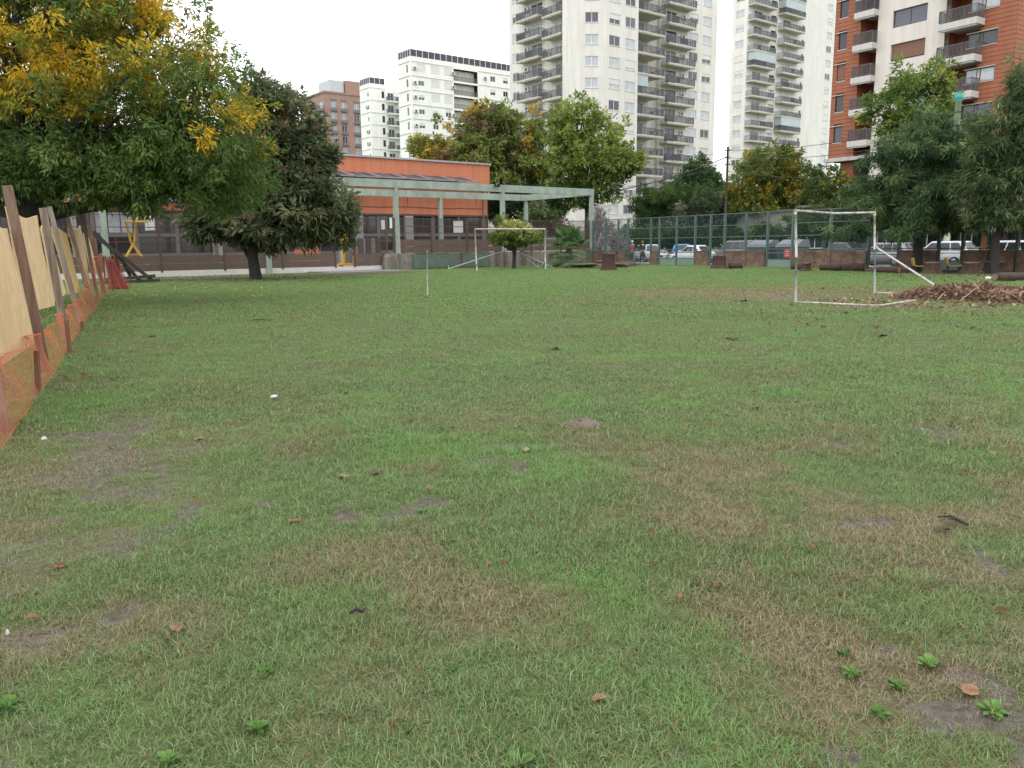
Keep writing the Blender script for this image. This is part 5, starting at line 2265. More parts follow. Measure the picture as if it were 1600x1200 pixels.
def far_house():
    # low pale house and garden walls across the street
    a, c = Mx(1150, 370, 19.5), Mx(1240, 370, 19.5)
    root = thing('house', 'low pale beige house wall seen above the refuse containers across the street', 'house', Mw(a, 19.5, 0), M_ANG)
    b = MB()
    b.box(0, 0, 0, c - a, 6, 4.3)
    part('wall', b, mat('beige house render', (0.27, 0.245, 0.21), .9, .08, 1, streak=.2), root)
    b = MB()
    b.box(-.15, -.2, 4.302, c - a + .15, 6.2, 4.5)
    part('coping', b, M_conc, root)
    a, c = Mx(1245, 370, 20.5), Mx(1620, 370, 20.5)
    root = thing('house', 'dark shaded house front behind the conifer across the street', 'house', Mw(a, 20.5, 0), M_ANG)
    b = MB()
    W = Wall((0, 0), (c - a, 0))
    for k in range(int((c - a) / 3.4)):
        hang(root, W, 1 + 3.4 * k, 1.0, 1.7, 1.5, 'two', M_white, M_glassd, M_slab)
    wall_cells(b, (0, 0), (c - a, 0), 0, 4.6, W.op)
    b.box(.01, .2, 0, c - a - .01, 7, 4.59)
    part('wall', b, mat('shade darkened house render', (0.085, 0.075, 0.066), .9, .15, 1, streak=.2), root)  # shade under the trees is put into this dark wall colour
    b = MB()
    b.box(-.1, -.3, 4.602, c - a + .1, 7.1, 4.8)
    part('roof', b, M_conc, root)
    a, c = Mx(905, 370, 24), Mx(985, 370, 24)
    root = thing('house', 'low grey garage front behind the bare tree at the end of the street', 'house', Mw(a, 24, 0), M_ANG)
    b = MB()
    b.box(0, 0, 0, c - a, 5, 3.4)
    part('wall', b, mat('grey garage render', (0.38, 0.36, 0.34), .9, .08, 1, streak=.15), root)
    b = MB()
    b.box((c - a) * .45, -.04, 0, (c - a) * .75, -.003, 2.4)
    part('garage_door', b, M_greend, root)


far_house()

# ------------------------------------------------------------------ trees and plants
M_leaf = leaf_mat('foliage')
M_bark = mat('bark', (0.075, 0.058, 0.045), .95, .35, 5, .6)
M_barkd = mat('dark wet bark', (0.03, 0.025, 0.021), .9, .3, 5, .6)
TRI = [0]


def leaf_cloud(rs, C, D, L, W, colr, fold=0.25):
    """kite shaped leaves: C root points, D directions, L/W sizes, colr colours"""
    n = len(C)
    D = D / np.linalg.norm(D, axis=1, keepdims=True)
    rnd = rs.normal(size=(n, 3))
    rnd[:, 2] = rnd[:, 2] * 0.6 + 1.1
    S = np.cross(D, rnd)
    S /= np.linalg.norm(S, axis=1, keepdims=True) + 1e-9
    Nn = np.cross(S, D)
    L, W = L[:, None], W[:, None]
    m = C + D * L * 0.45
    V = np.stack([C, m + S * W * .5 + Nn * W * fold * .5, C + D * L - Nn * L * .08, m - S * W * .5 + Nn * W * fold * .5], 1).reshape(-1, 3)
    Fc = np.arange(n * 4).reshape(-1, 4)
    TRI[0] += 2 * n
    return V, Fc, np.repeat(colr, 4, axis=0)


def crown(rs, blobs, n_clump, per, rc, size, colf, out=.6, droop=.25, shell=.55, spray=8, aspect=.36, flat=.75, jit=.18, bright=1.75):
    """clumps spread through ellipsoids; every clump is sprays of leaves pointing outward.
    blobs: (cx, cy, cz, rx, ry, rz); colf(rs, centres, heights 0..1) -> colours per clump and how strongly they mix"""
    B = np.array(blobs, float)
    wt = (B[:, 3] * B[:, 4] * B[:, 5]) ** (2 / 3.)
    which = rs.choice(len(B), n_clump, p=wt / wt.sum())
    u = rs.normal(size=(n_clump, 3))
    u /= np.linalg.norm(u, axis=1, keepdims=True)
    rad = shell + (1 - shell) * rs.rand(n_clump) ** .7
    rad = np.where(rs.rand(n_clump) < .22, rad * rs.rand(n_clump), rad)
    cen = B[which, :3] + u * rad[:, None] * B[which, 3:]
    zmin, zmax = (B[:, 2] - B[:, 5]).min(), (B[:, 2] + B[:, 5]).max()
    ccol = colf(rs, cen, (cen[:, 2] - zmin) / (zmax - zmin))
    rcs = rc * (0.6 + .8 * rs.rand(n_clump))
    # sprays inside clumps
    nsp = n_clump * (per // spray)
    ci = np.repeat(np.arange(n_clump), per // spray)
    g = rs.normal(size=(nsp, 3))
    g /= np.linalg.norm(g, axis=1, keepdims=True)
    g *= (rs.rand(nsp) ** .45)[:, None]
    sp = cen[ci] + g * rcs[ci][:, None] * np.array([1, 1, flat])
    sd_ = g + u[ci] * out + np.array([0, 0, -droop])
    li = np.repeat(np.arange(nsp), spray)
    n = len(li)
    D = sd_[li] / (np.linalg.norm(sd_[li], axis=1, keepdims=True) + 1e-6) + rs.normal(size=(n, 3)) * .62
    L = size * (0.55 + .9 * rs.rand(n))
    C = sp[li] + rs.normal(size=(n, 3)) * size * .35
    scol = ccol[ci] * (1 + rs.normal(size=(nsp, 1)) * jit)
    colr = np.clip(scol[li] * bright * (1 + rs.normal(size=(n, 1)) * jit * .8), .004, .9)
    return leaf_cloud(rs, C, D, L, L * aspect * (0.7 + .6 * rs.rand(n)), colr), cen


def palette(*entries):
    """entries (weight, colour): one colour per clump, independent of place"""
    w = np.array([e[0] for e in entries], float)
    c = np.array([e[1] for e in entries], float)

    def f(rs, cen, h):
        return c[rs.choice(len(c), len(cen), p=w / w.sum())]
    return f


def limbs(mb, rs, base, fork, top_r, tips, r0, bend=.5, n=6):
    """trunk from base to fork then limbs that reach the clump centres"""
    base, fork = Vector(base), Vector(fork)
    mid = base.lerp(fork, .5) + Vector((rs.normal() * .06, rs.normal() * .06, 0))
    mb.tube([base - Vector((0, 0, .15)), base + Vector((0, 0, .12)), mid, fork], [r0 * 1.5, r0 * 1.12, r0 * .92, r0 * .8], 10)
    for t in tips:
        t = Vector(t)
        d = t - fork
        p1 = fork + Vector((d.x * .28, d.y * .28, d.z * .42)) + Vector(rs.normal(size=3) * bend * .25)
        p2 = fork + Vector((d.x * .66, d.y * .66, d.z * .74)) + Vector(rs.normal(size=3) * bend * .35)
        ra = r0 * (.32 + .25 * rs.rand())
        mb.tube([fork - Vector((0, 0, .1)), p1, p2, t], [ra * 1.25, ra, ra * .62, ra * .2], n)


def blob(px, py, rx, rz, Y, depth=None, dy=0.0):
    """an ellipsoid of foliage where it stands: picture measures turned into metres at distance Y"""
    Yc = Y + dy
    q = atY(px, py, Yc)
    s = Yc / F * 1.02
    return (q[0], q[1], q[2], rx * s, (depth if depth else rx * s * .85), rz * s)


def tree(name, label, cat, base, blobs, n_clump, per, rc, size, colf, trunk_r=.2, fork_h=2.0, n_limb=12, bark=None, seed=1, group=None, fork_off=(0, 0), tipsel=None, **kw):
    rs = np.random.RandomState(seed)
    base = np.array(base, float)
    root = thing(name, label, cat, tuple(base), group=group)
    (V, Fc, Cc), cen = crown(rs, [(b[0] - base[0], b[1] - base[1], b[2] - base[2], *b[3:]) for b in blobs], n_clump, per, rc, size, colf, **kw)
    part('crown', np_mesh('crown', V, Fc, M_leaf, Cc), None, root)
    mb = MB()
    sel = rs.choice(len(cen), min(n_limb, len(cen)), replace=False)
    limbs(mb, rs, (0, 0, 0), (fork_off[0], fork_off[1], fork_h), .1, [cen[i] for i in sel], trunk_r)
    part('trunk', mb, bark or M_bark, root)
    return root


def lerp_col(a, b, t):
    return np.array(a)[None, :] * (1 - t[:, None]) + np.array(b)[None, :] * t[:, None]


# --- big ash, half turned yellow
def col_ash(rs, cen, h):
    g = lerp_col((0.044, 0.078, 0.022), (0.095, 0.135, 0.036), np.clip(rs.normal(.45, .3, len(cen)), 0, 1))
    k = fbm(cen[:, 0] * .55 + 3, cen[:, 2] * .75 + cen[:, 1] * .3 + 7, 3)
    p = sstep(.40, .60, k + .22 * (h - .45)) * sstep(.1, .42, h)
    yel = (rs.rand(len(cen)) < p * .72)
    y = lerp_col((0.27, 0.185, 0.016), (0.38, 0.265, 0.024), rs.rand(len(cen)))
    ol = lerp_col((0.10, 0.12, 0.022), (0.19, 0.175, 0.026), rs.rand(len(cen)))
    half = (~yel) & (rs.rand(len(cen)) < .25 + p * .7) & (h > .3)
    g[yel] = y[yel]
    g[half] = ol[half]
    return g


Y1 = 22.0
b1 = ground(54, 436)
b1 = (b1[0] * 22.0 / b1[1], 22.0, 0)
tree('ash_tree', 'large spreading ash with green and yellow autumn leaves behind the plywood fence', 'tree', b1,
     [blob(60, 60, 190, 150, Y1), blob(210, 110, 150, 130, Y1), blob(300, 190, 115, 105, Y1, dy=-.6), blob(120, 220, 200, 90, Y1), blob(-90, 120, 170, 170, Y1),
      blob(330, 275, 92, 55, Y1, dy=1.5), blob(225, 275, 90, 48, Y1, dy=-.5), blob(150, 0, 120, 90, Y1, dy=1), blob(-60, 260, 120, 60, Y1), blob(40, 262, 90, 42, Y1, dy=-1.6), blob(150, 285, 60, 38, Y1, dy=-.8), blob(365, 240, 48, 62, Y1, dy=.5)],
     1250, 136, .50, .155, col_ash, .31, 2.4, 26, M_barkd, 5, shell=.5, droop=.45, spray=8, aspect=.27)


# --- dark loquat with brown flower heads
def loquat():
    rs = np.random.RandomState(9)
    base = ground(400, 437)
    Y = base[1]
    bl = [blob(430, 190, 56, 58, Y), blob(468, 245, 52, 50, Y), blob(415, 255, 80, 70, Y), blob(485, 320, 66, 40, Y), blob(375, 325, 75, 46, Y), blob(430, 345, 95, 36, Y), blob(398, 150, 28, 30, Y), blob(325, 345, 38, 34, Y, dy=-.5), blob(535, 355, 28, 22, Y)]
    root = thing('loquat_tree', 'dark dense loquat tree with brownish flower heads, standing at the edge of the lawn', 'tree', tuple(base))
    lb = [(b[0] - base[0], b[1] - base[1], b[2], *b[3:]) for b in bl]
    (V, Fc, Cc), cen = crown(rs, lb, 620, 80, .52, .36, palette((3, (0.048, 0.064, 0.033)), (3, (0.072, 0.087, 0.043)), (1.4, (0.11, 0.12, 0.06))), shell=.55, droop=.35, spray=10, aspect=.30)
    part('crown', np_mesh('crown', V, Fc, M_leaf, Cc), None, root)
    # flower heads at the outside
    cen2 = crown(np.random.RandomState(10), lb, 330, 8, .3, .2, palette((1, (0.2, 0.15, 0.08))), shell=.97, spray=8)[1]
    (V, Fc, Cc), _ = crown(np.random.RandomState(12), [(c[0], c[1], c[2], .16, .16, .22) for c in cen2], 660, 24, .16, .16,
                           palette((2, (0.115, 0.095, 0.05)), (1, (0.15, 0.125, 0.062)), (1, (0.08, 0.075, 0.04))), shell=.3, droop=-.2, spray=8, aspect=.3)
    part('flower_heads', np_mesh('flower_heads', V, Fc, M_leaf, Cc), None, root)
    mb = MB()
    limbs(mb, rs, (0, 0, 0), (-.03, 0, 2.1), .1, [cen[i] for i in rs.choice(len(cen), 22, replace=False)], .27)
    mb.tube([(-.1, .1, .7), (-.55, .25, 1.5), (-.9, .3, 2.4)], [.13, .1, .06], 7)
    part('trunk', mb, M_barkd, root)


loquat()


# --- trees between the school and the cream tower
def on_ground(px, Y):
    q = atY(px, 383, Y)
    return (q[0], Y, 0)


def col_mixed(rs, cen, h):
    k = fbm(cen[:, 0] * .35 + 5, cen[:, 2] * .4 + 2, 3)
    g = lerp_col((0.06, 0.09, 0.024), (0.14, 0.165, 0.042), np.clip(rs.normal(.5, .3, len(cen)), 0, 1))
    br = lerp_col((0.10, 0.075, 0.042), (0.15, 0.115, 0.068), rs.rand(len(cen)))
    ye = lerp_col((0.22, 0.17, 0.03), (0.28, 0.20, 0.03), rs.rand(len(cen)))
    m1 = rs.rand(len(cen)) < sstep(.42, .62, k) * .5 * sstep(.15, .4, h)
    m2 = rs.rand(len(cen)) < .10 + .5 * sstep(-4.5, -8.5, cen[:, 0])
    g[m1] = br[m1]
    g[m2] = ye[m2]
    return g


Y3 = 92
tree('plane_tree', 'broad tree with green, brown and yellow leaves rising behind the orange school', 'tree', on_ground(778, Y3),
     [blob(735, 225, 70, 48, Y3), blob(795, 215, 62, 52, Y3), blob(690, 240, 48, 28, Y3), blob(830, 250, 42, 40, Y3), blob(775, 265, 90, 30, Y3), blob(655, 238, 20, 18, Y3), blob(770, 185, 40, 28, Y3)],
     430, 96, .85, .40, col_mixed, .42, 6.0, 24, M_barkd, 21, shell=.45, spray=8, aspect=.42)


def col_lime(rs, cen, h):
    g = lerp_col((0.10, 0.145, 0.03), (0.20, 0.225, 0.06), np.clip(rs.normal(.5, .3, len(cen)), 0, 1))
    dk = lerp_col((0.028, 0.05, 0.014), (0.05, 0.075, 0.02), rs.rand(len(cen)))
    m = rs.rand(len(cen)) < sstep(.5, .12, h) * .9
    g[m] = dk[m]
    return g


Y4 = 84
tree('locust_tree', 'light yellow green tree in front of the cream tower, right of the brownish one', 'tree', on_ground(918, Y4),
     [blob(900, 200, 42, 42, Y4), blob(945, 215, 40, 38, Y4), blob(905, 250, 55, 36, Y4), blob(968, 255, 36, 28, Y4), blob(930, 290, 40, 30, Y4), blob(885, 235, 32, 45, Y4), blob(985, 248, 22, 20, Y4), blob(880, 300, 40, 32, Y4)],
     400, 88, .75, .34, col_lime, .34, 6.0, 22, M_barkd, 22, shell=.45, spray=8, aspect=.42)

DKG = palette((3, (0.018, 0.034, 0.014)), (2, (0.028, 0.048, 0.017)), (1, (0.042, 0.062, 0.022)))
MDG = palette((3, (0.034, 0.058, 0.018)), (2, (0.05, 0.078, 0.022)), (1, (0.075, 0.10, 0.03)))
PALE = palette((2, (0.06, 0.085, 0.035)), (2, (0.095, 0.125, 0.05)), (1, (0.14, 0.16, 0.08)))
tree('garden_tree', 'dark leafy tree seen between the pergola posts behind the school fence', 'tree', on_ground(815, 88),
     [blob(815, 318, 60, 30, 88), blob(770, 322, 30, 22, 88), blob(865, 335, 30, 25, 88)], 170, 80, .7, .36, DKG, .25, 3.0, 12, M_barkd, 23, spray=8)
tree('garden_shrub', 'light green shrub seen between the pergola posts, right of the topiary top', 'shrub', on_ground(845, 82),
     [blob(845, 338, 26, 22, 82)], 60, 72, .55, .3, PALE, .1, 1.5, 6, None, 24, spray=8)

# --- hedge, cone and bushes across the street
Y6 = 88
tree('hedge', 'large dark green weeping hedge across the street, below the conical tree', 'hedge', on_ground(1050, Y6),
     [blob(1035, 325, 48, 32, Y6), blob(1008, 318, 26, 24, Y6), blob(1040, 306, 44, 14, Y6), blob(1095, 305, 40, 14, Y6), blob(1085, 322, 50, 30, Y6), blob(1010, 345, 28, 30, Y6), blob(1125, 330, 35, 28, Y6), blob(1060, 365, 70, 24, Y6)],
     420, 88, .6, .34, palette((2, (0.030, 0.058, 0.018)), (2, (0.044, 0.078, 0.022)), (1, (0.062, 0.10, 0.03))), .3, 2.0, 8, M_barkd, 31, droop=1.0, spray=8, aspect=.2)
Y7 = 92
tree('conical_tree', 'dense dark green conical tree top above the hedge, left of the wooden pole', 'tree', on_ground(1092, Y7),
     [blob(1093, 262, 16, 14, Y7), blob(1092, 276, 30, 18, Y7), blob(1090, 292, 45, 20, Y7), blob(1095, 308, 52, 24, Y7)],
     300, 80, .5, .3, palette((2, (0.034, 0.066, 0.024)), (2, (0.048, 0.084, 0.028)), (1, (0.066, 0.10, 0.034))), .3, 4.0, 8, M_barkd, 32, shell=.7, spray=8, droop=.1)
Y8 = 80
tree('variegated_bush', 'grey green speckled bush in front of the dark hedge across the street', 'bush', on_ground(1108, Y8),
     [blob(1085, 345, 38, 28, Y8), blob(1130, 340, 38, 32, Y8), blob(1105, 320, 36, 20, Y8), blob(1055, 365, 26, 22, Y8), blob(1110, 370, 50, 20, Y8)],
     330, 80, .5, .24, palette((3, (0.036, 0.056, 0.028)), (2, (0.065, 0.088, 0.045)), (1, (0.13, 0.15, 0.095))), .2, 1.4, 8, None, 33, spray=8, aspect=.5)


def col_gold(rs, cen, h):
    k = fbm(cen[:, 0] * .5 + 9, cen[:, 2] * .6 + 1, 3)
    g = lerp_col((0.06, 0.09, 0.022), (0.11, 0.13, 0.03), rs.rand(len(cen)))
    y = lerp_col((0.14, 0.13, 0.022), (0.22, 0.18, 0.025), rs.rand(len(cen)))
    m = rs.rand(len(cen)) < sstep(.38, .66, k) * .6 * sstep(.05, .35, h)
    g[m] = y[m]
    return g


Y9 = 78
tree('golden_tree', 'rounded green tree flecked with yellow, right of the wooden pole', 'tree', on_ground(1215, Y9),
     [blob(1205, 258, 52, 28, Y9), blob(1175, 290, 40, 32, Y9), blob(1235, 285, 50, 34, Y9), blob(1205, 320, 65, 24, Y9), blob(1265, 300, 30, 24, Y9)],
     380, 80, .6, .3, col_gold, .28, 3.2, 14, M_barkd, 34, spray=8, aspect=.4)
tree('garden_tree', 'green and yellow tree under the red building corner, left of the conifer', 'tree', on_ground(1305, 74),
     [blob(1300, 285, 40, 24, 74), blob(1285, 315, 45, 24, 74), blob(1325, 320, 40, 28, 74)], 220, 72, .55, .3, palette((3, (0.045, 0.072, 0.02)), (1.4, (0.09, 0.11, 0.026)), (.8, (0.22, 0.18, 0.025))), .22, 2.6, 10, M_barkd, 35, spray=8)
tree('garden_tree', 'small round tree on slim trunks in front of the beige house', 'tree', on_ground(1200, 68),
     [blob(1200, 366, 26, 15, 68), blob(1188, 362, 14, 10, 68)], 70, 72, .4, .26, MDG, .1, 1.2, 8, M_barkd, 36, spray=8)
tree('street_bush', 'mid green bush across the street left of the speckled bush', 'bush', on_ground(985, 78),
     [blob(985, 375, 24, 22, 78), blob(1015, 372, 20, 16, 78)], 90, 72, .45, .26, MDG, .1, .8, 5, None, 37, spray=8)


tree('street_bush', 'dark green bush between the golden tree and the near goal, across the street', 'bush', on_ground(1290, 62),
     [blob(1265, 350, 34, 24, 62), blob(1310, 345, 36, 28, 62), blob(1340, 360, 26, 20, 62)], 190, 72, .5, .26, MDG, .12, 1.0, 6, None, 38, spray=8)
tree('added_shade_tree', 'added dark tree for shade behind the conifer trunk across the street', 'tree', on_ground(1455, 58),  # tree added so that its dense crown shades the fence strip
     [blob(1420, 318, 60, 34, 58), blob(1480, 312, 60, 40, 58), blob(1450, 345, 70, 18, 58)], 240, 72, .6, .3, DKG, .25, 2.4, 10, M_barkd, 39, spray=8)
tree('added_shade_tree', 'added dark tree for shade behind the loose grey green tree at the right edge', 'tree', on_ground(1580, 54),  # second tree added for its shade at the right end
     [blob(1560, 300, 60, 44, 54), blob(1620, 300, 60, 50, 54), blob(1590, 340, 70, 18, 54)], 240, 72, .6, .3, DKG, .25, 2.4, 10, M_barkd, 40, spray=8)
tree('street_bush', 'low dark bush at the foot of the hedge beside the blue hatchback', 'bush', on_ground(1060, 76),
     [blob(1035, 372, 30, 16, 76), blob(1080, 374, 34, 16, 76), blob(1140, 372, 24, 14, 76)], 150, 64, .45, .26, DKG, .1, .8, 5, None, 43, spray=8)


# --- bare purple twigged tree
def bare_tree():
    rs = np.random.RandomState(41)
    base = on_ground(937, 72)
    root = thing('bare_tree', 'leafless tree with a haze of purple grey twigs, right of the pergola corner', 'tree', base)
    m = mat('purple grey twig', (0.20, 0.17, 0.165), .9, .2)
    mb, tw = MB(), MB()
    k_tw = 1.5

    def grow(p, d, ln, r_, depth):
        q = p + d * ln
        (mb if depth < 3 else tw).tube([p, p.lerp(q, .5) + Vector(rs.normal(size=3) * ln * .05), q], [r_ * (k_tw if depth > 3 else 1), r_ * .85 * (k_tw if depth > 3 else 1), r_ * .65 * (k_tw if depth > 3 else 1)], 6 if depth < 2 else 4, caps=False)
        if depth >= 6:
            return
        for k in range(3 if depth < 5 else 2):
            nd = (d + Vector(rs.normal(size=3)) * .52 + Vector((0, 0, .08))).normalized()
            grow(q if k else p.lerp(q, .7), nd, ln * (.66 + .2 * rs.rand()), r_ * .68, depth + 1)
    for a in (0.3, 2.2, 4.2):
        grow(Vector((0, 0, 0)), Vector((math.cos(a) * .45, math.sin(a) * .45, 1)).normalized(), 1.45, .10, 0)
    part('trunk', mb, m, root)
    part('crown', tw, m, root)


bare_tree()


# --- conifer on the right: tiers of drooping sprays
def conifer():
    rs = np.random.RandomState(51)
    base = ground(1431, 424)
    Y = base[1]
    root = thing('conifer_tree', 'shaggy dark green conifer with drooping boughs behind the near goal', 'tree', tuple(base))
    s = Y / F * 1.02
    lb = []
    for lv, z in enumerate(np.linspace(2.3, 7.9, 10)):
        L_ = float(np.interp(z, [2.3, 3, 4, 5, 6, 7, 7.9], [3.9, 3.6, 3.5, 3.2, 2.7, 1.8, .8]))
        for k in range(7 if z < 6.5 else 4):
            a_ = k * 2 * PI / (7 if z < 6.5 else 4) + lv * .8 + rs.normal() * .25
            l_ = L_ * rs.uniform(.55, 1.1)
            for f, w in ((.45, .5), (.8, .42)):
                lb.append((math.cos(a_) * l_ * f, math.sin(a_) * l_ * f, z + .25 - .35 * f * f * l_ / 2 + rs.normal() * .12, .36 * l_ * w * 1.6, .36 * l_ * w * 1.6, .24 + .1 * rs.rand()))
    lb.append((-4.2, -.8, 2.0, .9, .6, .22))
    lb.append((-3.4, -.6, 2.15, .9, .6, .25))
    (V, Fc, Cc), cen = crown(rs, lb, 640, 84, .30, .30, palette((3, (0.036, 0.064, 0.028)), (3, (0.062, 0.096, 0.040)), (1.6, (0.10, 0.14, 0.06))), shell=.3, droop=.55, spray=14, aspect=.15, flat=.5, jit=.24)
    part('crown', np_mesh('crown', V, Fc, M_leaf, Cc), None, root)
    mb = MB()
    mb.tube([(0, 0, -.2), (.02, 0, .15), (.05, 0, 3), (.0, 0, 6.8)], [.36, .27, .2, .06], 10)
    for i in rs.choice(len(cen), 34, replace=False):
        t = Vector(cen[i])
        z0 = max(1.6, t.z - .25 - .25 * math.hypot(t.x, t.y))
        mb.tube([(0, 0, z0), (t.x * .5, t.y * .5, (z0 + t.z) / 2 + .25), t], [.07, .05, .015], 5)
    part('trunk', mb, M_barkd, root)


conifer()
tr_base = ground(1552, 428)
Yt = tr_base[1]
tree('cypress_tree', 'loose grey green tree reaching the right edge of the picture', 'tree', tuple(tr_base),
     [blob(1575, 215, 50, 50, Yt), blob(1590, 270, 60, 45, Yt), blob(1545, 285, 48, 38, Yt), blob(1600, 160, 30, 50, Yt), blob(1640, 220, 60, 90, Yt), blob(1560, 330, 55, 26, Yt), blob(1630, 320, 60, 30, Yt), blob(1610, 115, 22, 35, Yt), blob(1540, 240, 30, 24, Yt)],
     430, 84, .48, .28, palette((3, (0.048, 0.072, 0.032)), (3, (0.07, 0.096, 0.042)), (1.5, (0.105, 0.13, 0.06))), .18, 3.0, 22, M_barkd, 52, droop=.7, spray=12, aspect=.17, jit=.24)
Y14 = 58
tree('street_tree', 'light green street tree with visible branches in front of the red building', 'tree', on_ground(1492, Y14),
     [blob(1425, 125, 36, 30, Y14), blob(1465, 125, 32, 28, Y14), blob(1390, 170, 34, 24, Y14), blob(1440, 165, 48, 28, Y14), blob(1415, 200, 45, 20, Y14), blob(1480, 175, 30, 26, Y14), blob(1360, 165, 16, 14, Y14), blob(1525, 215, 34, 30, Y14)],
     190, 72, .52, .30, palette((3, (0.065, 0.10, 0.026)), (3, (0.11, 0.15, 0.038)), (1, (0.18, 0.19, 0.04))), .24, 6.0, 22, M_barkd, 53, shell=.4, spray=8, aspect=.36)


# --- small topiary tree with yellow variegated leaves
def topiary():
    rs = np.random.RandomState(61)
    base = ground(803, 420)
    Y = base[1]
    root = thing('topiary_tree', 'small clipped tree with a flat domed yellow variegated crown, behind the far goal', 'tree', tuple(base))
    bl = [blob(806, 366, 34, 16, Y), blob(790, 370, 26, 13, Y), blob(824, 370, 24, 13, Y), blob(806, 357, 24, 13, Y)]
    lb = [(b[0] - base[0], b[1] - base[1], b[2], *b[3:]) for b in bl]

    def cf(rs_, cen, h):
        g = lerp_col((0.05, 0.085, 0.02), (0.11, 0.15, 0.035), rs_.rand(len(cen)))
        y = lerp_col((0.20, 0.20, 0.06), (0.34, 0.31, 0.13), rs_.rand(len(cen)))
        m = rs_.rand(len(cen)) < .12 + .6 * sstep(.2, .7, h)
        g[m] = y[m]
        return g
    (V, Fc, Cc), cen = crown(rs, lb, 420, 48, .2, .12, cf, shell=.75, droop=.1, spray=8, aspect=.42)
    part('crown', np_mesh('crown', V, Fc, M_leaf, Cc), None, root)
    mb = MB()
    mb.tube([(0, 0, -.1), (0, 0, .1), (.03, 0, .7), (.05, .02, 1.2)], [.2, .14, .12, .14], 9)
    for i in rs.choice(len(cen), 14, replace=False):
        mb.tube([(.05, 0, 1.1), (cen[i][0] * .5, cen[i][1] * .5, 1.5), cen[i]], [.06, .04, .015], 5)
    part('trunk', mb, M_barkd, root)


topiary()
tree('tall_weed', 'feathery green weed growing just behind the topiary tree on its left', 'plant', tuple(atY(788, 383, 56.0)[:2]) + (0,), [blob(786, 345, 12, 9, 56), blob(788, 352, 9, 8, 56)],
     22, 48, .28, .16, palette((1, (0.06, 0.095, 0.022)), (1, (0.10, 0.13, 0.03))), .03, 1.6, 6, None, 62, spray=8, aspect=.2)


# --- fan palm: every fan a part
def palm():
    rs = np.random.RandomState(71)
    base = np.array([*atY(889, 383, 58.5)[:2], 0.25])
    Y = base[1]
    root = thing('fan_palm', 'bushy fan palm beside the concrete wall near the pergola corner', 'palm', tuple(base))
    s = Y / F
    gm = [mat('palm green', (0.05, 0.12, 0.03), .7, .25, 1.5, spec=.2), mat('palm pale green', (0.085, 0.16, 0.045), .7, .25, 1.5, spec=.2)]
    for k in range(40):
        a = k * 2.4
        el = R(80) - k * R(2.9) + rs.normal() * .1
        ln = 1.05 + .25 * rs.rand()
        d = Vector((math.cos(a) * math.cos(el), math.sin(a) * math.cos(el), math.sin(el)))
        o = Vector((0, 0, .75 + .4 * (1 - k / 30)))
        tip = o + d * ln
        sd_ = d.cross(Vector((0, 0, 1))).normalized()
        up = sd_.cross(d)
        b = MB()
        b.tube([o, tip], [.02, .012], 4)
        nl = 15
        for j in range(nl):
            t = (j / (nl - 1) - .5) * R(250)
            dd = d * math.cos(t) + sd_ * math.sin(t) + up * .1
            L_ = .75 * (1 - .25 * abs(t) / 2.2)
            nrm = up
            pe = dd.cross(nrm).normalized() * .045
            e1 = tip + dd * L_ * .55
            e2 = tip + dd * L_ + Vector((0, 0, -.22))
            b.quad(tip - pe * .3, e1 - pe, e1 + pe, tip + pe * .3)
            b.quad(e1 - pe, e2 - pe * .1, e2 + pe * .1, e1 + pe)
        part('frond', b, gm[k % 2], root)
    b = MB()
    b.tube([(0, 0, -.1), (0, 0, .4), (0, 0, 1.05)], [.3, .26, .2], 10)
    part('trunk', b, M_bark, root)


palm()

# ------------------------------------------------------------------ plywood hoarding on the left, with the orange net
M_oldwood = wood_mat('weathered timber', (0.12, 0.09, 0.07), (0.27, 0.22, 0.18), 'Z', 1.2, .9)
M_oldwood2 = wood_mat('brown timber', (0.11, 0.062, 0.04), (0.21, 0.135, 0.095), 'Z', 1.2, .9)
M_ply = wood_mat('plywood', (0.53, 0.36, 0.19), (0.68, 0.485, 0.28), 'P', .9, .6, 4.5)
M_ply2 = wood_mat('yellow plywood', (0.44, 0.28, 0.10), (0.66, 0.46, 0.20), 'P', 1.6, .6, 6.0)
M_net = mat('orange net', (0.60, 0.155, 0.07), .55, .12, 2.0)
FPOST = [((2, 675), (-62, 262)), ((73, 582), (11, 290)), ((104, 533), (67, 325)), ((126, 504), (77, 323)), ((145, 482), (105, 340)), ((153, 469), (128, 333)), ((163, 459), (139, 352))]
FB, FT = [], []
for (bx, by), (tx, ty) in FPOST:
    q = ground(bx, by)
    FB.append(Vector(q))
    FT.append(Vector(atY(tx, ty, q[1] + .02)))


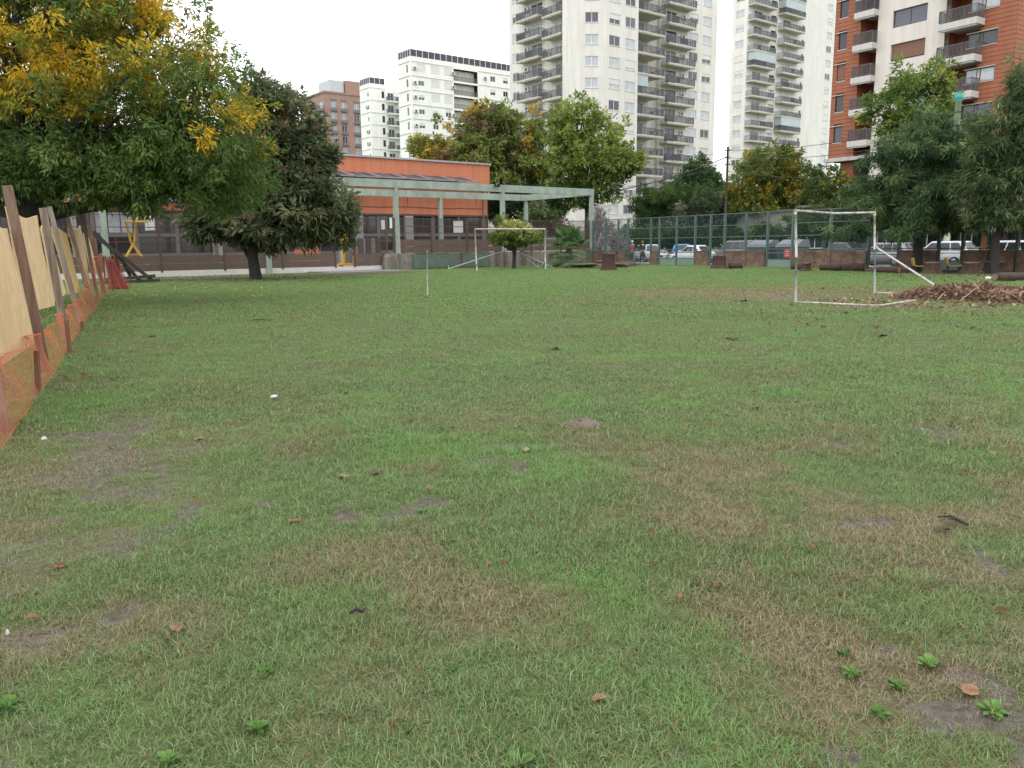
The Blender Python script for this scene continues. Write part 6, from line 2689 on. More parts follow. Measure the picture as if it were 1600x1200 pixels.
def hoarding():
    root = thing('plywood_hoarding', 'leaning hoarding of plywood panels on old timber posts along the left edge', 'hoarding', (0, 0, 0))
    inn = Vector((-.9, -.43, 0))
    for i, (b0, t0) in enumerate(zip(FB, FT)):
        d = (t0 - b0).normalized()
        mb = MB()
        w = (.125, .11, .115, .095, .10, .10, .14)[i]
        mb.bar(b0 - d * .25, t0, w, .06, up=(-.43, .903, 0))
        part('timber_post', mb, (M_oldwood, M_oldwood2)[i in (1, 4, 6)] if i != 3 else M_oldwood, root)
    rs = np.random.RandomState(4)

    def panel(i, j, a0, a1, fb0, fb1, ft0, ft1, m, k=.07):
        """between posts i and j: share a0..a1 of the bay, fractions of the post height at both ends"""
        n = 8
        V = []
        for u in range(n + 1):
            a = a0 + (a1 - a0) * u / n
            bb, tt = FB[i].lerp(FB[j], a), FT[i].lerp(FT[j], a)
            for v in range(n + 1):
                t = u / n
                fb, ft = fb0 + (fb1 - fb0) * t, ft0 + (ft1 - ft0) * t
                ft += .022 * math.sin(t * 5 + i * 2)
                f = fb + (ft - fb) * v / n
                p = bb.lerp(tt, f) + inn * (k + .018 * math.sin(t * 4 + v * .5 + i))
                V.append(p)
        mb = MB()
        for u in range(n):
            for v in range(n):
                q = [V[u * (n + 1) + v], V[(u + 1) * (n + 1) + v], V[(u + 1) * (n + 1) + v + 1], V[u * (n + 1) + v + 1]]
                mb.quad(*q)
                mb.quad(*[p + inn * .014 for p in reversed(q)])
        for e in ([V[v] for v in range(n + 1)], [V[n * (n + 1) + v] for v in range(n + 1)], [V[u * (n + 1)] for u in range(n + 1)], [V[u * (n + 1) + n] for u in range(n + 1)]):
            for a, c in zip(e, e[1:]):
                mb.quad(a, c, c + inn * .014, a + inn * .014)
        o = part('plywood_panel', mb, m, root)
        return o
    panel(0, 1, .0, .985, .2, .165, .80, .80, M_ply)
    panel(1, 2, .02, .99, .325, .275, .875, .93, M_ply, .085)
    panel(2, 3, .05, .93, .29, .27, .87, .86, M_ply, .1)
    panel(3, 4, .0, .8, .25, .21, .83, .84, M_ply2, .075)
    panel(4, 5, .1, .9, .22, .2, .86, .86, M_ply, .08)
    panel(5, 6, .1, 1.0, .3, .28, .8, .78, M_ply, .08)
    # short rusty stakes that hold the net
    return root


hoarding()


def net_fence():
    root = thing('safety_net', 'orange plastic safety net strung low along the hoarding posts', 'safety net', (0, 0, 0))
    line = [Vector(ground(-60, 760))] + FB + [Vector(ground(172, 452))]
    for k in range(len(line)):
        line[k] = line[k] + Vector((.09, .03, 0))
    seg = [(a, b, (b - a).length) for a, b in zip(line, line[1:])]
    tot = sum(s[2] for s in seg)

    def pos(u):
        for a, b, l in seg:
            if u <= l:
                return a.lerp(b, u / l)
            u -= l
        return line[-1].copy()
    rows = 11
    V, Q = [], []
    rs = np.random.RandomState(8)

    def P(u, v):
        p = pos(min(max(u, 0), tot))
        d = p.y
        h = float(np.interp(d, [4, 6.3, 10, 13, 18, 22, 25, 29], [.62, .60, .47, .46, .5, .75, 1.2, 1.3]))
        w = .05 * math.sin(u * 3.1 + v * 3) + .03 * math.sin(u * 7.7 + 1)
        sag = .06 * math.sin(u * 1.7) * v
        return p + Vector((.9 * w * v - .12 * v, .4 * w * v, h * v * (1 + sag) + .01))
    u = 0.0
    mb = MB()

    def strip(a, b, w):
        d = (b - a).normalized()
        s = d.cross(Vector((.9, .43, .1))).normalized() * w
        i = len(mb.v)
        mb.v += [tuple(a - s), tuple(a + s), tuple(b + s), tuple(b - s)]
        mb.f.append((i, i + 1, i + 2, i + 3))
        mb.m.append(0)
        mb.sm.append(False)
    while u < tot:
        d = pos(u).y
        step = .06 if d < 12 else .08
        w = .0042 if d < 12 else .0065
        r_ = rows if d < 12 else 8
        for j in range(r_):
            v0, v1 = j / r_, (j + 1) / r_
            strip(P(u, v0), P(u + step, v1), w)
            strip(P(u + step, v0), P(u, v1), w)
        strip(P(u, 1), P(u + step, 1), w * 1.6)
        strip(P(u, 0), P(u + step, 0), w * 1.6)
        u += step
    o = part('net', mb, M_net, root, kind='stuff')
    for (bx, by), (tx, ty) in (((37, 617), (35, 549)), ((94, 553), (88, 501)), ((117, 516), (116, 503)), ((171, 456), (158, 400))):
        q = ground(bx, by)
        mb = MB()
        mb.bar((q[0] + .12, q[1] + .05, -.1), Vector(atY(tx, ty, q[1])) + Vector((.12, .05, 0)), .045, .04)
        part('stake', mb, wood_mat('rusty stake', (0.10, 0.04, 0.025), (0.22, 0.10, 0.06), 'Z', 1.5, .9), root)


net_fence()


def net_bundle():
    q = ground(172, 452)
    root = thing('net_bundle', 'dark red bunched end of the safety net hanging at the far end of the hoarding', 'net bundle', tuple(q))
    rs = np.random.RandomState(14)
    m = mat('dark red net', (0.20, 0.032, 0.022), .7, .25, 5)
    mb = MB()
    rings = []
    for t in np.linspace(0, 1, 12):
        z = 1.15 * (1 - t)
        rx = .13 + .24 * t ** 1.5
        rings.append([(.1 + .25 * t + rx * math.cos(a) * (1 + .16 * math.sin(a * 5 + t * 4)), .5 * rx * math.sin(a) * (1 + .2 * math.cos(a * 4)), z) for a in np.linspace(0, 2 * PI, 25)[:-1]])
    mb.ring(rings)
    part('folds', mb, m, root)
    for k in range(9):
        mb = MB()
        a = k * .7
        mb.tube([(.1 + .26 * math.cos(a), .13 * math.sin(a), 1.25 + .06 * rs.rand()), (.16 + .33 * math.cos(a + .2), .2 * math.sin(a), .7), (.3 + .6 * math.cos(a + .3), .32 * math.sin(a), .02)], .022, 5)
        part('strand', mb, m, root)


net_bundle()


def dark_brace():
    q = ground(222, 443)
    root = thing('timber_brace', 'dark timber frame propped against the far end of the hoarding', 'timber frame', (0, 0, 0))
    Y = q[1]
    m = wood_mat('black timber', (0.018, 0.014, 0.012), (0.05, 0.038, 0.03), 'X', 1.0, .9)
    for (a, b, w) in (((147, 367), (238, 438), .16), ((176, 392), (220, 444), .15), ((145, 362), (184, 398), .16), ((163, 446), (250, 438), .13), ((165, 437), (243, 431), .14), ((192, 410), (206, 436), .12)):
        p0, p1 = Vector(atY(a[0], a[1], Y + .6 * (a[0] - 200) / 60)), Vector(atY(b[0], b[1], Y + .4))
        if p1.z < .07:
            p1.z = .07
        if p0.z < .07:
            p0.z = .07
        mb = MB()
        mb.bar(p0, p1, .07, w)
        part('timber', mb, m, root)


dark_brace()

# ------------------------------------------------------------------ the two goals
M_goal = mat('chipped white paint', (0.46, 0.44, 0.415), .5, .10, 6, .1, dirt=(0.20, 0.13, 0.09), dirt_amt=.8, dscale=5.0)
M_goalgrey = mat('grey worn pipe', (0.30, 0.31, 0.31), .5, .15, 4, .1, dirt=(0.15, 0.10, 0.07), dirt_amt=.7, dscale=5.0)


def near_goal():
    A, B = Vector(ground(1243, 474)), Vector(ground(1367, 459))
    H = 2.34
    At, Bt = Vector(atY(1243, 329, A.y)), Vector(atY(1366.5, 332, B.y))
    A2, B2 = Vector(ground(1372, 480)), None
    back = A2 - A
    B2 = B + back
    root = thing('football_goal', 'near football goal of chipped white pipe without a net, one foot in the leaf pile', 'goal', tuple(A))
    a = lambda p: Vector(p) - A
    r_ = .029
    for nm, pts, m in (('post', [a(A.lerp(At, .5)) + Vector((.02, 0, 0)), a(At)], M_goal), ('post', [a(B.lerp(Bt, .55)), a(Bt)], M_goal),
                       ('worn_post_foot', [a(A) + Vector((0, 0, -.1)), a(A.lerp(At, .5)) + Vector((.02, 0, 0))], M_goalgrey), ('worn_post_foot', [a(B) + Vector((0, 0, -.1)), a(B.lerp(Bt, .55))], M_goalgrey),
                       ('crossbar', [a(At), a(At.lerp(Bt, .45)) + Vector((0, 0, -.05)), a(Bt)], M_goal)):
        mb = MB()
        mb.tube(pts, r_, 10)
        part(nm, mb, m, root)
    for p in (At, Bt):
        mb = MB()
        mb.tube([a(p) + Vector((0, 0, -.09)), a(p) + Vector((0, 0, .045))], r_ + .006, 10)
        part('corner_joint', mb, M_goal, root)
    up = Vector((0, 0, .032))
    for pts in ([A + up, A.lerp(A2, .5) + up, A2 + up], [B + up, B.lerp(B2, .5) + up, B2 + up], [A2 + up, A2.lerp(B2, .5) + up, B2 + up]):
        mb = MB()
        mb.tube([a(p) for p in pts], r_ * .95, 10)
        part('ground_bar', mb, M_goal, root)
    st = Vector(atY(1368, 383, B.y))
    mb = MB()
    mb.tube([a(st), a(st) + Vector((.05, -.05, -.1)), a(B2 + up)], r_, 10)
    part('stay', mb, M_goal, root)


near_goal()


def far_goal():
    A, B = Vector(ground(745, 424)), Vector(ground(852, 421))
    At, Bt = Vector(atY(742, 358, A.y)), Vector(atY(852, 358, B.y))
    root = thing('football_goal', 'far football goal of thin white pipe in front of the topiary tree', 'goal', tuple(A))
    a = lambda p: Vector(p) - A
    for nm, pts, m in (('post', [a(A) + Vector((0, 0, -.1)), a(At)], M_goal), ('post', [a(B) + Vector((0, 0, -.1)), a(Bt)], M_goal), ('crossbar', [a(At), a(Bt)], M_goal)):
        mb = MB()
        mb.tube(pts, .05, 8)
        part(nm, mb, m, root)
    for p, dx in ((A, -.25), (B, -.3)):
        mb = MB()
        mb.tube([a(p) + Vector((0, 0, .45)), a(p) + Vector((dx * .8, -.35, -.05))], .035, 6)
        part('foot_strut', mb, M_darkmetal, root)
    # pale stays running from the tree behind to the ground
    blu = mat('pale blue steel', (0.40, 0.45, 0.48), .5, .12, 4)
    bY = ground(803, 420)[1] - .3
    tops = Vector(atY(790, 391, bY)), Vector(atY(809, 393, bY))
    for t, e in ((0, (701, 420)), (1, (841, 418)), (1, (862, 417))):
        root2 = thing('stay_pole', ['long pale stay pole sloping left from the topiary trunk', 'pale stay pole sloping right from the topiary trunk to the right goal post', 'outer pale stay pole sloping right from the topiary trunk past the goal'][(0, 1, 2)[{701: 0, 841: 1, 862: 2}[e[0]]]],
                      'pole', tuple(tops[t]), group='stay poles at the topiary tree')
        g = Vector(ground(*e))
        mb = MB()
        mb.tube([Vector((0, 0, 0)), g - tops[t]], .032, 6)
        part('pipe', mb, blu, root2)
        mb = MB()
        mb.tube([g - tops[t] + Vector((0, 0, -.02)), g - tops[t] + Vector((0, 0, .25))], .04, 6)
        part('peg', mb, blu, root2)


far_goal()


def thin_post():
    q = ground(668, 463)
    t = Vector(atY(667.5, 392, q[1]))
    mb = MB()
    mb.tube([(0, 0, -.1), (0.01, 0, t.z * .6), (t.x - q[0], 0, t.z)], .022, 7)
    mb.tube([(t.x - q[0], 0, t.z - .02), (t.x - q[0], 0, t.z + .015)], .03, 7)
    thing('marker_post', 'thin grey metal post standing alone in the lawn left of the far goal', 'post', tuple(q), data=mb.mesh('marker_post', M_goalgrey))


thin_post()

# ------------------------------------------------------------------ stumps and logs
M_cut = mat('cut wood', (0.19, 0.14, 0.10), .9, .2, 4)
M_stump = wood_mat('stump bark', (0.018, 0.012, 0.009), (0.095, 0.058, 0.042), 'Z', 2.2, .95)


def stump(px, py, r_, h, label, group=None, seed=0):
    q = ground(px, py)
    rs = np.random.RandomState(seed)
    root = thing('tree_stump', label, 'stump', tuple(q), rs.rand() * 6, group)
    n = 22
    rad = 1 + .11 * rs.normal(size=n)
    mb = MB()
    mb.ring([[(r_ * k * rad[j] * (1 + .05 * rs.normal()) * math.cos(2 * PI * j / n), r_ * k * rad[j] * math.sin(2 * PI * j / n), z + (.02 * rs.normal() if z > .8 * h else 0)) for j in range(n)]
             for k, z in ((1.55, -.05), (1.24, .1), (1.04, h * .3), (.93, h * .65), (.98, h))], smooth=False)
    part('bark', mb, M_stump, root)
    mb = MB()
    mb.ring([[(r_ * .93 * rad[j] * math.cos(2 * PI * j / n), r_ * .93 * rad[j] * math.sin(2 * PI * j / n), z) for j in range(n)] for z in (h - .05, h + .03)], smooth=False)
    part('cut_face', mb, M_cut, root)


def log(px, py, r_, ln, rz, label, group=None, seed=0):
    q = ground(px, py)
    rs = np.random.RandomState(seed)
    root = thing('log', label, 'log', tuple(q), rz, group)
    n = 14
    mb = MB()
    mb.ring([[(x, r_ * k * (1 + .08 * rs.normal()) * math.cos(2 * PI * j / n), r_ + r_ * k * (1 + .08 * rs.normal()) * math.sin(2 * PI * j / n)) for j in range(n)] for x, k in zip(np.linspace(-ln / 2, ln / 2, 7), (.95, 1, 1.05, .98, 1.03, 1, .92))])
    part('bark', mb, M_stump, root)
    for s in (-1, 1):
        mb = MB()
        mb.ring([[(s * (ln / 2 + x), r_ * .8 * math.cos(2 * PI * j / n), r_ + r_ * .8 * math.sin(2 * PI * j / n)) for j in range(n)] for x in (-.02, .015)], smooth=False)
        part('cut_face', mb, M_cut, root)


stump(950, 423, .40, 1.02, 'tallest thick tree stump by the brick wall left of the walking people', 'tree stumps along the fence', 1)
stump(936, 419, .27, .45, 'small low stump touching the left side of the tallest stump', 'tree stumps along the fence', 2)
stump(1124, 420, .40, .80, 'thick tree stump in front of the green fence, left of the refuse containers', 'tree stumps along the fence', 3)
stump(1455, 428, .34, .52, 'brown stump between the two yellow seats', 'tree stumps along the fence', 4)
stump(1517, 428, .36, .52, 'stump right of the second yellow seat in the shade', 'tree stumps along the fence', 5)
stump(1553, 426, .42, .50, 'stump at the foot of the loose grey green tree', 'tree stumps along the fence', 6)
stump(1588, 424, .40, .40, 'low stump behind the log at the right edge', 'tree stumps along the fence', 7)
stump(1259, 424, .26, .42, 'short stump just right of the near goal left post', 'tree stumps along the fence', 8)
log(1150, 420, .2, .85, M_ANG + .4, 'short log lying right of the thick stump by the containers', 'logs lying along the fence', 11)
log(1247, 422, .2, .7, M_ANG + .2, 'short log leaning by the short stump behind the near goal', 'logs lying along the fence', 12)
log(1300, 423, .19, 1.3, M_ANG + .1, 'left one of two long logs seen through the near goal', 'logs lying along the fence', 13)
log(1334, 424, .21, 1.1, M_ANG + .3, 'right one of two long logs seen through the near goal', 'logs lying along the fence', 14)
log(1385, 427, .17, 1.2, M_ANG + .1, 'thin log lying right of the near goal right post', 'logs lying along the fence', 15)
log(1590, 439, .16, 1.9, .15, 'long thick log lying at the right edge of the lawn', 'logs lying along the fence', 16)


def yellow_seat(px, py, label):
    q = ground(px, py)
    root = thing('yellow_seat', label, 'seat', tuple(q), M_ANG + .75, 'yellow seats under the conifer')
    mb = MB()
    mb.ring([[(x, y, z) for y in (-.24, .24)] + [(x + dx, y, z + .04) for y in (.24, -.24)] for x, z, dx in ((-.36, .66, .04), (-.33, .45, .04), (-.27, .30, .03), (-.05, .27, 0), (.3, .27, 0), (.42, .30, 0))], smooth=False)
    part('shell', mb, mat('yellow plastic', (0.55, 0.36, 0.07), .45, .08, 2), root)
    for y in (-.15, .15):
        mb = MB()
        mb.tube([(-.2, y, .28), (-.25, y, 0)], .025, 6)
        mb.tube([(.3, y, .27), (.33, y, 0)], .025, 6)
        part('leg', mb, M_darkmetal, root)


yellow_seat(1436, 425, 'yellow plastic seat left of the brown stump under the conifer')
yellow_seat(1488, 424.5, 'yellow plastic seat right of the brown stump under the conifer')


def bottle():
    q = ground(1550, 437)
    root = thing('bottle', 'white plastic bottle with a red label lying left of the long log', 'bottle', (q[0], q[1], .05), .2)
    mb = MB()
    mb.ring([[(x, r_ * math.cos(a), r_ * math.sin(a)) for a in np.linspace(0, 2 * PI, 13)[:-1]] for x, r_ in ((-.28, .06), (-.26, .075), (.1, .075), (.2, .035), (.26, .03))])
    part('shell', mb, mat('white plastic', (0.65, 0.65, 0.65), .4, .04), root)
    mb = MB()
    mb.ring([[(x, .078 * math.cos(a), .078 * math.sin(a)) for a in np.linspace(0, 2 * PI, 13)[:-1]] for x in (-.12, .02)], caps=False)
    part('bottle_label', mb, mat('red label', (0.5, 0.05, 0.03), .5, .05), root)


bottle()


def bed_edge():
    # raised bed beside the palm: low bank of earth with turf on top
    rs = np.random.RandomState(33)
    pts = [ground(px, py) for px, py in ((862, 416), (885, 417.5), (910, 419), (935, 420), (960, 418.5), (985, 416.5), (1000, 413.5))]
    mb = MB()
    rings = []
    for k in range(31):
        t = k / 30 * (len(pts) - 1)
        i = min(int(t), len(pts) - 2)
        p = Vector(pts[i]).lerp(Vector(pts[i + 1]), t - i)
        d = (Vector(pts[i + 1]) - Vector(pts[i])).normalized()
        nn = Vector((-d.y, d.x, 0))
        f = min(1, k / 3, (30 - k) / 3)
        rings.append([p + nn * a + Vector((0, 0, z * f + rs.normal() * .015)) for a, z in ((-.25, -.05), (-.1, .2), (.0, .26), (.5, .28), (2.2, .24), (2.8, -.05))])
    mb.ring(rings)
    o = structure('earth_bank', mb.mesh('earth_bank', mat('dark earth', (0.055, 0.04, 0.03), .95, .3, 3, .5, dirt=(0.09, 0.13, 0.04), dirt_amt=.9, dscale=.5)))
    q = ground(900, 420)
    rs = np.random.RandomState(35)
    n = 420
    t = rs.rand(n)
    base = np.array([Vector(ground(872 + 60 * a, 418.5 + 1.5 * rs.rand())) for a in t])
    C = base + rs.normal(size=(n, 3)) * np.array([.25, .35, 0]) + np.array([0, 0, .03])
    D = rs.normal(size=(n, 3)) * np.array([1, 1, .35])
    V, Fc, Cc = leaf_cloud(rs, C, D, .12 + .1 * rs.rand(n), .07 + .05 * rs.rand(n), np.array([0.13, 0.075, 0.045]) * (.5 + rs.rand(n)[:, None]))
    o = link('leaf_litter', np_mesh('leaf_litter', V, Fc, M_leaf, Cc))
    o['kind'] = 'stuff'
    o['label'] = 'dead brown leaves at the foot of the earth bank'


bed_edge()


# ------------------------------------------------------------------ the heap of dead leaves
def leaf_pile():
    rs = np.random.RandomState(77)
    c0 = ground(1500, 474)
    root = thing('leaf_pile', 'long heap of raked reddish brown dead leaves with a few sticks, beside the near goal', 'leaf pile', tuple(c0))
    lumps = [(ground(px, py) - c0, rx, ry, h) for px, py, rx, ry, h in ((1435, 466, 1.0, .7, .2), (1470, 468, 1.2, .85, .34), (1512, 468, 1.3, .95, .44), (1555, 469, 1.3, .95, .36), (1600, 471, 1.3, .9, .32), (1650, 470, 1.4, .9, .36), (1408, 463, .5, .35, .1))]

    def height(x, y):
        z = np.zeros_like(x)
        for p, rx, ry, h in lumps:
            z = np.maximum(z, h * np.clip(1 - ((x - p[0]) / rx) ** 2 - ((y - p[1]) / ry) ** 2, 0, 1) ** .8)
        return .85 * z * (.8 + .4 * fbm(x * 2.2 + 9, y * 2.2, 3))
    gx, gy = np.meshgrid(np.linspace(-3, 4.2, 110), np.linspace(-1.6, 1.7, 60), indexing='ij')
    gz = height(gx, gy) - .015
    V = np.stack([gx, gy, gz], -1).reshape(-1, 3)
    k = 60
    i = (np.arange(109)[:, None] * k + np.arange(59)[None, :]).ravel()
    Fc = np.stack([i, i + k, i + k + 1, i + 1], -1)
    keep = (gz.ravel()[Fc] > 0).any(1)
    part('heap', np_mesh('heap', V, Fc[keep], mat('leaf mould', (0.085, 0.045, 0.028), .95, .4, 9, .6)), None, root)
    n = 9500
    x, y = rs.uniform(-3.1, 4.2, n), rs.uniform(-1.7, 1.8, n)
    z = height(x, y)
    ok = (z > .02) | (rs.rand(n) < .05)
    x, y, z = x[ok], y[ok], z[ok]
    n = len(x)
    C = np.stack([x, y, z + .015], -1)
    D = rs.normal(size=(n, 3)) * np.array([1, 1, .5]) + np.array([0, 0, .15])
    base = np.array([[0.21, 0.128, 0.083], [0.145, 0.088, 0.06], [0.30, 0.20, 0.135], [0.42, 0.31, 0.215], [0.095, 0.062, 0.048]])
    colr = 1.15 * base[rs.choice(5, n, p=(.3, .2, .24, .14, .12))] * (.75 + .5 * rs.rand(n)[:, None])
    L = .07 + .10 * rs.rand(n)
    V, Fc, Cc = leaf_cloud(rs, C, D, L, L * (.45 + .4 * rs.rand(n)), colr, fold=.7)
    part('dead_leaves', np_mesh('dead_leaves', V, Fc, M_leaf, Cc), None, root, kind='stuff')
    pale = mat('bare stick', (0.36, 0.29, 0.22), .9, .15)
    for (a, b, r_) in (((1514, 437), (1530, 452), .011), ((1537, 441), (1500, 470), .009), ((1555, 452), (1590, 465), .012), ((1478, 455), (1465, 468), .009)):
        p0, p1 = Vector(atY(*a, c0[1])) - Vector(c0), Vector(atY(*b, c0[1] - .15)) - Vector(c0)
        mb = MB()
        mb.tube([p0, p0.lerp(p1, .5) + Vector((.02, 0, .02)), p1], [r_ * .6, r_, r_], 5)
        part('stick', mb, pale, root)


leaf_pile()


# ------------------------------------------------------------------ small things lying on the lawn
def dead_leaf(px, py, size, colr, label, curl=.22, group='fallen leaves lying on the lawn'):
    size = size * .74
    q = ground(px, py)
    rs = random.Random(int(px * 7 + py))
    mb = MB()
    n = 12
    a0 = rs.random() * 6
    out = []
    for j in range(n):
        a = 2 * PI * j / n
        r_ = size * .5 * (1 + .28 * (j % 2) + .15 * rs.uniform(-1, 1)) * (1.25 if j == 0 else 1)
        out.append((r_ * math.cos(a + a0), r_ * .72 * math.sin(a + a0), size * curl * abs(math.sin(a * 1.5 + a0)) * rs.uniform(.5, 1)))
    i = len(mb.v)
    mb.v += [(0, 0, .0)] + out
    for j in range(n):
        mb.f.append((i, i + 1 + j, i + 1 + (j + 1) % n))
        mb.m.append(0)
        mb.sm.append(False)
    mb.tube([(0, 0, .002), (size * .7 * math.cos(a0), size * .7 * math.sin(a0), .01)], size * .018, 4)
    z = float(relief(np.array([q[0]]), np.array([q[1]]))[0])
    thing('fallen_leaf', label, 'leaf', (q[0], q[1], z + .016), rs.random() * 6, group, data=mb.mesh('fallen_leaf', mat('dead leaf %.3f %.3f' % colr[:2], tuple(c * .5 for c in colr), .85, .25, 30)))


TAN, RUST, DKB, YEL = (0.42, 0.21, 0.12), (0.38, 0.13, 0.05), (0.14, 0.08, 0.055), (0.5, 0.42, 0.2)
for a in ((936, 1096, .062, TAN, 'salmon brown curled leaf, largest on the nearest stretch of lawn at its middle'),
          (461, 816, .085, RUST, 'orange brown leaf lying in the left middle of the lawn'),
          (1470, 833, .10, DKB, 'dull brown leaf next to a dark clod at the right of the lawn'),
          (1516, 1083, .09, TAN, 'broad tan leaf near the lower right corner of the lawn'),
          (275, 986, .07, TAN, 'tan leaf lying on a bare soil patch in the lower left'),
          (92, 890, .06, (0.5, 0.12, 0.06), 'reddish leaf at the far left of the near lawn'),
          (539, 749, .10, TAN, 'left one of two brown leaves close together near the lawn middle'),
          (587, 744, .11, DKB, 'right darker one of two brown leaves close together near the lawn middle'),
          (822, 710, .10, YEL, 'pale yellow leaf below the little earth mound'),
          (1145, 530, .26, DKB, 'dark brown leaf clump in front of the worn ground'),
          (1374, 526, .26, DKB, 'dark brown leaf clump on the lawn in front of the near goal'),
          (1156, 472, .42, DKB, 'dark leaf clump on the worn ground left of the near goal'),
          (635, 549, .16, RUST, 'small rusty leaf on the far half of the lawn, left of the middle'),
          (864, 546, .22, DKB, 'brown leaf scrap on the dark green ring of turf'),
          (237, 528, .2, DKB, 'dark leaf out on the lawn right of the hoarding'),
          (1550, 714, .09, YEL, 'pale leaf near the right edge halfway up the lawn'),
          (310, 688, .11, TAN, 'tan leaf on the left lawn beyond the bare strip')):
    dead_leaf(*a)


def twig(px, py, ln, rz, label, m):
    q = ground(px, py)
    rs = random.Random(px)
    mb = MB()
    mb.tube([(-ln / 2, 0, .02), (-ln * .1, ln * .05, .035), (ln * .2, -.02, .03), (ln / 2, .03, .02)], [.006 + ln * .006, .008 + ln * .009, .006 + ln * .007, .003], 6)
    mb.tube([(-ln * .1, ln * .05, .035), (ln * .1, ln * .2, .03)], [.005 + ln * .005, .003], 5)
    thing('twig', label, 'twig', (q[0], q[1], .012), rz, data=mb.mesh('twig', m))


twig(406, 503, .55, .1, 'dark crooked stick lying out on the left lawn', M_barkd)
twig(1490, 822, .16, 2.0, 'short dark clod of twig beside the dull brown leaf', M_barkd)
twig(560, 968, .07, .3, 'small dark bark sliver on the near lawn', M_barkd)

for px, py, s, lab in ((428, 624, .09, 'white scrap of paper out on the left lawn'), (13, 1000, .014, 'tiny white chip near the left edge'),
                       (69, 691, .05, 'white chip of rubble on the trodden strip by the net')):
    q = ground(px, py)
    mb = MB()
    mb.ring([[(s * x * k, s * .5 * y * k, z) for x, y in ((-.5, -.5), (.4, -.6), (.55, .4), (-.3, .55))] for k, z in ((1, 0), (.9, .012), (.4, .02))], smooth=False)
    thing('paper_scrap', lab, 'litter', (q[0], q[1], .025), 1.2, data=mb.mesh('paper_scrap', mat('white scrap', (0.5, 0.5, 0.48), .8, .05)))


def weed(px, py, s, k):
    q = ground(px, py)
    rs = np.random.RandomState(int(px + py))
    mb = MB()
    n = 7 + rs.randint(5)
    for j in range(n):
        a = 2.4 * j + rs.rand() * .4
        el = rs.uniform(.15, .9)
        L = s * rs.uniform(.6, 1.1)
        d = Vector((math.cos(a) * math.cos(el), math.sin(a) * math.cos(el), math.sin(el)))
        sd_ = Vector((-math.sin(a), math.cos(a), 0)) * L * .24
        p1, p2, p3 = d * L * .35, d * L * .7 + Vector((0, 0, -.05 * L)), d * L + Vector((0, 0, -.22 * L))
        mb.quad(Vector((0, 0, 0)), p1 - sd_ * .5, p1, p1, 0)
        i = len(mb.v)
        mb.v += [tuple(v) for v in (Vector((0, 0, .0)), p1 - sd_ * .55, p1 + Vector((0, 0, -.012)), p1 + sd_ * .55, p2 - sd_, p2 + Vector((0, 0, -.012)), p2 + sd_, p3)]
        for f in ((0, 1, 2), (0, 2, 3), (1, 4, 5, 2), (2, 5, 6, 3), (4, 7, 5), (5, 7, 6)):
            mb.f.append(tuple(i + t for t in f))
            mb.m.append(0)
            mb.sm.append(False)
    me = mb.mesh('weed_plant', M_weed[k % 2])
    return thing('weed_plant', 'bright green broad leaved weed rosette low in the near lawn', 'weed', (q[0], q[1], .0), 0, 'weed rosettes in the lawn', data=me)


M_weed = [mat('weed green', (0.085, 0.175, 0.036), .7, .25, 25, spec=.2), mat('weed pale green', (0.11, 0.205, 0.05), .7, .25, 25, spec=.2)]
WEEDS = [w for k, w in enumerate(((700, 850, .13), (735, 722, .12), (410, 1053, .085), (337, 1079, .09), (708, 1047, .08), (674, 1058, .07), (402, 1140, .08), (283, 1096, .08), (640, 1141, .08), (12, 1106, .11), (1330, 1052, .09), (1350, 1075, .07),
                                  (1404, 1073, .07), (1450, 1040, .1), (1550, 1112, .1), (456, 1168, .08), (262, 1190, .1), (815, 1196, .1), (660, 802, .13), (634, 798, .12), (1372, 1115, .07), (1320, 1020, .08), (770, 1096, .05), (712, 915, .06), (235, 905, .07), (1474, 987, .06), (985, 1050, .045), (722, 1150, .07), (585, 905, .05), (500, 700, .12), (1180, 640, .16), (690, 640, .14))) if k % 4 != 3]
ROWS = [(1090, 1300, 'nearest the camera'), (1000, 1090, 'second nearest the camera'), (830, 1000, 'third nearest the camera'), (0, 830, 'farthest out on the lawn')]
ORD = 'first second third fourth fifth sixth seventh eighth ninth tenth eleventh twelfth'.split()
for lo, hi, rn in ROWS:
    row = sorted(w for w in WEEDS if lo <= w[1] < hi)
    for k, (px, py, sz) in enumerate(row):
        o = weed(px, py, sz * random.Random(px).uniform(.4, .75), k)
        o['label'] = 'green weed rosette, %s from the left in the row %s' % (ORD[k], rn)


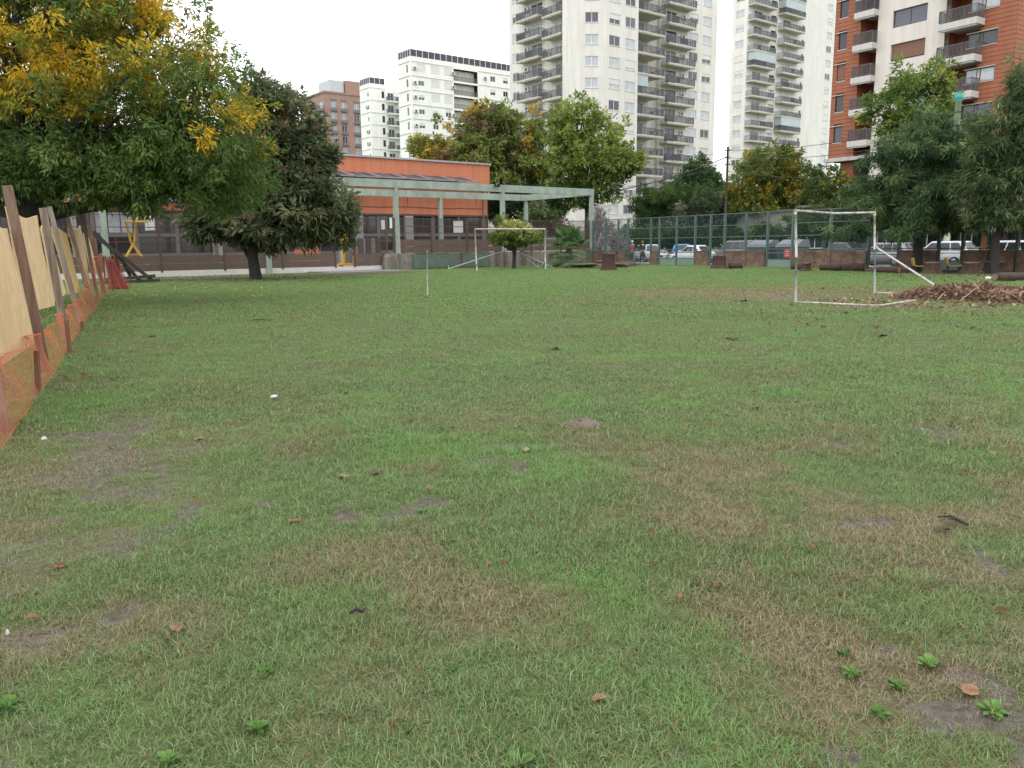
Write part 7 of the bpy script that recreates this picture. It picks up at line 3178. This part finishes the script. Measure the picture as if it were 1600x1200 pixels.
def earth_mound():
    q = ground(910, 666)
    rs = np.random.RandomState(5)
    mb = MB()
    n = 26
    mb.ring([[(.145 * k * (1 + .12 * rs.normal()) * math.cos(2 * PI * j / n), .13 * k * (1 + .12 * rs.normal()) * math.sin(2 * PI * j / n), z + .006 * rs.normal()) for j in range(n)] for k, z in ((1.15, -.01), (1.0, .022), (.75, .042), (.45, .052), (.15, .05))])
    thing('earth_mound', 'small round mound of bare grey brown earth in the middle of the lawn', 'earth mound', (q[0], q[1], 0), data=mb.mesh('earth_mound', mat('crumbly earth', (0.155, 0.115, 0.095), .95, .25, 18, .8)))


earth_mound()


def lawn_litter():
    # scraps too small and too many to count: yellow leaves under the ash, brown ones over the rest
    rs = np.random.RandomState(91)
    P, Cc_ = [], []
    for n, f, base in ((150, lambda: ground(rs.uniform(150, 420), rs.uniform(446, 470)), (0.45, 0.36, 0.06)), (420, lambda: ground(rs.uniform(190, 560), rs.uniform(430, 441)), (0.12, 0.075, 0.05)),
                       (130, lambda: ground(rs.uniform(1150, 1590), rs.uniform(436, 520)), (0.17, 0.09, 0.05)), (90, lambda: ground(rs.uniform(20, 1580), rs.uniform(480, 1000)), (0.26, 0.15, 0.08)), (320, lambda: ground(rs.uniform(1370, 1640), rs.uniform(425, 442)), (0.10, 0.06, 0.04)),
                       (120, lambda: ground(rs.uniform(0, 180), rs.uniform(560, 720)), (0.24, 0.17, 0.12))):
        for _ in range(n):
            P.append(f())
            Cc_.append(np.array(base) * rs.uniform(.6, 1.4))
    P = np.array(P)
    n = len(P)
    dist = np.hypot(P[:, 0], P[:, 1])
    P[:, 2] = relief(P[:, 0], P[:, 1]) + .035
    D = rs.normal(size=(n, 3)) * np.array([1, 1, .25])
    L = np.where(dist < 10, .03 + .03 * rs.rand(n), .07 + .07 * rs.rand(n))
    V, Fc, Cl = leaf_cloud(rs, P, D, L, L * .55, np.array(Cc_), fold=.5)
    o = link('leaf_litter', np_mesh('leaf_litter', V, Fc, M_leaf, Cl))
    o['kind'] = 'stuff'
    o['label'] = 'small dead leaves scattered over the lawn and under the trees'


lawn_litter()
